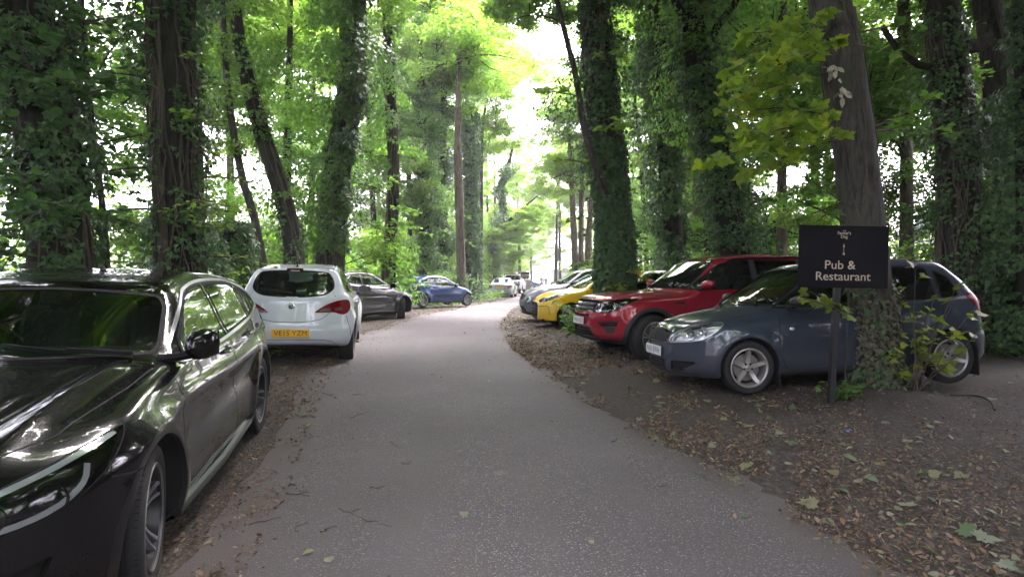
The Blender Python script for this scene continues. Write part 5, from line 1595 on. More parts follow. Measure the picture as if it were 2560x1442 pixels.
crown(e, 'near', (.5, -2.0, 8.2), .95); crown(e, 'lime', (-.9, 3.4, 5.2), .62); crown(e, 'canopy', (.2, 4.2, 3.2), .55); crown(e, 'lime', (-1.2, 5.5, 7.2), .75); crown(e, 'canopy', (1.0, 4.5, 6.0), .6); crown(e, 'deep', (-1.2, 1.5, 9.8), 1.0); crown(e, 'deep', (2.5, -3.5, 9.0), 1.0)
e, Q, R = tree('bare_trunk_tree', 'bare grey trunk near the right edge, beside the dark ivy wall', [P(2498, 790, 12.4), P(2502, 640, 12.4), P(2486, 420, 12.4), P(2492, 250, 12.4), P(2470, 60, 12.4), P(2455, -40, 12.4)], [.27, .25, .24, .22, .21, .2], bark=BARK_G, seed=72, top=14)
vines(Q, R, e, 0, 7, 14, 72, .012); ivy(Q, R, e, .1, 1.6, .2, 320, LM['ivy'], .085, 72, gap=.0); crown(e, 'deep', (1.5, 0, 8.5), .9)
e, Q, R = tree('ivy_clad_tree', 'ivy smothered tree filling the right edge of the view', [P(2590, 820, 10.4), P(2590, 600, 10.4), P(2585, 300, 10.4), P(2580, 0, 10.4)], [.3, .28, .26, .24], seed=74, top=13)
ivy(Q, R, e, .0, 8.5, .70, 520, LM['ivy'], .085, 74, gap=-.4); crown(e, 'deep', (0, -1.6, 8.2), .9)
for i, (px, D, lab) in enumerate(((1436, 44, 'leftmost'), (1452, 46, 'middle'), (1470, 45, 'rightmost'))):
    e, Q, R = tree('pale_trunk_tree', 'pale trunk of the distant cluster right of the walker, the ' + lab + ' of three', [P(px + 4, 712, D), P(px, 620, D), P(px - 6 + i * 8, 480, D), P(px - 14 + i * 18, 330, D)], [.27, .22, .18, .12], bark=BARK_L, seed=80 + i, n=12, group='pale trunks beyond the parked row', top=15)
    crown(e, 'canopy', (-1.0 + i, 0, 8.5 + i), .85); crown(e, 'canopy', (i - 1, -1, 12.5), 1.1)
    ivy(Q, R, e, .1, 2.5, .3, 80, LM['lime'], .2, 80 + i)
# --- the wood behind, both sides, and the trees over and behind the viewer
rw = np.random.default_rng(21)
def wood_tree(x, y, kinds, low, n_c, h, label, group, name='woodland_tree', ivyh=0, r0=.16, spread=1.6, sc=1.0):
    foot = np.array([x, y, float(ground(x, y)) - .05])
    lean = rw.normal(0, .35, 2)
    e, Q, R = tree(name, label, [foot, foot + [lean[0] * .4, lean[1] * .4, h * .4], foot + [lean[0] * 1.5, lean[1] * 1.5, h]], [r0, r0 * .8, r0 * .25], seed=int(rw.integers(1e6)), n=9, step=.8, group=group, bark=BARK if rw.random() < .7 else BARK_L)
    for k in range(n_c):
        z = low + (h - low) * (k + rw.random()) / n_c
        a = rw.uniform(0, 6.28); q = spread * rw.random() ** .5
        crown(e, kinds[int(rw.integers(len(kinds)))], (math.cos(a) * q, math.sin(a) * q, z), sc * rw.uniform(.65, 1.05), rw.uniform(.7, 1.1), boughs=(k % 2 == 0))
    return e
GL, GR = 'trees of the wood left of the lane', 'trees of the wood right of the lane'
left_spots = [(-9.5, 13), (-8.5, 17.5), (-7.6, 21.5), (-10.5, 24), (-8.8, 28), (-7.0, 33), (-10, 36), (-6.0, 38), (-9, 43), (-5.2, 46), (-8, 50), (-4.0, 54), (-7, 59), (-3.4, 63), (-2.6, 72), (-7, 72)]
right_spots = [(8.9, 14.4), (10.2, 12.6), (6.9, 22.5), (11.5, 16), (8.2, 19.5), (11, 23), (8.6, 26.5), (13.5, 27.5), (9.0, 32), (12, 36), (8.5, 40), (11.5, 46), (8.8, 52), (14.5, 52), (12, 60), (15, 19), (13, 70)]
ORD = 'first second third fourth fifth sixth seventh eighth ninth tenth eleventh twelfth thirteenth fourteenth fifteenth sixteenth seventeenth eighteenth nineteenth twentieth'.split()
def nth(spots, x, y):
    """how many-th from the left this foot stands among the spots, as the lane shows them"""
    return ORD[sum(1 for q in spots if q[0] / q[1] < x / y)]
for (x, y) in left_spots:
    wood_tree(x, y, ['lime', 'canopy', 'canopy'], 1.6, 4 if y < 30 else 5, 12 + .12 * y + rw.uniform(-1, 2), 'loose green woodland tree, ' + nth(left_spots, x, y) + ' from the left in the wood left of the lane', GL)
for (x, y) in right_spots:
    wood_tree(x, y, ['lime', 'ivy', 'lime', 'canopy'], 1.8, 4 if y < 26 else 5, 12 + .12 * y + rw.uniform(-1, 2), 'loose green woodland tree, ' + nth(right_spots, x, y) + ' from the left in the wood beyond the parked row', GR)
# bright trees at the far end of the lane
sun_spots = [(-5, 88, 13), (14, 86, 13), (-1.5, 83, 9.5), (-3, 99, 17), (12, 100, 16), (-11, 90, 14), (20, 92, 14), (26, 96, 14), (-18, 96, 14)]
for (x, y, h) in sun_spots:
    wood_tree(x, y, ['hill'], 1.5, 4, h, 'sunlit tree at the far end of the lane, ' + nth(sun_spots, x, y) + ' from the left', 'sunlit trees at the far end', r0=.2, spread=2.2)
tall_spots = [(-1.6, 66, 16), (4.8, 70, 15), (1.0, 78, 17), (8.2, 66, 17), (6.0, 80, 18), (-5, 80, 18), (10.5, 78, 19), (6.5, 90, 12), (3.2, 106, 14)]
for (x, y, h) in tall_spots:
    wood_tree(x, y, ['hill', 'canopy'], (8.5 if y < 85 else 4.5) if 0 < x < 9 else 3.5, 4, h, 'tall pale leaved tree up the lane, ' + nth(tall_spots, x, y) + ' of them from the left', 'tall pale trees up the lane', r0=.2, spread=2.4)
rise_spots = [(-30, 112), (-20, 116), (-10, 118), (0, 122), (20, 117), (31, 113), (42, 108), (-42, 106)]
for (x, y) in rise_spots:
    wood_tree(x, y, ['hill'], 2, 4, 12, 'hazy tree on the distant rise, ' + nth(rise_spots, x, y) + ' of them from the left', 'trees on the rise', r0=.3, spread=4, sc=1.5)
# trees over the lane and behind the viewer: they shade it and show in the paintwork
for i, (x, y, zz) in enumerate(((-6.5, 2.5, 8), (-7.5, -3, 8.5), (-6.5, -9, 9), (7.5, 3.0, 8), (8.5, -2.5, 8), (-11, 6, 7), (12, 7.5, 7), (11.2, -.8, 6.5), (10.2, 3.2, 6), (13, -6, 7), (15, -2, 7))):  # farthest right ones added to keep open sky out of the hatchback's windows
    e = wood_tree(x, y, ['near', 'canopy', 'deep'], 3.0, 3, 13, 'unseen leafy tree added on the right to block open sky', 'trees round the viewer', r0=.24, spread=2.2)
    crown(e, 'near', (-.35 * x if abs(x) < 9 else .2, rw.uniform(-1, 1), zz + (2.5 if abs(x) < 9 else 0)), 1.25, .8); crown(e, 'canopy', (-.62 * x if abs(x) < 9 else -.8, rw.uniform(-2, 2), zz + (4 if abs(x) < 9 else 2.5)), 1.15, .7)
for i, x in enumerate(np.arange(-24, 25, 5.2)):  # unseen row added to hide the bright horizon from car reflections
    wood_tree(x, -19 - abs(x) * -.25 + rw.uniform(-1, 1), ['deep', 'lime'], 1.2, 4, 9.5, 'unseen tree added behind the viewer to hide the bright low sky', 'added belt of trees screening the sky behind the viewer', r0=.2, spread=2.2, sc=1.1)
for (x, y) in ((13.2, 2.6), (15.6, 5.4), (13.6, 6.9)):  # unseen, added to block white sky mirrored in the hatchback's tail
    wood_tree(x, y, ['deep', 'lime'], .9, 6, 10, 'unseen leafy tree added on the right to block open sky', 'trees round the viewer', r0=.2, spread=1.9, sc=1.0)
# roof of leaves over the lane, its gaps shaped for the light below
def overhead(x, y, z, kind, sc, sq=.7):
    e = min(TREES, key=lambda t: (t.location.x - x) ** 2 + (t.location.y - y) ** 2)
    crown(e, kind, (x - e.location.x, y - e.location.y, z - e.location.z), sc, sq)
for gx in np.arange(-11, 12, 3.9):
    for gy in np.arange(-13, 64, 4.1):
        x, y = gx + rw.uniform(-1.2, 1.2), gy + rw.uniform(-1.3, 1.3)
        if rw.random() > (.65 if (gy < -2 and gx > 2) else .22 if gy < -2 else .48 if gy < 9 else .12 if (x < -4.5 and gy < 42) else .98 if (10 < gy < 46 and abs(gx) < 5) else .80 if gy < 45 else .7): continue
        z = 8.6 + rw.uniform(0, 2.5) + max(0, y - 8) * .20
        if y > 27 and abs(x - 1.0) < 3.2 and rw.random() < (.8 if y > 34 else .5): continue
        overhead(x, y, z, 'near' if y < 26 else 'canopy', rw.uniform(.85, 1.15))
# undergrowth
def bush(label, x, y, sx, sz, kind, n, size, seed, group=None, lk='dia', name='bush', sy=None):
    r = np.random.default_rng(seed)
    e = empty(name, (x, y, float(ground(x, y)))); tag(e, label, 'bush', group)
    m = n; sy = sy or sx
    p = r.normal(size=(m, 3)); p /= np.linalg.norm(p, axis=1)[:, None]; p *= (r.random(m) ** .38)[:, None]
    p[:, 2] = np.abs(p[:, 2]); w = wobble(p * 2.2, 2.5, seed); p *= (1 + .28 * w)[:, None]
    keep = wobble(p * np.array([sx, sx, sz]), 4.5, seed + 1) > -.75
    p = p[keep] * np.array([sx, sy, sz]); m = len(p)
    leaves('foliage', lk, p, np.c_[r.normal(0, .6, (m, 2)) + p[:, :2] / sx * .5, np.ones(m)], size * r.uniform(.5, 1.2, m), LM[kind], e, seed=seed)
    mb = MB()
    for k in range(9):
        a = r.uniform(0, 6.28); q = r.uniform(.3, .9)
        mb.tube([(0, 0, -.05), (math.cos(a) * sx * q * .5, math.sin(a) * sy * q * .5, sz * .4), (math.cos(a) * sx * q, math.sin(a) * sy * q, sz * r.uniform(.6, .95))], [.02, .014, .005], STEM, 5, caps=False)
    mb.build('stem', e)
    return e
bushes = [(8.7, 10.3, .95, 1.25, 'ivy', 2600, .085, 'low ivy mound just past the tail of the hatchback'), (9.9, 11.4, 1.2, 1.9, 'ivy', 3400, .09, 'ivy thicket between the two trunks at the right'), (12.9, 10.6, 1.5, 2.6, 'deep', 3600, .10, 'dark thicket at the right edge behind the ivy bank'), (11.8, 14.6, 1.7, 2.6, 'deep', 3600, .11, 'dark thicket behind the ivy patched trunk'), (14.5, 17, 1.9, 2.6, 'deep', 3200, .12, 'dark thicket farther back at the right'), (15, 4.6, 2.0, 4.0, 'deep', 3600, .12, 'unseen tall bush added well to the right to block open sky'), (16, -.5, 2.2, 4.0, 'deep', 3600, .12, 'unseen tall bush added far right of the viewer to block open sky'), (14.6, 9.2, 1.9, 3.8, 'deep', 3600, .12, 'unseen tall bush added past the hatchback tail to block open sky'), (-15, 12, 2.6, 4.2, 'canopy', 3000, .17, 'sunlit thicket at the far edge of the wood, leftmost'), (-16, 17, 2.8, 4.4, 'canopy', 3000, .18, 'sunlit thicket at the wood edge behind the broad ivy trunk'), (-15, 22, 2.8, 4.4, 'canopy', 3000, .18, 'sunlit thicket at the wood edge left of the white hatchback'), (-15, 28, 3.0, 4.6, 'canopy', 3000, .2, 'sunlit thicket at the wood edge above the white hatchback'), (-15.5, 36, 3.2, 5, 'canopy', 3000, .22, 'sunlit thicket at the wood edge above the dark coupe'), (16, 14, 2.4, 3.4, 'canopy', 2600, .17, 'sunlit thicket beyond the wood at the right edge'), (17.5, 18.5, 2.6, 3.6, 'canopy', 2600, .18, 'sunlit thicket right of the sign between two trunks'), (17.5, 24, 2.8, 4.0, 'canopy', 2600, .2, 'sunlit thicket just right of the bare grey trunk'), (17, 31, 2.8, 4.4, 'canopy', 2600, .2, 'sunlit thicket left of the bare grey trunk'), (17, 40, 3.2, 5, 'canopy', 2600, .24, 'sunlit thicket over the red car roof'), (-5.5, 6.9, 1.2, 1.75, 'deep', 3800, .09, 'dark leafy bush just over the roof of the black car'), (11.6, .8, 1.8, 3.4, 'deep', 3600, .11, 'unseen tall bush added on the right to darken the hatchback reflections'), (8.2, 1.2, 1.6, 3.0, 'deep', 3600, .11, 'unseen leafy bush added right of the viewer to darken paint reflections'), (9.6, 4.4, 1.7, 3.2, 'deep', 3600, .11, 'unseen leafy bush added beyond the right edge to darken paint reflections'), (9.6, -2.6, 1.8, 3.2, 'lime', 3600, .11, 'unseen leafy bush added behind the viewer on the right, against sky reflections'), (6.8, -6.4, 1.8, 3.0, 'deep', 3600, .11, 'unseen leafy bush added well behind the viewer, right, against sky reflections'), (12.5, 7.6, 1.7, 3.2, 'deep', 3600, .11, 'dark bush past the tail of the blue-grey hatchback'), (-7.8, -3.0, 1.8, 3.0, 'deep', 3600, .11, 'leafy bush behind the viewer on the left'), (-6.6, 3.6, 1.5, 2.4, 'deep', 4200, .09, 'dark leafy bush beside the black car, outside the picture'), (-7.4, 1.2, 1.6, 2.4, 'deep', 3600, .10, 'dark leafy bush behind the viewer at the left'), (-8.4, 5.8, 1.8, 3.0, 'deep', 4200, .10, 'dark thicket beyond the black car at the left edge'), (-10.5, 9.5, 2.2, 3.0, 'deep', 4200, .12, 'dark thicket at the far left edge behind the black car'), (-12.5, 13.5, 2.4, 3.2, 'lime', 4200, .13, 'green thicket deep in the wood at the far left'), (-6.4, 6.2, 1.3, 1.35, 'deep', 3600, .085, 'dark bush behind the roof of the black car, far left'), (-5.2, 7.6, 1.1, 1.3, 'deep', 3000, .085, 'dark bush between the two big ivy trunks'), (-8.0, 8.8, 1.8, 2.4, 'deep', 3600, .10, 'deep green thicket behind the thin stem on the left'),  # right-hand ones beyond the frame added to keep sky out of car reflections
          (-4.5, 10.4, .9, 1.2, 'canopy', 1500, .085, 'bright leafy bush left of the white hatchback roof'), (-6.6, 11.6, 1.5, 2.0, 'lime', 2800, .10, 'green thicket behind the broad ivy trunk'), (-6.3, 15.6, 1.6, 1.7, 'lime', 3000, .11, 'sunlit bush behind the white hatchback'),
          (-5.6, 18.8, 1.3, 1.6, 'canopy', 2600, .12, 'pale green bush touching the roof of the dark coupe'), (-5.9, 23.4, 1.5, 2.3, 'lime', 4200, .13, 'round leaved bush behind the dark coupe bonnet'), (-5.35, 26.6, 1.15, 2.0, 'lime', 4200, .12, 'bush swallowing the tail of the small blue car'),
          (-6.9, 26.0, 1.6, 3.2, 'lime', 4200, .14, 'tall thicket behind the small blue car'), (-3.8, 32.6, 1.3, 1.7, 'canopy', 2600, .13, 'bush between the small blue car and the pale trunk'), (-3.2, 36.5, 1.2, 1.9, 'deep', 2400, .15, 'ivy mound at the foot of the pale trunk'), (-2.3, 40.8, .9, 1.5, 'ivy', 1800, .15, 'dark ivy mound below the small sign'),
          (-2.0, 45.0, .9, 1.2, 'lime', 1400, .16, 'low bush left of the silver saloon'), (-2.6, 50.5, 1.5, 3.0, 'canopy', 2600, .2, 'yellow green bush over the silver saloon'), (-1.9, 58.5, 1.4, 2.6, 'canopy', 2200, .22, 'sunlit bush beside the pickup truck'),
          (7.6, 13.0, 1.3, 2.0, 'lime', 3000, .11, 'bush behind the red car roof'), (9.6, 13.4, 1.6, 2.3, 'lime', 3600, .11, 'thin leaved bush right of the pub sign'), (6.2, 20.6, 1.6, 2.3, 'lime', 3200, .13, 'light green bush beyond the ivy trunks on the right'), (10.4, 9.9, 1.1, 1.3, 'ivy', 3600, .085, 'dark ivy bank at the right edge'),
          (8.8, 11.6, 1.0, .75, 'ivy', 2400, .085, 'low ivy mound behind the hatchback tail'), (12.2, 12.5, 2.0, 2.6, 'deep', 4200, .11, 'tall dark bush at the far right'), (5.4, 29.5, 1.6, 2.8, 'canopy', 2600, .18, 'sunlit bush beyond the row of parked cars'), (5.6, 42, 1.8, 3.2, 'canopy', 2400, .22, 'bright bush at the foot of the pale trunks'), (6.6, 52, 1.8, 3.0, 'hill', 2000, .25, 'pale sunlit bush beside the far car park'), (9.5, 62, 2.2, 3.2, 'hill', 2000, .28, 'pale bush farther along on the right')]
for i, (x, y, sx, sz, k, n, sz2, lab) in enumerate(bushes): bush(lab, x, y, sx, sz, k, n, sz2, 900 + i, lk='ovate' if y < 27 else 'dia')
def ground_cover(name, label, n, xf, y0, y1, seed, mat, size, h):
    r = np.random.default_rng(seed); y = y0 + (y1 - y0) * r.random(n); x = xf(r, y)
    p = np.c_[x, y, ground(x, y)]; w = wobble(p, 1.6, seed); k = w > -.35; p = p[k]; m = len(p)
    p[:, 2] += .03 + h * r.random(m) * np.clip(.5 + w[k], .1, 1.4)
    o = leaves(name, 'ivy', p, np.c_[r.normal(0, .5, (m, 2)), np.ones(m)], size * r.uniform(.6, 1.2, m), mat, None, seed=seed)
    tag(o, label, kind='stuff')
ground_cover('ground_ivy', 'ivy carpet on the ground at the right edge', 9000, lambda r, y: 7.6 + 7 * r.random(len(y)) ** 1.3 + .4 * (y < 9.6), 9.4, 18, 31, LM['ivy'], .085, .22)
ground_cover('ground_ivy', 'ivy carpet under the trees on the left', 9000, lambda r, y: road_left(y) - 2.6 - 6 * r.random(len(y)), 8, 30, 32, LM['ivy'], .10, .25)
ground_cover('ground_ivy', 'ivy and weeds on the far left verge', 5200, lambda r, y: road_left(y) - .5 - 3.2 * r.random(len(y)) ** 1.2, 30, 70, 33, LM['lime'], .13, .45)
ground_cover('ground_ivy', 'low green plants beyond the parked row on the right', 6000, lambda r, y: road_right(y) + 5.2 + 8 * r.random(len(y)), 12, 60, 34, LM['lime'], .13, .35)
# ------------------------------------------------------------------ the cars: shapes
P_FABIA = paint('slate_blue_lacquer', (.030, .039, .058), .35, dust=.6)
P_WHITE = paint('white_lacquer', (.60, .63, .67), .0, .3)
P_BLACK = paint('black_lacquer', (.0006, .0006, .0008), .0, .25, dust=.0)
P_RED = paint('red_lacquer', (.25, .0050, .020), .30, dust=.5)
P_YELLOW = paint('yellow_lacquer', (.72, .47, .008), .0)
P_BLUE = paint('blue_lacquer', (.010, .042, .165), .15)
P_GREY = paint('dark_grey_lacquer', (.003, .003, .0036), .05, dust=.2)
P_MID = paint('mid_grey_lacquer', (.16, .16, .19), .5)
P_SILVER = paint('silver_lacquer', (.26, .275, .29), .5)
P_PEARL = paint('pale_silver_lacquer', (.60, .63, .66), .3)

def rib_rows(view, rows, w, lift, mat):
    return [(view, pts, w, lift, mat) for pts in rows]

def fabia_extra(B, root, ribbon):
    g = MB()
    # chrome strip over the grille with the round badge
    ribbon(g, 'front', [(.0, .775), (.16, .770), (.33, .735), (.37, .70)], .034, .010, M['chrome'])
    c = B.project('front', [(0, .745)])[0]
    g.lathe([(0, .03), (.034, .028), (.045, .018), (.046, .0)], M['chrome'], c=c, axis='x', n=20)
    g.lathe([(0, .034), (.030, .031)], M['black_plastic'], c=c, axis='x', n=20)
    g.build('badge', root)
    for sg in (1, -1):
        for a in B.ax:
            m = MB(); m.box((a - B.sp['tr'] - .055, sg * (B.W / 2 - .12), .20), (.012, .20, .24), M['black_plastic'], bev=.003); m.build('mud_flap', root)
    c = B.project('side', [(.66, .72)])[0]
    for sg in (1, -1):
        m = MB(); m.ball(c * np.array([1, sg, 1]), (.030, .008, .018), M['clear_lens'], 12, 6); m.build('side_repeater', root)

FABIA = dict(label='slate blue-grey five door hatchback behind the pub sign', cat='car',
    L=4.0, W=1.642, H=1.498, wb=2.454, fo=.83, tr=.30, tw=.195, rim_r=.215, paint=P_FABIA, spokes=5, wstyle='star', rimmat=M['alloy'], spin=PI / 2 + .02,
    top=[(2.1, .60), (1.96, .74), (1.86, .80), (1.6, .875), (1.35, .925), (1.10, .965), (.30, 1.40), (.10, 1.455), (-.35, 1.498), (-1.0, 1.485), (-1.5, 1.44), (-2.0, 1.36)],
    front=[(.1, .20), (.20, .05), (.27, .0), (.42, .0), (.52, .015), (.66, .03), (.78, .10), (.9, .3)],
    rear=[(.15, .12), (.3, .02), (.55, .0), (.60, .03), (.95, .07), (1.02, .11), (1.2, .26), (1.38, .46), (1.5, .55)],
    belt=[(2.0, 1.15), (1.4, 1.10), (1.15, .955), (.6, .93), (-1.2, .965), (-2.0, .985)],
    plan=[(2.0, .03), (1.3, .0), (-1.3, .0), (-2.0, .05)],
    windows=[rpoly([(.84, .96), (.15, 1.335), (-.08, 1.385), (-.40, 1.395), (-.40, .965)], .03), rpoly([(-.49, .97), (-.49, 1.395), (-1.0, 1.375), (-1.16, 1.35), (-1.20, .985)], .03), rpoly([(-1.25, .99), (-1.25, 1.325), (-1.42, 1.24), (-1.50, 1.05), (-1.46, 1.0)], .03)],
    screen=(.985, .685, 1.395, .515), back=rpoly([(-.3, 1.03), (.57, 1.05), (.50, 1.34), (-.3, 1.36)], .06),
    patches=[('bonnet', 'top', [(1.03, -.1), (1.03, .66), (1.35, .68), (1.66, .62), (1.88, .36), (1.93, .30), (1.96, -.1)]),
             ('door', 'side', rpoly([(.80, .95), (.80, .50), (.70, .27), (-1.02, .27), (-1.16, .62), (-1.22, .98), (-1.22, .955), (-.3, .945)], .03)),
             ('headlight', 'fq', catmull([(.43, .598), (.50, .68), (.72, .752), (1.02, .80), (1.25, .822), (1.31, .79), (1.22, .71), (1.04, .635), (.80, .605), (.56, .592)], 4, True)),
             ('grille', 'front', rpoly([(-.1, .585), (.28, .585), (.345, .65), (.335, .70), (.16, .735), (.05, .745), (-.1, .745)], .02)),
             ('intake', 'front', rpoly([(-.1, .25), (.30, .25), (.31, .385), (-.1, .385)], .02)),
             ('black_intake', 'fq', rpoly([(.46, .27), (.66, .27), (.93, .365), (.90, .385), (.46, .375)], .02)),
             ('tail_light', 'rq', rpoly([(.66, .70), (.95, .70), (1.16, .98), (1.02, 1.06), (.80, .98)], .04))],
    bars=[('front', [(y, .59), (y, .735 if y < .2 else .70)], .014, .004, M['black_plastic']) for y in np.arange(.03, .34, .034)] +
         [('front', [(.0, z), (.30, z)], .010, -.008, M['black_plastic']) for z in (.285, .32, .355)] + [('front', [(y, .25), (y, .385)], .008, -.008, M['black_plastic']) for y in (.06, .13, .2, .27)] +
         [('fq', [(.48, z), (.85, z + .01)], .008, -.008, M['black_plastic']) for z in (.30, .325, .35)],
    lamps=[('fq', .83, .70, .075, 'refl'), ('fq', 1.05, .735, .06, 'refl')], lamp_dark=False,
    trims=[('fq', catmull([(.43, .598), (.50, .68), (.72, .752), (1.02, .80), (1.25, .822), (1.31, .79), (1.22, .71), (1.04, .635), (.80, .605), (.56, .592)], 3, True), .010, .003, M['satin'], True),
           ('front', [(.0, .215), (.35, .212), (.62, .225)], .03, .012, M['black_plastic'], False)],
    seams=[('top', [(1.90, .42), (1.66, .62), (1.35, .69), (1.0, .70)]), ('fq', [(1.34, .81), (1.52, .68), (1.62, .60)]), ('side', [(.80, .945), (.81, .6), (.76, .30), (.68, .255)]), ('side', [(.68, .255), (-1.0, .26)]),
           ('side', [(-.44, .95), (-.46, .28)]), ('side', [(-1.0, .26), (-1.10, .58), (-1.20, .80), (-1.24, .96)]), ('rq', [(.80, .60), (1.2, .62)]), ('front', [(0, .565), (.4, .56), (.52, .60)])],
    sill=.235, sill_f=.0, sill_r=.0,
    plates=[('front', .475, 'FV61 EWH', 0, 4)], mirror=(.62, .03, .02), mirror_mat=M['black_plastic'], handles=[(-.22, .84), (-1.05, .87)], side=lambda x, z: -.010 * np.exp(-((z - .45) / .10) ** 2) * ((x < .8) & (x > -1.0)),
    extra=fabia_extra)

def corsa_extra(B, root, ribbon):
    g = MB()
    c = B.project('rear', [(0, .885)])[0]
    g.lathe([(0, .012), (.036, .012), (.046, .008), (.050, -.01)], M['chrome'], c=(0, 0, 0), axis='x', n=24)
    g.lathe([(0, .0135), (.034, .0135)], M['black_plastic'], axis='x', n=24)
    # a winged beast seen only as a bright zigzag on the round badge
    g.tube([(.016, -.018, -.022), (.018, .010, -.006), (.018, -.012, .004), (.016, .018, .022)], .0065, M['chrome'], 6)
    g.V = [v * np.array([-1, 1, 1]) for v in g.V]; g.F = [f[::-1] for f in g.F]
    g.xform(Matrix.Translation(Vector(c)) @ Matrix.Rotation(math.radians(8), 4, 'Y'))
    g.build('badge', root)
    t = MB()
    c = B.project('rear', [(.37, .79)])[0]; n = B.normal(c[None])[0]
    text_geom('CORSA', .052, M['satin'], t, Matrix.Translation((c[0] - .006, .37, .79)) @ Matrix.Rotation(-PI / 2, 4, 'Z') @ Matrix.Rotation(PI / 2 - .05, 4, 'X'), extrude=.003, width=.13, bold=.001)
    t.build('model_lettering', root, smooth=False)
    s = MB()
    c = B.project('rear', [(0, 1.405)])[0]
    s.box(c + np.array([-.004, 0, 0]), (.03, .235, .034), M['dark_red_lens'], bev=.006)
    s.build('high_brake_light', root)
    a = MB()
    c = B.project('top', [(-1.28, 0.)])[0]
    a.ball(c, (.05, .022, .022), M['seal'], 10, 6)
    a.tube([c, c + [-.10, 0, .10], c + [-.26, 0, .20]], [.009, .006, .004], M['seal'], 6)
    a.build('aerial', root)
    w = MB()
    Q = B.project('rear', [(abs(y), z) for y, z in ((.0, 1.045), (.12, 1.06), (.26, 1.075), (.42, 1.085))]); Q[:, 1] = (.0, .12, .26, .42)
    n = B.normal(Q)
    w.tube(Q + n * .02, [.02, .016, .012, .008], M['seal'], 8)
    w.build('rear_wiper', root)
    d = MB(); ribbon(d, 'top', [(-.95, .545), (-1.38, .53)], .022, .002, M['seal'], False, False)
    d.build('roof_strip', root); d.V = [v * np.array([1, -1, 1]) for v in d.V]; d.F = [f[::-1] for f in d.F]; d.build('roof_strip', root)
    for y in (.18, .50):
        for sg in (1, -1):
            c = B.project('rear', [(y, .60)])[0] * np.array([1, sg, 1])
            d = MB(); d.lathe([(0, .003), (.011, .002), (.012, -.004)], M['satin'], c=c, axis='x', n=12); d.build('parking_sensor', root)

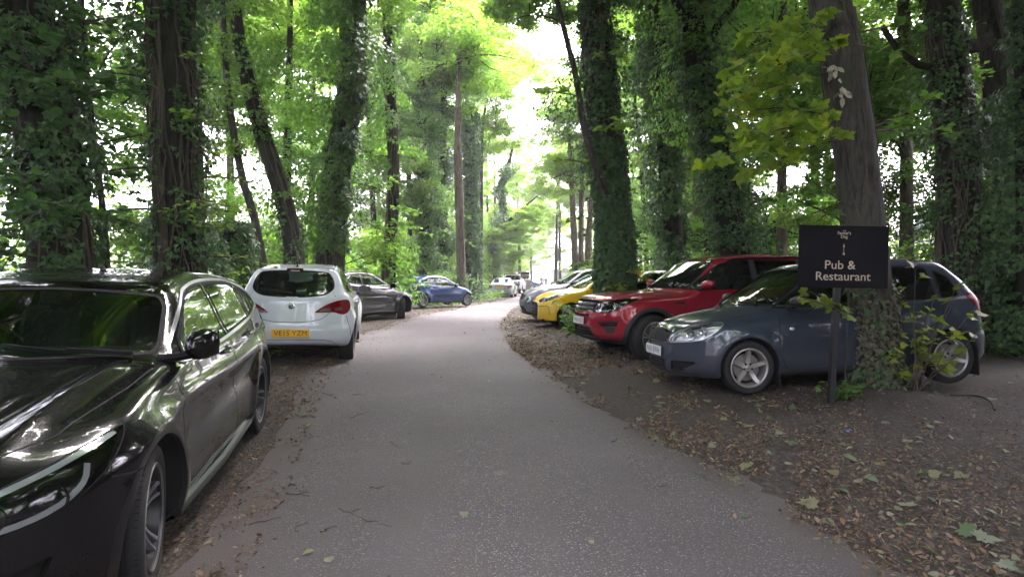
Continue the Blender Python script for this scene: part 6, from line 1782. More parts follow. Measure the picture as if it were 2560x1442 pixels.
CORSA = dict(label='white three door hatchback seen from behind with a yellow number plate', cat='car',
    L=4.0, W=1.736, H=1.479, wb=2.51, fo=.83, tr=.31, tw=.205, rim_r=.215, paint=P_WHITE, spokes=7, wstyle='double', rimmat=M['alloy_bright'], d=.034,
    top=[(2.1, .60), (1.96, .74), (1.8, .83), (1.5, .90), (1.1, .97), (.35, 1.37), (.1, 1.43), (-.3, 1.475), (-.9, 1.468), (-1.35, 1.435), (-2.0, 1.375)],
    front=[(.1, .20), (.22, .04), (.35, .0), (.6, .02), (.75, .1), (.9, .3)],
    rear=[(.2, .12), (.30, .04), (.40, .0), (.56, .0), (.585, .022), (.75, .055), (.98, .10), (1.05, .15), (1.36, .44), (1.385, .44), (1.40, .40), (1.45, .42)], pr=.34,
    belt=[(2.0, 1.15), (1.4, 1.10), (1.15, .955), (.6, .94), (-.8, 1.0), (-2.0, 1.04)], tumble=.42, ledge=.035, flare=.035,
    plan=[(2.0, .03), (1.2, .0), (-1.1, .0), (-1.6, .02), (-2.0, .05)],
    windows=[rpoly([(.76, .97), (.13, 1.32), (-.08, 1.37), (-.50, 1.38), (-.56, .985)], .03), rpoly([(-.64, 1.01), (-.60, 1.38), (-1.05, 1.34), (-1.38, 1.16), (-1.30, 1.07)], .04)],
    screen=(.985, .68, 1.37, .52), back=catmull([(-.5, 1.015), (-.2, 1.015), (.0, 1.015), (.25, 1.022), (.44, 1.045), (.555, 1.12), (.56, 1.22), (.51, 1.32), (.44, 1.36), (.2, 1.378), (.0, 1.38), (-.2, 1.38), (-.5, 1.38)], 3, True), back_glass=M['glass'],
    patches=[('tailgate', 'rear', [(-.1, .655), (.25, .665), (.42, .70), (.50, .76), (.56, .82), (.64, 1.02), (.55, 1.40), (-.1, 1.42)]),
             ('door', 'side', rpoly([(.80, .96), (.80, .50), (.70, .27), (-.50, .27), (-.60, .62), (-.60, .96)], .03)),
             ('headlight', 'fq', rpoly([(.48, .62), (.85, .60), (1.45, .85), (1.2, .86), (.6, .74)], .04)),
             ('grille', 'front', rpoly([(-.1, .30), (.42, .30), (.38, .52), (-.1, .54)], .03)),
             ('tail_light', 'rq', catmull([(.41, .790), (.47, .835), (.66, .915), (.90, .962), (1.12, .965), (1.22, .93), (1.22, .86), (1.10, .785), (.97, .752), (.86, .765), (.74, .790), (.56, .788)], 4, True)),
             ('tail_light_clear', 'rq', rpoly([(.48, .802), (.54, .845), (.68, .855), (.70, .805)], .012)),
             ('tail_light_clear', 'rq', rpoly([(.78, .808), (.79, .855), (.92, .862), (.95, .82)], .012)),
             ('tail_light_inner', 'rq', rpoly([(.70, .79), (.72, .925), (.765, .938), (.755, .79)], .01)),
             ('intake', 'rear', rpoly([(.10, .40), (.10, .405), (.12, .405), (.12, .40)], .001))],
    lamps=[('fq', .8, .68, .06, 'refl')],
    trims=[('rear', [(0, .572), (.30, .572), (.42, .560)], .012, .006, P_WHITE, False)],
    seams=[('rear', [(0, .652), (.25, .660), (.40, .69), (.48, .74), (.54, .80)]), ('rear', [(.575, .955), (.605, 1.02), (.56, 1.08)]), ('rear', [(0, .408), (.45, .400), (.56, .37), (.64, .30)]),
           ('side', [(-1.72, .74), (-1.70, .45), (-1.62, .36)]), ('side', [(.80, .955), (.81, .6), (.70, .27)]), ('side', [(-.60, .98), (-.62, .62), (-.50, .27)]), ('side', [(.68, .255), (-.5, .26)])],
    bottom=[(-2.0, .33), (-1.8, .295), (-1.7, .27), (-.95, .17), (.9, .17), (1.5, .19), (2.0, .24)], sill=.22, sill_f=.0, sill_r=.0,
    plates=[('rear', .50, 'VE15 YZM', 0, 4)], mirror=(.62, .03, .0), mirror_mat=M['gloss_black'], handles=[(-.38, .86)], plate_off=.012,
    extra=corsa_extra)

def q30_extra(B, root, ribbon):
    for sg in (1, -1):
        s = MB()
        s.tube([np.array([B.ax[0] - .40, sg * (B.W / 2 - .035), .215]), np.array([0, sg * (B.W / 2 - .02), .205]), np.array([B.ax[1] + .42, sg * (B.W / 2 - .035), .22])], [.030, .034, .030], M['satin_dark'], 8)
        s.build('sill_moulding', root)
M['satin_dark'] = plain('satin_sill', (.030, .036, .036), .3, .4)
DLO = [(.66, .985), (.52, 1.085), (.12, 1.305), (-.12, 1.362), (-.45, 1.385), (-.95, 1.37), (-1.25, 1.32), (-1.55, 1.235), (-1.74, 1.14), (-1.55, 1.10), (-1.20, 1.045), (-.46, .995), (.2, .978), (.5, .976)]
_hl = [(.34, .63), (.48, .672), (.82, .735), (1.16, .80), (1.48, .852), (1.52, .838), (1.42, .77), (1.26, .688), (1.10, .628), (.90, .59), (.6, .575), (.40, .585)]
Q30 = dict(label='glossy black crossover nearest the camera on the left', cat='car',
    L=4.425, W=1.805, H=1.495, wb=2.70, fo=.92, tr=.345, tw=.235, rim_r=.243, paint=P_BLACK, spokes=5, wstyle='twotone', rimmat=M['alloy_bright'], d=.030, spin=PI / 2,
    top=[(2.3, .60), (2.17, .74), (2.05, .83), (1.8, .90), (1.4, .965), (1.0, 1.01), (.86, 1.02), (.20, 1.40), (-.05, 1.432), (-.5, 1.462), (-1.0, 1.44), (-1.6, 1.37), (-2.2, 1.28)],
    front=[(.1, .25), (.2, .08), (.32, .02), (.5, .0), (.66, .0), (.76, .04), (.85, .15), (.95, .4)],
    rear=[(.2, .12), (.35, .02), (.55, .0), (.8, .02), (.98, .08), (1.05, .16), (1.3, .50), (1.45, .62)], pf=.50, pfn=2.3,
    belt=[(2.2, 1.3), (1.15, 1.22), (.88, 1.04), (.70, .975), (.3, .965), (-.8, 1.0), (-1.4, 1.07), (-2.2, 1.10)], tumble=.44, ledge=.016, flare=.034, hcrown=.045,
    hood=lambda x, y: (.030 * np.exp(-((y - (.56 + .05 * (1.5 - x))) / .055) ** 2) - .018 * np.exp(-((y - (.45 + .08 * (1.5 - x))) / .06) ** 2) + .012 * np.exp(-(y / .2) ** 2)) * np.clip((x - .75) / .25, 0, 1) * np.clip((2.15 - x) / .3, 0, 1),
    side=lambda x, z: .018 * np.exp(-((z - (.80 - .05 * x + .05 * np.sin(x * 1.8))) / .045) ** 2) - .030 * np.exp(-((z - (.62 - .06 * x)) / .10) ** 2) * (1 - np.exp(-((x - 1.3) / .55) ** 4)) * (1 - np.exp(-((x + 1.4) / .55) ** 4)) * 1.0,
    plan=[(2.2, .02), (1.3, .0), (-1.3, .0), (-2.2, .05)],
    windows=[rpoly([(.56, .992), (.46, 1.09), (.10, 1.29), (-.12, 1.345), (-.40, 1.365), (-.40, .99)], .03), rpoly([(-.47, .998), (-.47, 1.365), (-.95, 1.352), (-1.14, 1.325), (-1.20, 1.06)], .03), rpoly([(-1.25, 1.068), (-1.20, 1.31), (-1.52, 1.22), (-1.66, 1.155), (-1.5, 1.10)], .03)], privacy=(2,),
    screen=(1.03, .70, 1.39, .60, .0), back=rpoly([(-.3, 1.08), (.52, 1.10), (.46, 1.30), (-.3, 1.33)], .05),
    patches=[('bonnet', 'top', [(.84, -.1), (.84, .71), (1.2, .73), (1.7, .66), (1.93, .52), (2.06, .3), (2.08, -.1)]),
             ('door', 'side', rpoly([(.84, 1.0), (.84, .60), (.74, .29), (-1.00, .29), (-1.14, .62), (-1.26, 1.06), (-.46, .995)], .03)),
             ('headlight', 'fq', catmull(_hl, 4, True)),
             ('grille', 'front', rpoly([(-.1, .42), (.30, .44), (.44, .62), (.40, .735), (.2, .78), (-.1, .785)], .03)),
             ('intake', 'fq', rpoly([(.62, .30), (1.0, .34), (1.06, .46), (.72, .40)], .02)),
             ('tail_light', 'rq', rpoly([(.5, .90), (.95, .86), (1.25, .99), (1.15, 1.05), (.8, 1.0)], .03))], door_split=-.43,
    lamps=[('fq', 1.06, .672, .060, 'proj'), ('fq', .80, .65, .05, 'proj')], steer=9,
    drl=[('fq', [(.50, .662), (.82, .722), (1.16, .787), (1.46, .842)], .024), ('fq', catmull([(1.25, .765), (1.21, .70), (1.09, .642), (.90, .604), (.6, .588)], 3), .022)],
    trims=[('side', catmull(DLO, 3, True), .020, .007, M['satin'], True), ('fq', catmull(_hl, 3, True), .006, .003, M['seal'], True), 
           ('front', rpoly([(0, .42), (.30, .44), (.44, .62), (.40, .735), (.2, .78), (0, .785)], .03), .018, .01, M['chrome'], False)],
    seams=[('top', [(2.03, .42), (1.90, .55), (1.7, .67), (1.2, .742), (.86, .745)]), ('side', [(.84, 1.0), (.86, .75), (.80, .40), (.72, .275)]), ('side', [(.72, .275), (-1.0, .28)]), ('side', [(-.43, 1.0), (-.43, .6), (-.46, .29)]),
           ('side', [(-1.0, .28), (-1.12, .60), (-1.25, .85), (-1.27, 1.05)]), ('fq', [(1.36, .69), (1.50, .672), (1.60, .665)]), ('rq', [(.8, .62), (1.3, .64)])],
    bars=[('front', [(0, z), (.36, z)], .012, -.02, M['chrome']) for z in (.50, .56, .62, .68)], cladding=.050, sill=.25, sill_f=.23, sill_r=.32, trim_mat=plain('arch_lacquer', (.003, .003, .0035), .3, 0, .5),
    wipers=[(.60, .0, .0), (-.02, -.60, -.005)], mirror=(.64, -.03, .02), mirror_k=(.74, 1.2), mirror_mat=M['gloss_black'], wheel_barrel=M['alloy_dark'], handles=[(-.28, .905), (-1.02, .94)], handle_mat=M['chrome'],
    extra=q30_extra)

def disco_extra(B, root, ribbon):
    t = MB()
    for i, ch in enumerate('DISCOVERY'):
        y = -.30 + .60 * i / 8
        c = B.project('front', [(abs(y), .985)])[0]; c[1] = y
        n = B.normal(c[None])[0]
        an = math.atan2(n[2], n[0]); yw = math.atan2(n[1], n[0])
        text_geom(ch, .075, M['chrome'], t, Matrix.Translation(Vector(c + n * .006)) @ Matrix.Rotation(PI / 2 + yw * (1 if y > 0 else -1) * 0, 4, 'Z') @ Matrix.Rotation(PI / 2 - an, 4, 'X'), extrude=.004, width=.042 if ch != 'I' else .010, bold=.002)
    t.build('model_lettering', root, smooth=False)
    g = MB()
    rows = [.825, .868, .905, .945]
    for r0 in (.835, .905):
        for k in range(10):
            y = .02 + k * .047
            Q = B.project('front', [(y, r0), (y + .022, r0 + .018), (y + .046, r0), (y + .022, r0 - .018)])
            nn = B.normal(Q)
            P = Q - nn * .012
            P = np.concatenate([P, P[:1]])
            g.tube(P, .0055, M['satin'], 5, caps=False)
            g.tube(P * np.array([1, -1, 1]), .0055, M['satin'], 5, caps=False)
    g.build('grille_mesh', root)
    for sg in (1, -1):
        r = MB()
        Q = B.project('top', [(x, .66) for x in (.0, -.1, -.6, -1.2, -1.75, -1.85)]) * np.array([1, sg, 1])
        Q[:, 2] += np.array([0, .03, .04, .04, .03, 0])
        r.tube(Q, .014, M['seal'], 6)
        r.build('roof_rail', root)
    for sg in (1, -1):
        s = MB()
        s.box((B.ax[0] - .47, sg * (B.W / 2 - .13), .22), (.012, .24, .26), M['black_plastic'], bev=.003)
        s.build('mud_flap', root)

_dh = [(.545, .80), (.60, .772), (.84, .768), (1.06, .79), (1.28, .86), (1.50, .955), (1.56, .985), (1.40, .985), (1.05, .968), (.70, .935), (.60, .90)]
DISCO = dict(label='dark red sport utility car with its nose to the lane, beyond the blue-grey hatchback', cat='car',
    L=4.60, W=1.894, H=1.724, wb=2.741, fo=.89, tr=.37, tw=.235, rim_r=.25, paint=P_RED, spokes=5, wstyle='double', rimmat=M['alloy'], steer=20,
    top=[(2.4, .80), (2.27, .955), (2.15, 1.02), (1.7, 1.075), (1.2, 1.10), (1.02, 1.12), (.30, 1.59), (.08, 1.645), (-.5, 1.695), (-1.4, 1.675), (-2.0, 1.62), (-2.4, 1.57)],
    front=[(.2, .25), (.30, .08), (.40, .01), (.7, .0), (.80, .015), (.95, .055), (1.03, .13), (1.1, .3)],
    rear=[(.25, .1), (.4, .0), (.75, .0), (1.0, .05), (1.12, .08), (1.6, .32), (1.72, .36)], r_side=.08, pf=.46,
    belt=[(2.3, 1.40), (1.4, 1.30), (1.12, 1.115), (.6, 1.09), (-1.2, 1.115), (-2.3, 1.16)], tumble=.34, ledge=.04, flare=.03, lowk=.88,
    hood=lambda x, y: .022 * np.exp(-((y - .60) / .10) ** 2) * np.clip((x - .95) / .3, 0, 1),
    plan=[(2.3, .03), (1.4, .0), (-1.4, .0), (-2.3, .04)],
    windows=[rpoly([(.80, 1.12), (.16, 1.515), (-.1, 1.575), (-.38, 1.585), (-.38, 1.115)], .03), rpoly([(-.48, 1.12), (-.48, 1.585), (-1.24, 1.57), (-1.30, 1.14)], .03), rpoly([(-1.36, 1.15), (-1.32, 1.565), (-1.82, 1.50), (-2.02, 1.24), (-1.95, 1.17)], .04)], privacy=(1, 2),
    screen=(1.135, .76, 1.585, .62), back=rpoly([(-.3, 1.17), (.62, 1.18), (.55, 1.55), (-.3, 1.57)], .06),
    patches=[('bonnet', 'top', [(.98, -.1), (.98, .74), (1.4, .80), (1.8, .76), (2.05, .60), (2.17, .3), (2.2, -.1)]),
             ('door', 'side', rpoly([(.86, 1.10), (.86, .60), (.78, .42), (-1.0, .42), (-1.2, .72), (-1.33, 1.12), (-.4, 1.10)], .03)),
             ('black_trim', 'side', [(-.385, 1.10), (-.385, 1.60), (-.475, 1.60), (-.475, 1.10)]), ('black_trim', 'side', [(-1.31, 1.12), (-1.25, 1.585), (-1.315, 1.585), (-1.355, 1.13)]),
             ('headlight', 'fq', catmull(_dh, 4, True)),
             ('grille', 'front', rpoly([(-.1, .795), (.46, .80), (.52, .86), (.50, .955), (.2, .965), (-.1, .965)], .02)),
             ('intake', 'front', rpoly([(-.1, .735), (.40, .735), (.36, .70), (-.1, .70)], .01)),
             ('intake', 'front', rpoly([(-.1, .36), (.50, .36), (.40, .53), (-.1, .55)], .03)),
             ('fog_light', 'fq', rpoly([(.86, .555), (1.12, .57), (1.12, .60), (.86, .59)], .01)),
             ('black_intake', 'fq', rpoly([(.70, .60), (.80, .545), (1.16, .555), (1.20, .62)], .01)),
             ('black_trim', 'fq', rpoly([(.86, .54), (1.14, .55), (1.08, .45), (.93, .44)], .02)),
             ('black_trim', 'fq', rpoly([(.88, .63), (1.02, .66), (1.14, .63)], .02)),
             ('intake', 'side', rpoly([(1.02, .90), (.88, .89), (.88, .925), (1.06, .93)], .008)),
             ('tail_light', 'rq', rpoly([(.75, .92), (1.3, .95), (1.25, 1.10), (.78, 1.08)], .03))], door_split=-.43,
    lamps=[('fq', .84, .855, .075, 'proj'), ('fq', 1.12, .885, .05, 'refl')],
    drl=[('fq', catmull([(.72, .90), (.70, .84), (.78, .795), (.92, .79), (1.02, .82)], 3), .014)],
    trims=[('fq', catmull(_dh, 3, True), .008, .003, M['seal'], True), ('fq', [(.70, .61), (1.20, .63), (1.18, .66)], .012, .006, M['gloss_black'], False), ('front', [(0, .785), (.48, .79), (.54, .84)], .014, .008, M['gloss_black'], False),
           ('front', [(0, .31), (.50, .31), (.62, .36)], .05, .012, M['satin_dark'], False)],
    seams=[('top', [(2.16, .42), (2.0, .62), (1.75, .775), (1.4, .815), (1.0, .80)]), ('side', [(.86, 1.10), (.87, .75), (.80, .44)]), ('side', [(-.43, 1.10), (-.44, .42)]), ('side', [(-1.0, .42), (-1.18, .72), (-1.35, .95)]), ('fq', [(.55, .77), (.50, .66)])],
    bars=[('front', [(0, z), (.46, z)], .010, -.02, M['black_plastic']) for z in (.40, .44, .48)], cladding=.065, sill=.42, sill_f=.36, sill_r=.42,
    plates=[('front', .625, 'WF65 ACU', 0, 3)], mirror=(.56, .05, .03), handles=[(-.25, .98), (-1.08, 1.0)], seat_z=.72, bottom=[(-2.3, .40), (-1.8, .3), (-.9, .24), (.9, .24), (1.8, .26), (2.3, .32)],
    extra=disco_extra)

# ---- cars seen in part or from farther off
GCOUPE = dict(label='dark grey three door coupe parked under the trees beyond the white hatchback', cat='car',
    L=4.46, W=1.84, H=1.48, wb=2.695, fo=.93, tr=.33, tw=.225, rim_r=.235, paint=P_GREY, spokes=5, wstyle='double', rimmat=M['alloy_bright'], d=.042, steer=33,
    top=[(2.3, .60), (2.18, .72), (2.0, .83), (1.6, .92), (1.15, .99), (.25, 1.39), (0, 1.44), (-.5, 1.475), (-1.1, 1.45), (-1.7, 1.36), (-2.2, 1.25)],
    front=[(.1, .22), (.22, .05), (.4, .0), (.62, .02), (.78, .12), (.9, .35)],
    rear=[(.2, .12), (.35, .02), (.6, .0), (.95, .08), (1.08, .2), (1.3, .55)],
    belt=[(2.2, 1.2), (1.4, 1.14), (1.1, .97), (.6, .94), (-.8, 1.01), (-1.6, 1.10), (-2.2, 1.12)], tumble=.46, ledge=.035, flare=.045,
    side=lambda x, z: -.02 * np.exp(-((z - .50) / .10) ** 2) * ((x < .8) & (x > -.9)) + .02 * np.exp(-((z - .24) / .05) ** 2),
    plan=[(2.2, .03), (1.3, .0), (-1.3, .0), (-2.2, .06)],
    windows=[rpoly([(.74, .965), (.08, 1.31), (-.15, 1.365), (-.55, 1.375), (-.62, 1.0)], .03), rpoly([(-.70, 1.01), (-.64, 1.37), (-1.05, 1.32), (-1.45, 1.14), (-1.40, 1.08)], .04)], privacy=(1,),
    screen=(1.0, .70, 1.39, .53), back=rpoly([(-.3, 1.10), (.52, 1.12), (.46, 1.28), (-.3, 1.30)], .05),
    patches=[('door', 'side', rpoly([(.82, .96), (.82, .50), (.72, .27), (-.52, .27), (-.64, .62), (-.66, 1.0)], .03)),
             ('headlight', 'fq', rpoly([(.5, .62), (.9, .60), (1.5, .85), (1.3, .86), (.7, .74)], .04)),
             ('grille', 'front', rpoly([(-.1, .50), (.36, .52), (.42, .64), (-.1, .66)], .03)), ('intake', 'front', rpoly([(-.1, .25), (.5, .27), (.42, .40), (-.1, .42)], .03)),
             ('tail_light', 'rq', rpoly([(.45, .85), (.9, .82), (1.2, .95), (1.1, 1.02), (.7, .96)], .03))],
    lamps=[('fq', .95, .70, .06, 'proj')], seams=[('side', [(.82, .96), (.82, .6), (.72, .27)]), ('side', [(-.66, 1.0), (-.64, .62), (-.52, .27)]), ('side', [(.72, .26), (-.55, .265)]), ('top', [(2.1, .45), (1.7, .70), (1.1, .73)])],
    trims=[('side', [(.66, .945), (.2, .955), (-.6, .99), (-1.4, 1.07), (-1.50, 1.13), (-1.1, 1.31)], .016, .006, M['satin'], False)],
    mirror=(.60, .04, .02), handles=[(-.45, .88)], sill=.20)

CITY = dict(label='small bright blue three door car half under the bushes on the left', cat='car',
    L=3.62, W=1.64, H=1.40, wb=2.448, fo=.60, tr=.285, tw=.19, rim_r=.205, paint=P_BLUE, spokes=7, wstyle='single', rimmat=M['alloy_bright'], d=.042,
    top=[(1.9, .55), (1.78, .66), (1.62, .76), (1.3, .85), (1.0, .91), (.20, 1.31), (-.05, 1.365), (-.4, 1.392), (-.9, 1.36), (-1.3, 1.24), (-1.8, 1.0)],
    front=[(.1, .18), (.22, .04), (.4, .0), (.58, .02), (.72, .12), (.85, .3)],
    rear=[(.2, .10), (.35, .0), (.6, .0), (.85, .08), (.98, .22), (1.3, .55)], kf=.30,
    belt=[(1.8, 1.1), (1.25, 1.04), (1.0, .885), (.5, .87), (-1.0, .93), (-1.8, .96)], tumble=.42, flare=.035,
    plan=[(1.8, .04), (1.2, .0), (-1.2, .0), (-1.8, .08)],
    windows=[rpoly([(.68, .895), (.06, 1.235), (-.15, 1.28), (-.42, 1.29), (-.54, .92)], .03), rpoly([(-.62, .93), (-.50, 1.29), (-.85, 1.25), (-1.08, 1.10), (-1.02, .96)], .05)],
    screen=(.93, .62, 1.31, .50), back=rpoly([(-.3, 1.0), (.5, 1.02), (.42, 1.20), (-.3, 1.22)], .06),
    patches=[('door', 'side', rpoly([(.76, .88), (.76, .45), (.66, .26), (-.42, .26), (-.56, .55), (-.58, .92)], .03)),
             ('headlight', 'fq', rpoly([(.5, .56), (.9, .54), (1.15, .66), (1.12, .76), (.7, .68)], .06)), ('intake', 'front', rpoly([(-.1, .28), (.4, .30), (.35, .40), (-.1, .42)], .04)),
             ('tail_light', 'rq', rpoly([(.7, .70), (1.0, .70), (1.1, .90), (.8, .90)], .05))],
    lamps=[('fq', .85, .62, .05, 'refl')], lamp_dark=False, seams=[('side', [(.76, .88), (.76, .5), (.66, .26)]), ('side', [(-.58, .92), (-.56, .55), (-.42, .26)]), ('top', [(1.68, .4), (1.4, .60), (.95, .66)])],
    trims=[('side', [(.62, .875), (.1, .88), (-.5, .90), (-.95, .935)], .014, .006, M['satin'], False), ('side', [(.60, .50), (-.70, .50)], .045, .008, P_BLUE, False)],
    mirror=(.50, .02, -.01), handles=[(-.38, .80)], sill=.21)

YELLOW = dict(label='bright yellow compact hatchback parked nose to the lane beside the ivy covered trunk', cat='car',
    L=3.95, W=1.715, H=1.458, wb=2.464, fo=.82, tr=.312, tw=.205, rim_r=.22, paint=P_YELLOW, spokes=5, wstyle='y', rimmat=M['alloy'], d=.038, steer=0,
    top=[(2.1, .62), (1.95, .76), (1.8, .86), (1.5, .94), (1.05, 1.0), (.30, 1.37), (0, 1.43), (-.5, 1.455), (-1.2, 1.43), (-1.8, 1.35)],
    front=[(.1, .18), (.22, .03), (.35, .0), (.60, .02), (.76, .09), (.9, .3)],
    rear=[(.2, .12), (.35, .02), (.6, .0), (.95, .08), (1.08, .16), (1.4, .4)],
    belt=[(2.0, 1.2), (1.3, 1.15), (1.02, .985), (.5, .97), (-2.0, 1.02)], tumble=.40, flare=.035,
    plan=[(2.0, .03), (1.3, .0), (-1.3, .0), (-2.0, .05)],
    windows=[rpoly([(.66, 1.0), (.10, 1.31), (-.12, 1.36), (-.55, 1.37), (-.60, 1.0)], .03), rpoly([(-.75, 1.02), (-.72, 1.36), (-1.2, 1.33), (-1.4, 1.06)], .04)],
    screen=(1.02, .68, 1.37, .52), back=rpoly([(-.3, 1.06), (.52, 1.08), (.46, 1.33), (-.3, 1.35)], .05),
    patches=[('bonnet', 'top', [(.95, -.1), (.95, .68), (1.4, .72), (1.75, .62), (1.92, .3), (1.94, -.1)]),
             ('headlight', 'fq', catmull([(.50, .70), (.58, .665), (.85, .685), (1.15, .76), (1.50, .875), (1.46, .895), (1.15, .85), (.80, .80), (.60, .75)], 4, True)),
             ('grille', 'front', rpoly([(-.1, .24), (.34, .24), (.42, .34), (.40, .60), (.30, .66), (-.1, .66)], .03)),
             ('door', 'side', rpoly([(.74, .98), (.74, .50), (.66, .27), (-.55, .27), (-.66, .62), (-.66, 1.0)], .03)),
             ('tail_light', 'rq', rpoly([(.7, .80), (1.1, .80), (1.15, .98), (.8, .98)], .04)),
             ('fog_light', 'fq', rpoly([(.80, .46), (.87, .46), (.87, .53), (.80, .53)], .03))],
    lamps=[('fq', .84, .735, .045, 'proj'), ('fq', 1.06, .775, .04, 'refl')], lamp_dark=False,
    trims=[('fq', catmull([(.50, .70), (.58, .665), (.85, .685), (1.15, .76), (1.50, .875), (1.46, .895), (1.15, .85), (.80, .80), (.60, .75)], 3, True), .008, .003, M['seal'], True), ('fq', [(.52, .56), (.80, .57), (.95, .575), (1.02, .53), (1.06, .40), (1.04, .36)], .012, .003, M['seal'], False),
           ('fq', [(.50, .62), (.51, .45), (.56, .34)], .022, .006, M['clear_lens'], False), ('front', [(0, .20), (.4, .20), (.6, .24)], .05, .006, M['black_plastic'], False)],
    seams=[('fq', [(1.30, .81), (1.55, .70)]), ('top', [(1.88, .4), (1.7, .64), (1.4, .72), (1.0, .72)]), ('side', [(.74, .98), (.74, .5)])],
    bars=[('front', [(0, z), (.38, z)], .010, -.02, M['black_plastic']) for z in (.30, .38, .46, .54)], mirror=(.50, .04, .0), mirror_mat=M['gloss_black'], handles=[(-.42, .88)], sill=.20, sill_f=.215, sill_r=.2)

GREYX = dict(label='mid grey small crossover with a round front lamp, parked just beyond the yellow car', cat='car',
    L=4.13, W=1.765, H=1.565, wb=2.53, fo=.86, tr=.335, tw=.21, rim_r=.23, paint=P_MID, spokes=5, wstyle='single', rimmat=M['alloy'], d=.045,
    top=[(2.2, .75), (2.04, .88), (1.9, .97), (1.5, 1.04), (1.1, 1.09), (.45, 1.46), (.15, 1.53), (-.4, 1.56), (-1.3, 1.50), (-1.9, 1.40)],
    front=[(.1, .25), (.22, .08), (.4, .0), (.62, .0), (.80, .06), (.95, .25), (1.05, .5)],
    rear=[(.2, .12), (.35, .02), (.6, .0), (1.0, .08), (1.12, .16), (1.5, .5)],
    belt=[(2.0, 1.3), (1.4, 1.25), (1.1, 1.08), (.5, 1.06), (-2.0, 1.14)], tumble=.42, flare=.06,
    hood=lambda x, y: .04 * np.exp(-((y - .62) / .09) ** 2) * np.clip((x - .9) / .3, 0, 1), plan=[(2.0, .03), (1.3, .0), (-1.3, .0), (-2.0, .06)],
    windows=[rpoly([(.74, 1.09), (.25, 1.41), (.0, 1.455), (-.38, 1.46), (-.38, 1.09)], .03), rpoly([(-.47, 1.10), (-.47, 1.46), (-1.0, 1.44), (-1.35, 1.20), (-1.3, 1.14)], .04)],
    screen=(1.11, .70, 1.455, .55), back=rpoly([(-.3, 1.16), (.52, 1.18), (.46, 1.38), (-.3, 1.40)], .05),
    patches=[('headlight', 'fq', [(.74 + .13 * math.cos(t), .62 + .105 * math.sin(t)) for t in np.linspace(0, 2 * PI, 20)[:-1]]),
             ('grille', 'front', rpoly([(-.1, .62), (.30, .64), (.42, .78), (-.1, .84)], .03)), ('intake', 'front', rpoly([(-.1, .28), (.5, .30), (.42, .46), (-.1, .48)], .04)),
             ('tail_light', 'rq', rpoly([(.7, .9), (1.1, .9), (1.15, 1.05), (.8, 1.05)], .04))],
    lamps=[('fq', .74, .62, .08, 'refl')], lamp_dark=False, seams=[('side', [(.80, 1.08), (.80, .5), (.70, .27)])], cladding=.05, sill=.30, sill_f=.30, sill_r=.36,
    trims=[('fq', [(.74 + .14 * math.cos(t), .62 + .112 * math.sin(t)) for t in np.linspace(0, 2 * PI, 20)[:-1]], .012, .004, M['satin'], True)], mirror=(.60, .04, .0), handles=[(-.25, .95)])

def generic(label, pt, **k):
    d = dict(label=label, cat='car',
        L=4.1, W=1.74, H=1.50, wb=2.55, fo=.85, tr=.31, tw=.20, paint=pt, spokes=7, wstyle='single', rimmat=M['alloy'], d=.05,
        top=[(2.2, .64), (2.02, .78), (1.85, .88), (1.5, .96), (1.08, 1.02), (.30, 1.42), (0, 1.475), (-.5, 1.50), (-1.2, 1.48), (-1.8, 1.42)],
        front=[(.1, .18), (.22, .03), (.4, .0), (.62, .02), (.78, .12), (.95, .35)], rear=[(.2, .12), (.35, .02), (.6, .0), (.95, .06), (1.08, .12), (1.45, .40)],
        belt=[(2.0, 1.25), (1.35, 1.18), (1.05, 1.0), (.5, .98), (-2.0, 1.03)], tumble=.40, plan=[(2.0, .03), (1.3, .0), (-1.3, .0), (-2.0, .05)],
        windows=[rpoly([(.70, 1.01), (.12, 1.35), (-.12, 1.40), (-.42, 1.41), (-.42, 1.01)], .03), rpoly([(-.50, 1.015), (-.50, 1.41), (-1.1, 1.39), (-1.3, 1.05)], .03)],
        screen=(1.04, .69, 1.42, .53), back=rpoly([(-.3, 1.09), (.55, 1.10), (.50, 1.38), (-.3, 1.40)], .05),
        patches=[('headlight', 'fq', rpoly([(.5, .68), (.9, .66), (1.4, .86), (1.3, .88), (.7, .80)], .04)), ('grille', 'front', rpoly([(-.1, .60), (.36, .62), (.40, .72), (-.1, .74)], .03)),
                 ('intake', 'front', rpoly([(-.1, .26), (.5, .28), (.42, .42), (-.1, .44)], .04)), ('tail_light', 'rq', rpoly([(.7, .78), (1.1, .78), (1.15, 1.02), (.8, 1.02)], .04))],
        lamps=[('fq', .9, .75, .06, 'refl')], lamp_dark=False, seams=[('side', [(.80, 1.0), (.80, .5), (.70, .27)]), ('side', [(-.46, 1.0), (-.46, .28)]), ('top', [(1.95, .4), (1.7, .66), (1.1, .72)])], mirror=(.56, .03, .0), handles=[(-.25, .90), (-1.0, .92)], sill=.2)
    d.update(k); return d
SILV = generic('pale silver hatchback, second from the far end of the row right of the lane', P_PEARL)
WHITE2 = generic('white hatchback at the far end of the row on the right of the lane', P_WHITE, H=1.54)
DARKE = generic('dark estate car mostly hidden between the ivy trunk and the red car', P_BLACK, L=4.5, wb=2.65, H=1.47)
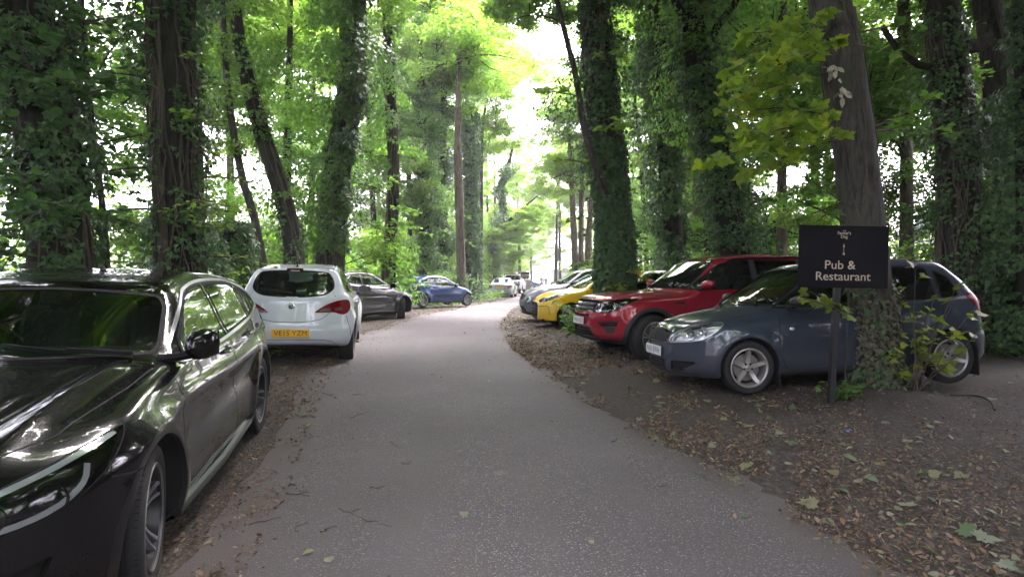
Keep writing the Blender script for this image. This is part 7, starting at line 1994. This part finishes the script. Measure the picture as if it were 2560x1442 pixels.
SALOON = dict(label='silver saloon seen from behind, just before the pickup truck', cat='car',
    L=4.50, W=1.73, H=1.43, wb=2.715, fo=.80, tr=.31, tw=.205, paint=P_SILVER, spokes=7, wstyle='single', rimmat=M['alloy'], d=.05,
    top=[(2.4, .62), (2.2, .74), (2.0, .82), (1.5, .90), (1.1, .95), (.30, 1.34), (.05, 1.40), (-.4, 1.425), (-.9, 1.38), (-1.55, 1.08), (-1.75, 1.03), (-2.12, 1.0), (-2.3, .94)],
    front=[(.1, .18), (.22, .03), (.4, .0), (.62, .02), (.78, .12), (.95, .35)], rear=[(.2, .12), (.32, .01), (.52, .0), (.56, .03), (.90, .06), (.98, .12), (1.05, .2)],
    belt=[(2.2, 1.1), (1.4, 1.08), (1.1, .94), (.5, .92), (-1.2, .95), (-1.6, 1.0), (-2.2, 1.2)], tumble=.46, plan=[(2.2, .04), (1.3, .0), (-1.3, .0), (-2.2, .06)],
    windows=[rpoly([(.70, .95), (.15, 1.27), (-.1, 1.325), (-.40, 1.33), (-.40, .95)], .03), rpoly([(-.48, .955), (-.48, 1.33), (-.85, 1.29), (-1.28, 1.03), (-1.2, .975)], .03)],
    screen=(.97, .68, 1.34, .52), back=rpoly([(-.3, 1.09), (.56, 1.10), (.48, 1.34), (-.3, 1.36)], .05), back_glass=M['glass'], kr=.25,
    patches=[('headlight', 'fq', rpoly([(.5, .58), (.9, .56), (1.3, .74), (1.2, .76), (.7, .70)], .04)), ('grille', 'front', rpoly([(-.1, .50), (.36, .52), (.40, .62), (-.1, .64)], .03)),
             ('tail_light', 'rq', rpoly([(.58, .70), (1.1, .68), (1.16, .88), (.80, .92)], .04)), ('tail_light_clear', 'rq', rpoly([(.72, .76), (1.05, .75), (1.05, .79), (.72, .80)], .01)),
             ('tailgate', 'rear', [(-.1, .55), (.30, .56), (.50, .68), (.60, .90), (.60, .98), (-.1, 1.0)])],
    lamps=[('fq', .8, .64, .05, 'refl')], lamp_dark=False, trims=[('rear', [(0, .86), (.28, .86)], .02, .006, M['chrome'], False)],
    seams=[('rear', [(0, .545), (.30, .55), (.50, .66)]), ('side', [(.80, .93), (.80, .5)])], mirror=(.58, .03, .0), handles=[(-.25, .84), (-1.0, .86)], plates=[('rear', .735, 'BX05 HKV', 0, 6)], sill=.2)
def pick_extra(B, root, ribbon):
    m = MB()
    m.tube([(-1.05, .74, 1.22), (-.98, .70, 1.62), (-.95, .60, 1.74), (-.95, -.60, 1.74), (-.98, -.70, 1.62), (-1.05, -.74, 1.22)], .035, M['gloss_black'], 8)
    m.tube([(-1.0, .70, 1.50), (-1.9, .76, 1.22)], .03, M['gloss_black'], 8); m.tube([(-1.0, -.70, 1.50), (-1.9, -.76, 1.22)], .03, M['gloss_black'], 8)
    m.build('roll_bar', root)
    c = MB(); c.box((-1.75, 0, 1.205), (1.45, 1.36, .03), M['black_plastic'], bev=.01); c.build('load_cover', root)
    b = MB(); b.tube([(-2.50, -.8, .48), (-2.62, -.6, .48), (-2.62, .6, .48), (-2.50, .8, .48)], .05, M['chrome'], 8); b.build('rear_bumper', root)
PICKUP = dict(label='grey double cab pickup truck parked beyond the silver saloon', cat='truck',
    L=5.20, W=1.80, H=1.80, wb=3.0, fo=.88, tr=.38, tw=.245, paint=P_SILVER, spokes=6, wstyle='single', rimmat=M['alloy'], d=.055,
    top=[(2.7, .85), (2.55, 1.0), (2.3, 1.10), (1.6, 1.18), (1.35, 1.20), (.70, 1.66), (.45, 1.74), (0, 1.79), (-.55, 1.77), (-.75, 1.70), (-.92, 1.21), (-1.0, 1.19), (-2.6, 1.19)], top_s=.03,
    front=[(.2, .25), (.32, .06), (.5, .0), (.8, .02), (1.0, .1), (1.15, .3)], rear=[(.3, .14), (.5, .02), (.6, .02), (1.15, .02), (1.22, .06)], r_r=.05, pr=.10, r_side=.06,
    belt=[(2.6, 1.5), (1.6, 1.42), (1.3, 1.18), (.8, 1.15), (-.8, 1.17), (-1.1, 1.4), (-2.6, 1.5)], tumble=.34, plan=[(2.6, .04), (1.4, .0), (-2.6, .02)], flare=.04, lowk=.8,
    windows=[rpoly([(.98, 1.18), (.55, 1.55), (.35, 1.61), (.12, 1.62), (.12, 1.18)], .03), rpoly([(.02, 1.18), (.02, 1.62), (-.55, 1.60), (-.68, 1.19)], .03)], privacy=(1,),
    screen=(1.21, .70, 1.62, .56), back=rpoly([(-.3, 1.28), (.60, 1.28), (.55, 1.62), (-.3, 1.66)], .05),
    patches=[('tail_light', 'rq', rpoly([(.80, .76), (1.02, .76), (1.02, 1.12), (.80, 1.12)], .02)), ('tail_light_clear', 'rq', rpoly([(.82, .88), (1.0, .88), (1.0, .95), (.82, .95)], .01)), ('black_trim', 'rear', [(-.1, 1.20), (.70, 1.20), (.64, 1.72), (-.1, 1.74)]),
             ('headlight', 'fq', rpoly([(.6, .80), (1.1, .82), (1.2, 1.0), (.7, .98)], .04)), ('grille', 'front', rpoly([(-.1, .72), (.46, .74), (.48, .95), (-.1, .97)], .03))],
    lamps=[('fq', .9, .9, .06, 'refl')], seams=[('rear', [(0, .58), (.66, .58), (.68, 1.16)]), ('side', [(-.86, 1.18), (-.86, .5)])], mirror=(.86, .06, .05), handles=[(.2, 1.02), (-.55, 1.02)], sill=.42, sill_f=.42, sill_r=.42, cladding=.05, kr=.0,
    bottom=[(-2.6, .55), (-2.0, .42), (-.9, .36), (.9, .36), (1.8, .36), (2.6, .40)], seats=[(.2, .36), (.2, -.36)], seat_z=.85, extra=pick_extra)

# ------------------------------------------------------------------ the cars: where they stand  (x, y, yaw, pitch, roll, lens height above their wheels)
make_car('crossover_car', Q30, (-2.82, 4.10, -78.6, 2.2, -1.0, 1.402))
make_car('hatchback_car', CORSA, (-3.58, 11.13, 101.4, -2.0, 1.0, 1.207))
make_car('coupe_car', GCOUPE, (-4.75, 19.3, 66, 0.3, 0, 1.235))
make_car('city_car', CITY, (-3.45, 28.9, 44, 0, 0, 1.225))
make_car('hatchback_car', FABIA, (3.75, 8.08, 186.2, 1.9, 0.6, 1.268))
make_car('suv_car', DISCO, (3.36, 11.05, 192.0, 0.4, 0, 1.28))
make_car('hatchback_car', YELLOW, (2.47, 16.7, 188, 0, 0))
make_car('crossover_car', GREYX, (2.28, 19.2, 188, 0, 0))
make_car('hatchback_car', SILV, (2.85, 21.8, 187, 0, 0))
make_car('hatchback_car', WHITE2, (3.15, 24.6, 186, 0, 0))
make_car('estate_car', DARKE, (4.75, 13.7, 10, 0, 0))
make_car('saloon_car', SALOON, (-.62, 46.7, 84.5, 0, 0))
make_car('pickup_truck', PICKUP, (.15, 57.6, 82, 0, 0))
# ------------------------------------------------------------------ sign, far end, small things
SIGNM = plain('charcoal_board', (.0065, .006, .0085), .8, var=.15, scale=20, bump=.05, spec=.12)
POSTM = plain('charcoal_post', (.006, .006, .0075), .5, var=.2, scale=20)
CREAM = plain('cream_lettering', (.42, .34, .27), .7)
def sign(name, label, centre, w, h, yaw, lines, post_foot, tilt=0., arrow=None, posts=1, pw=.045):
    e = empty(name, (centre[0], centre[1], float(ground(centre[0], centre[1])))); tag(e, label, 'sign')
    o = np.array(e.location)
    Rm = Matrix.Translation(Vector(np.array(centre) - o)) @ Matrix.Rotation(math.radians(yaw), 4, 'Z') @ Matrix.Rotation(math.radians(tilt), 4, 'Y')
    b = MB(); b.box((0, 0, 0), (w, .012, h), SIGNM, bev=.002); b.xform(Rm); b.build('board', e, smooth=False)
    t = MB(); face = Rm @ Matrix.Translation((0, -.0075, 0)) @ Matrix.Rotation(PI / 2, 4, 'X')
    for (txt, x, z, size, wd, bold) in lines:
        text_geom(txt, size, CREAM, t, face @ Matrix.Translation((x, z, 0)), width=wd, bold=bold, extrude=.0008)
    if arrow:
        (ax, z0, z1, s) = arrow
        t2 = MB(); t2.box((0, (z0 + z1) / 2, 0), (s * .16, z1 - z0, .0016), CREAM)
        t2.add([(-s * .42, z1 - s, .001), (s * .42, z1 - s, .001), (0, z1 + s * .5, .001)], [[0, 1, 2]], CREAM)
        for q in (0, .45):
            t2.add([(-s * .38, z0 - s * .5 + q * s, .001), (0, z0 + q * s, .001), (s * .38, z0 - s * .5 + q * s, .001), (s * .38, z0 + q * s, .001), (0, z0 + s * .5 + q * s, .001), (-s * .38, z0 + q * s, .001)], [[0, 1, 4, 5], [1, 2, 3, 4]], CREAM)
        t2.V = [v + np.array([ax, 0, 0]) for v in t2.V]
        for v in range(len(t2.V)): pass
        off = t.n; Mx = np.array(face)
        t.V += [v @ Mx[:3, :3].T + Mx[:3, 3] for v in t2.V]
        for f in t2.F: t.F.append([i + off for i in f]); t.M.append(t.slot(CREAM))
        t.n += t2.n
    t.build('lettering', e, smooth=False)
    p = MB()
    for (fx, fy, tx, ty, tz) in post_foot:
        a = np.array([fx, fy, float(ground(fx, fy)) - .15]) - o; c = np.array([tx, ty, tz]) - o
        d = c - a; L = np.linalg.norm(d); d /= L
        xx = np.cross([0, 1, 0], d); xx /= np.linalg.norm(xx); yy = np.cross(d, xx)
        R3 = np.c_[xx, yy, d]
        p.box((a + c) / 2, (pw, pw, L), POSTM, rot=R3, bev=.003)
    p.build('post', e)
    return e
D = 6.6
c = P(2108, 642, D)
sign('direction_sign', 'large charcoal sign on a post reading Pub & Restaurant, in front of the grey trunk', c, 232 / F_PX * D, 155 / F_PX * D, 3.5,
     [('THE', 0, .264, .022, .036, .0), ("Farmer's", 0, .242, .046, .138, .0004), ('Dog', 0, .205, .046, .070, .0004), ('Pub &', -.035, -.088, .125, .325, .0004), ('Restaurant', -.0, -.205, .125, .582, .0004)],
     [(P(2081, 1010, D)[0], D + .03, P(2101, 700, D)[0], D + .030, P(0, 620, D)[2])], tilt=.9, arrow=(-.002, .025, .125, .026), pw=.058)
# thin iron stake behind the post
mb = MB(); f = P(2112, 960, 6.95); tp = P(2123, 730, 7.0); mb.tube([(f[0], f[1], float(ground(f[0], f[1])) - .1), tuple(tp)], .010, POSTM, 8)
o = mb.build('metal_stake'); tag(o, 'thin dark metal stake standing behind the sign post', 'stake')
D = 38.0; c = P(1166, 692, D)
sign('direction_sign', 'small dark sign half hidden by the pale trunk beyond the blue car', c, 40 / F_PX * D, 26 / F_PX * D, 2, [('Pub &', -.0, .03, .14, .36, .002), ('Restaurant', -.0, -.12, .14, .66, .002), ('.', .0, -.2, .02, .02, 0)], [(c[0], D + .04, c[0], D + .04, c[2])], pw=.07)
D = 66.0; c = P(1313, 688, D)
sign('direction_sign', 'car parking sign on a thin post beside the stone pier at the far end', c, 20.5 / F_PX * D, 16 / F_PX * D, 0, [('Car Parking', 0, .05, .15, .66, .003), ('Restaurant', 0, -.12, .13, .60, .003)], [(P(1311, 720, D)[0], D + .05, P(1311, 690, D)[0], D + .05, c[2] + .1)], pw=.07)

STONE = plain('rubble_stone', (.22, .19, .15), .9, var=.6, scale=6, bump=1.0)
r = np.random.default_rng(5)
e = empty('stone_pier', (P(1320, 720, 68)[0], 68, float(ground(2, 68)))); tag(e, 'short rough stone wall end beside the car parking sign', 'wall')
mb = MB()
for k in range(8):
    for q in range(3):
        mb.box(((q - 1) * .24 + (k % 2) * .08 + r.normal(0, .01), r.normal(0, .02), .07 + k * .145), (.26 + r.normal(0, .02), .62, .15), STONE, bev=.03)
mb.build('rubble_wall', e, smooth=False)
mb = MB(); mb.box((0.04, 0, 1.24), (.86, .70, .09), STONE, bev=.03); mb.build('coping', e, smooth=False)

# car park buildings, tents and people in the bright clearing
WHITE = plain('white_canvas', (.72, .72, .70), .8)
CLAD = plain('dark_frame', (.05, .05, .055), .6)
e = empty('event_tent', (9.0, 86, float(ground(9.0, 86)))); tag(e, 'white canvas tent with a dark framed doorway in the bright clearing', 'tent')
mb = MB(); mb.box((0, 0, 1.3), (7.6, 5.0, 2.6), WHITE); mb.build('wall', e, smooth=False)
mb = MB(); mb.add([(-4, -2.7, 2.62), (4, -2.7, 2.62), (4, 2.7, 2.62), (-4, 2.7, 2.62), (-4, 0, 3.7), (4, 0, 3.7)], [[0, 1, 5, 4], [2, 3, 4, 5], [0, 4, 3], [1, 2, 5]], WHITE); mb.build('roof', e, smooth=False)
mb = MB()
for x in (-2.9, -1.6, .6, 1.9): mb.box((x, -2.56, 1.15), (.07, .08, 2.3), CLAD)
mb.box((-2.25, -2.56, 2.3), (1.37, .08, .08), CLAD); mb.box((1.25, -2.56, 2.3), (1.37, .08, .08), CLAD); mb.build('door_frame', e, smooth=False)
e = empty('farm_building', (27, 35, float(ground(27, 35)))); tag(e, 'pale grey building glimpsed between the trunks at the right', 'building')
mb = MB(); mb.box((0, 0, 1.4), (8, 7, 2.8), plain('render_wall', (.42, .42, .44), .9, var=.1, scale=2)); mb.build('wall', e, smooth=False)
mb = MB(); mb.add([(-4.4, -3.9, 2.81), (4.4, -3.9, 2.81), (4.4, 3.9, 2.81), (-4.4, 3.9, 2.81), (-4.4, 0, 4.6), (4.4, 0, 4.6)], [[0, 1, 5, 4], [2, 3, 4, 5], [0, 4, 3], [1, 2, 5]], plain('slate_roof', (.20, .21, .24), .7, var=.2, scale=4)); mb.build('roof', e, smooth=False)
for x in (-2, 2):
    mb = MB(); mb.box((x, -3.53, 1.5), (1.2, .08, 1.2), M['gloss_black'], bev=.01); w_ = mb.build('window', e, smooth=False)

make_car('hatchback_car', generic('blue and white hatchback far off in the clearing, left of the walker', P_BLUE, d=.08), (P(1338, 720, 80)[0] - 1.1, 84, 20, 0, 0))
make_car('hatchback_car', generic('white hatchback far off in the clearing behind the stone pier', P_WHITE, d=.08), (P(1330, 720, 80)[0] - 1.6, 91, 5, 0, 0))

SKIN = plain('skin', (.45, .27, .19), .6)
def person(name, label, x, y, face, top, legs, hair, h=1.75, stride=.18, arm=0.15):
    """a walking figure: one skinned body, with jacket, trousers, shoes and hair over it"""
    e = empty(name, (x, y, float(ground(x, y)))); e.rotation_euler = (0, 0, face); tag(e, label, 'person')
    def skin(nm, J, Ed, mat, root=0):
        me = bpy.data.meshes.new(nm); me.from_pydata([Vector(j[:3]) * h / 1.75 for j in J], Ed, [])
        o = bpy.data.objects.new(nm, me); link(o, e)
        m = o.modifiers.new('skin', 'SKIN'); m.use_smooth_shade = True
        for i, j in enumerate(J):
            rr = j[3] if isinstance(j[3], tuple) else (j[3], j[3])
            me.skin_vertices[0].data[i].radius = (rr[0] * h / 1.75, rr[1] * h / 1.75)
        me.skin_vertices[0].data[root].use_root = True
        sb = o.modifiers.new('sub', 'SUBSURF'); sb.levels = sb.render_levels = 2
        dg = bpy.context.evaluated_depsgraph_get(); m2 = bpy.data.meshes.new_from_object(o.evaluated_get(dg))
        bpy.data.objects.remove(o); m2.materials.clear(); m2.materials.append(mat)
        o2 = bpy.data.objects.new(nm, m2); link(o2, e); return o2
    s = stride
    J = [(0, 0, .93, .11), (0, 0, 1.12, .10), (0, .01, 1.36, .12), (0, .01, 1.47, .055), (0, .02, 1.56, .065), (0, .03, 1.66, .088), (0, .02, 1.72, .06),
         (.09, s * .4, .88, .085), (.10, s * .8, .50, .055), (.10, s * .9, .09, .04), (.11, s * .9 + .14, .04, .035),
         (-.09, -s * .3, .88, .085), (-.10, -s * .5, .50, .055), (-.10, -s * 1.2, .11, .04), (-.11, -s * 1.2 + .13, .04, .035),
         (.19, 0, 1.38, .05), (.25, -arm * .5, 1.12, .038), (.24, arm * .4, .88, .028), (.235, arm * .7, .80, .026),
         (-.19, 0, 1.38, .05), (-.25, arm * .6, 1.12, .038), (-.24, arm * 1.3, .90, .028), (-.235, arm * 1.6, .83, .026)]
    Ed = [(0, 1), (1, 2), (2, 3), (3, 4), (4, 5), (5, 6), (0, 7), (7, 8), (8, 9), (9, 10), (0, 11), (11, 12), (12, 13), (13, 14), (2, 15), (15, 16), (16, 17), (17, 18), (2, 19), (19, 20), (20, 21), (21, 22)]
    # fingers and thumb
    for hd in (18, 22):
        b = np.array(J[hd][:3])
        for k in range(4):
            i = len(J); o1 = np.array([0, (k - 1.5) * .018, -.04]); J.append((*(b + o1), .009)); J.append((*(b + o1 + [0, .008, -.045 + .006 * abs(k - 1)]), .008)); Ed += [(hd, i), (i, i + 1)]
        i = len(J); J.append((*(b + [0, .035, -.015]), .010)); J.append((*(b + [0, .045, -.05]), .008)); Ed += [(hd, i), (i, i + 1)]
    skin('body', J, Ed, SKIN)
    K = [(0, 0, .86, (.165, .13)), (0, 0, 1.0, (.15, .12)), (0, .0, 1.15, (.145, .115)), (0, .01, 1.34, (.165, .125)), (0, .01, 1.44, .08), (.17, 0, 1.40, .075), (.25, -arm * .5, 1.12, .062), (.24, arm * .4, .90, .048), (-.17, 0, 1.40, .075), (-.25, arm * .6, 1.12, .062), (-.24, arm * 1.3, .92, .048)]
    skin('jacket', K, [(0, 1), (1, 2), (2, 3), (3, 4), (3, 5), (5, 6), (6, 7), (3, 8), (8, 9), (9, 10)], top)
    T = [(0, 0, .95, (.155, .12)), (.09, s * .4, .80, .098), (.10, s * .8, .50, .075), (.10, s * .9, .12, .060), (-.09, -s * .3, .80, .098), (-.10, -s * .5, .50, .075), (-.10, -s * 1.2, .14, .060)]
    skin('trousers', T, [(0, 1), (1, 2), (2, 3), (0, 4), (4, 5), (5, 6)], legs)
    mb = MB()
    for sx, yy in ((.105, s * .9), (-.105, -s * 1.2)): mb.ball((sx, yy + .06, .045), (.05, .14, .045), M['black_plastic'], 12, 6)
    mb.build('shoes', e)
    mb = MB(); mb.ball((0, .0, 1.675 * h / 1.75), (.098, .108, .105), hair, 14, 8); mb.build('hair', e)
    mb = MB()
    for sx in (-1, 1): mb.ball((sx * .09, .03, 1.63 * h / 1.75), (.014, .022, .034), SKIN, 8, 5)
    mb.ball((0, .125, 1.62 * h / 1.75), (.014, .020, .024), SKIN, 8, 5); mb.build('face_features', e)
    return e
JK = plain('green_jacket', (.09, .14, .12), .85, var=.15); DT = plain('dark_trousers', (.02, .02, .028), .85); HR = plain('grey_hair', (.25, .23, .2), .9); HB = plain('brown_hair', (.06, .04, .03), .9)
q = P(1354, 725, 76); person('person', 'person in a grey green jacket and dark trousers walking away up the lane', q[0], 76, 0, JK, DT, HR, 1.76)
for i, (px, D, cl, lab) in enumerate(((1365, 84, (.06, .08, .16), 'person in a dark blue top in the clearing, next to the walker'), (1382, 85, (.55, .52, .48), 'person in a pale top before the tent door'), (1392, 84.2, (.12, .12, .14), 'person in a dark top standing at the tent'), (1401, 85.5, (.60, .58, .55), 'person in a cream top right of the tent door'), (1411, 84.6, (.5, .3, .28), 'person in a faded pink top at the right of the tent'))):
    person('person', lab, P(px, 720, D)[0], D, (0, 2.6, 1.2, -1.0, .5)[i], plain('shirt', cl, .85), plain('legwear', (.05, .06, .10) if i % 2 else (.25, .23, .2), .85), (HB, HR, HB, HB, HR)[i], 1.68 + .04 * (i % 3), .08)

# black hose on the ground, twigs, a root, a scrap of blue plastic
pts = [(2380, 988), (2420, 988), (2455, 992), (2480, 1005), (2490, 1025)]
pp = []
for px, py in pts:
    D = 7.0
    for _ in range(25): x = (px - 1280) / F_PX * D; D = (CAM_Z - .03 - float(ground(x, D))) * F_PX / (py - 697)
    pp.append((x, D, float(ground(x, D)) + .03))
mb = MB(); mb.tube(catmull(pp, 6), .011, M['rubber'], 8); o = mb.build('black_hose'); tag(o, 'length of black hose lying on the soil right of the trunk', 'hose')
def on_ground(px, py, dz=0.):
    D = 5.0
    for _ in range(30): x = (px - 1280) / F_PX * D; D = (CAM_Z - float(ground(x, D))) * F_PX / (py - 697)
    return np.array([x, D, float(ground(x, D)) + dz])
mb = MB(); c = on_ground(2122, 1084, .015); mb.add([c + [-.012, -.02, 0], c + [.01, -.025, .004], c + [.016, .02, .012], c + [-.004, .03, .004]], [[0, 1, 2, 3]], plain('blue_plastic', (.08, .16, .60), .4))
o = mb.build('plastic_scrap', smooth=False); tag(o, 'tiny scrap of bright blue plastic on the soil', 'litter')
twigs = [((975, 1112), (1005, 1132)), ((845, 1280), (905, 1305)), ((905, 1305), (975, 1325)), ((735, 1310), (745, 1352)), ((800, 1338), (838, 1328)), ((925, 1226), (950, 1232)), ((880, 990), (905, 991)), ((805, 985), (845, 1000)), ((880, 1050), (920, 1032)), ((1990, 1300), (2040, 1350)), ((2065, 1290), (2085, 1335)), ((1560, 1075), (1600, 1070)), ((1530, 1110), (1550, 1100)), ((1640, 1222), (1672, 1224)), ((2300, 1150), (2380, 1190)), ((720, 1240), (770, 1250)), ((620, 1320), (700, 1300)), ((1000, 1165), (1030, 1168)), ((560, 1190), (600, 1220)), ((1900, 1150), (1990, 1165)), ((2150, 1230), (2200, 1250)), ((1740, 1190), (1790, 1215))]
for i, (a, b) in enumerate(twigs):
    A, B_ = on_ground(*a, .014), on_ground(*b, .014); r = np.random.default_rng(i)
    n = 6; t = np.linspace(0, 1, n)[:, None]; q = A + (B_ - A) * t + np.c_[r.normal(0, .008, (n, 2)), np.abs(r.normal(0, .004, n))]
    mb = MB(); mb.tube(q, np.linspace(.004, .0015, n), STEM, 6); 
    if i % 2: mb.tube([q[2], q[2] + [.03, .02, .005], q[2] + [.05, .05, .003]], .0025, STEM, 5)
    o = mb.build('twig'); tag(o, 'thin broken twig lying on the lane or verge', 'twig', 'twigs on the ground')

# ------------------------------------------------------------------ thin volume added for the milky far glow: everything stands in it
hm = bpy.data.materials.new('haze'); hm.use_nodes = True
hm.node_tree.nodes.remove(hm.node_tree.nodes['Principled BSDF'])
pv = hm.node_tree.nodes.new('ShaderNodeVolumePrincipled')
pv.inputs['Color'].default_value = (.93, .96, .95, 1); pv.inputs['Density'].default_value = .0010; pv.inputs['Anisotropy'].default_value = .3
hm.node_tree.links.new(pv.outputs[0], hm.node_tree.nodes['Material Output'].inputs['Volume'])
mb = MB(); mb.box((0, 0, 13.5), (720, 900, 32), hm); hz = mb.build('haze', smooth=False); hz.location = (0, 150, 0)
tag(hz, 'thin pale haze added in the wood for its milky far glow', kind='stuff')
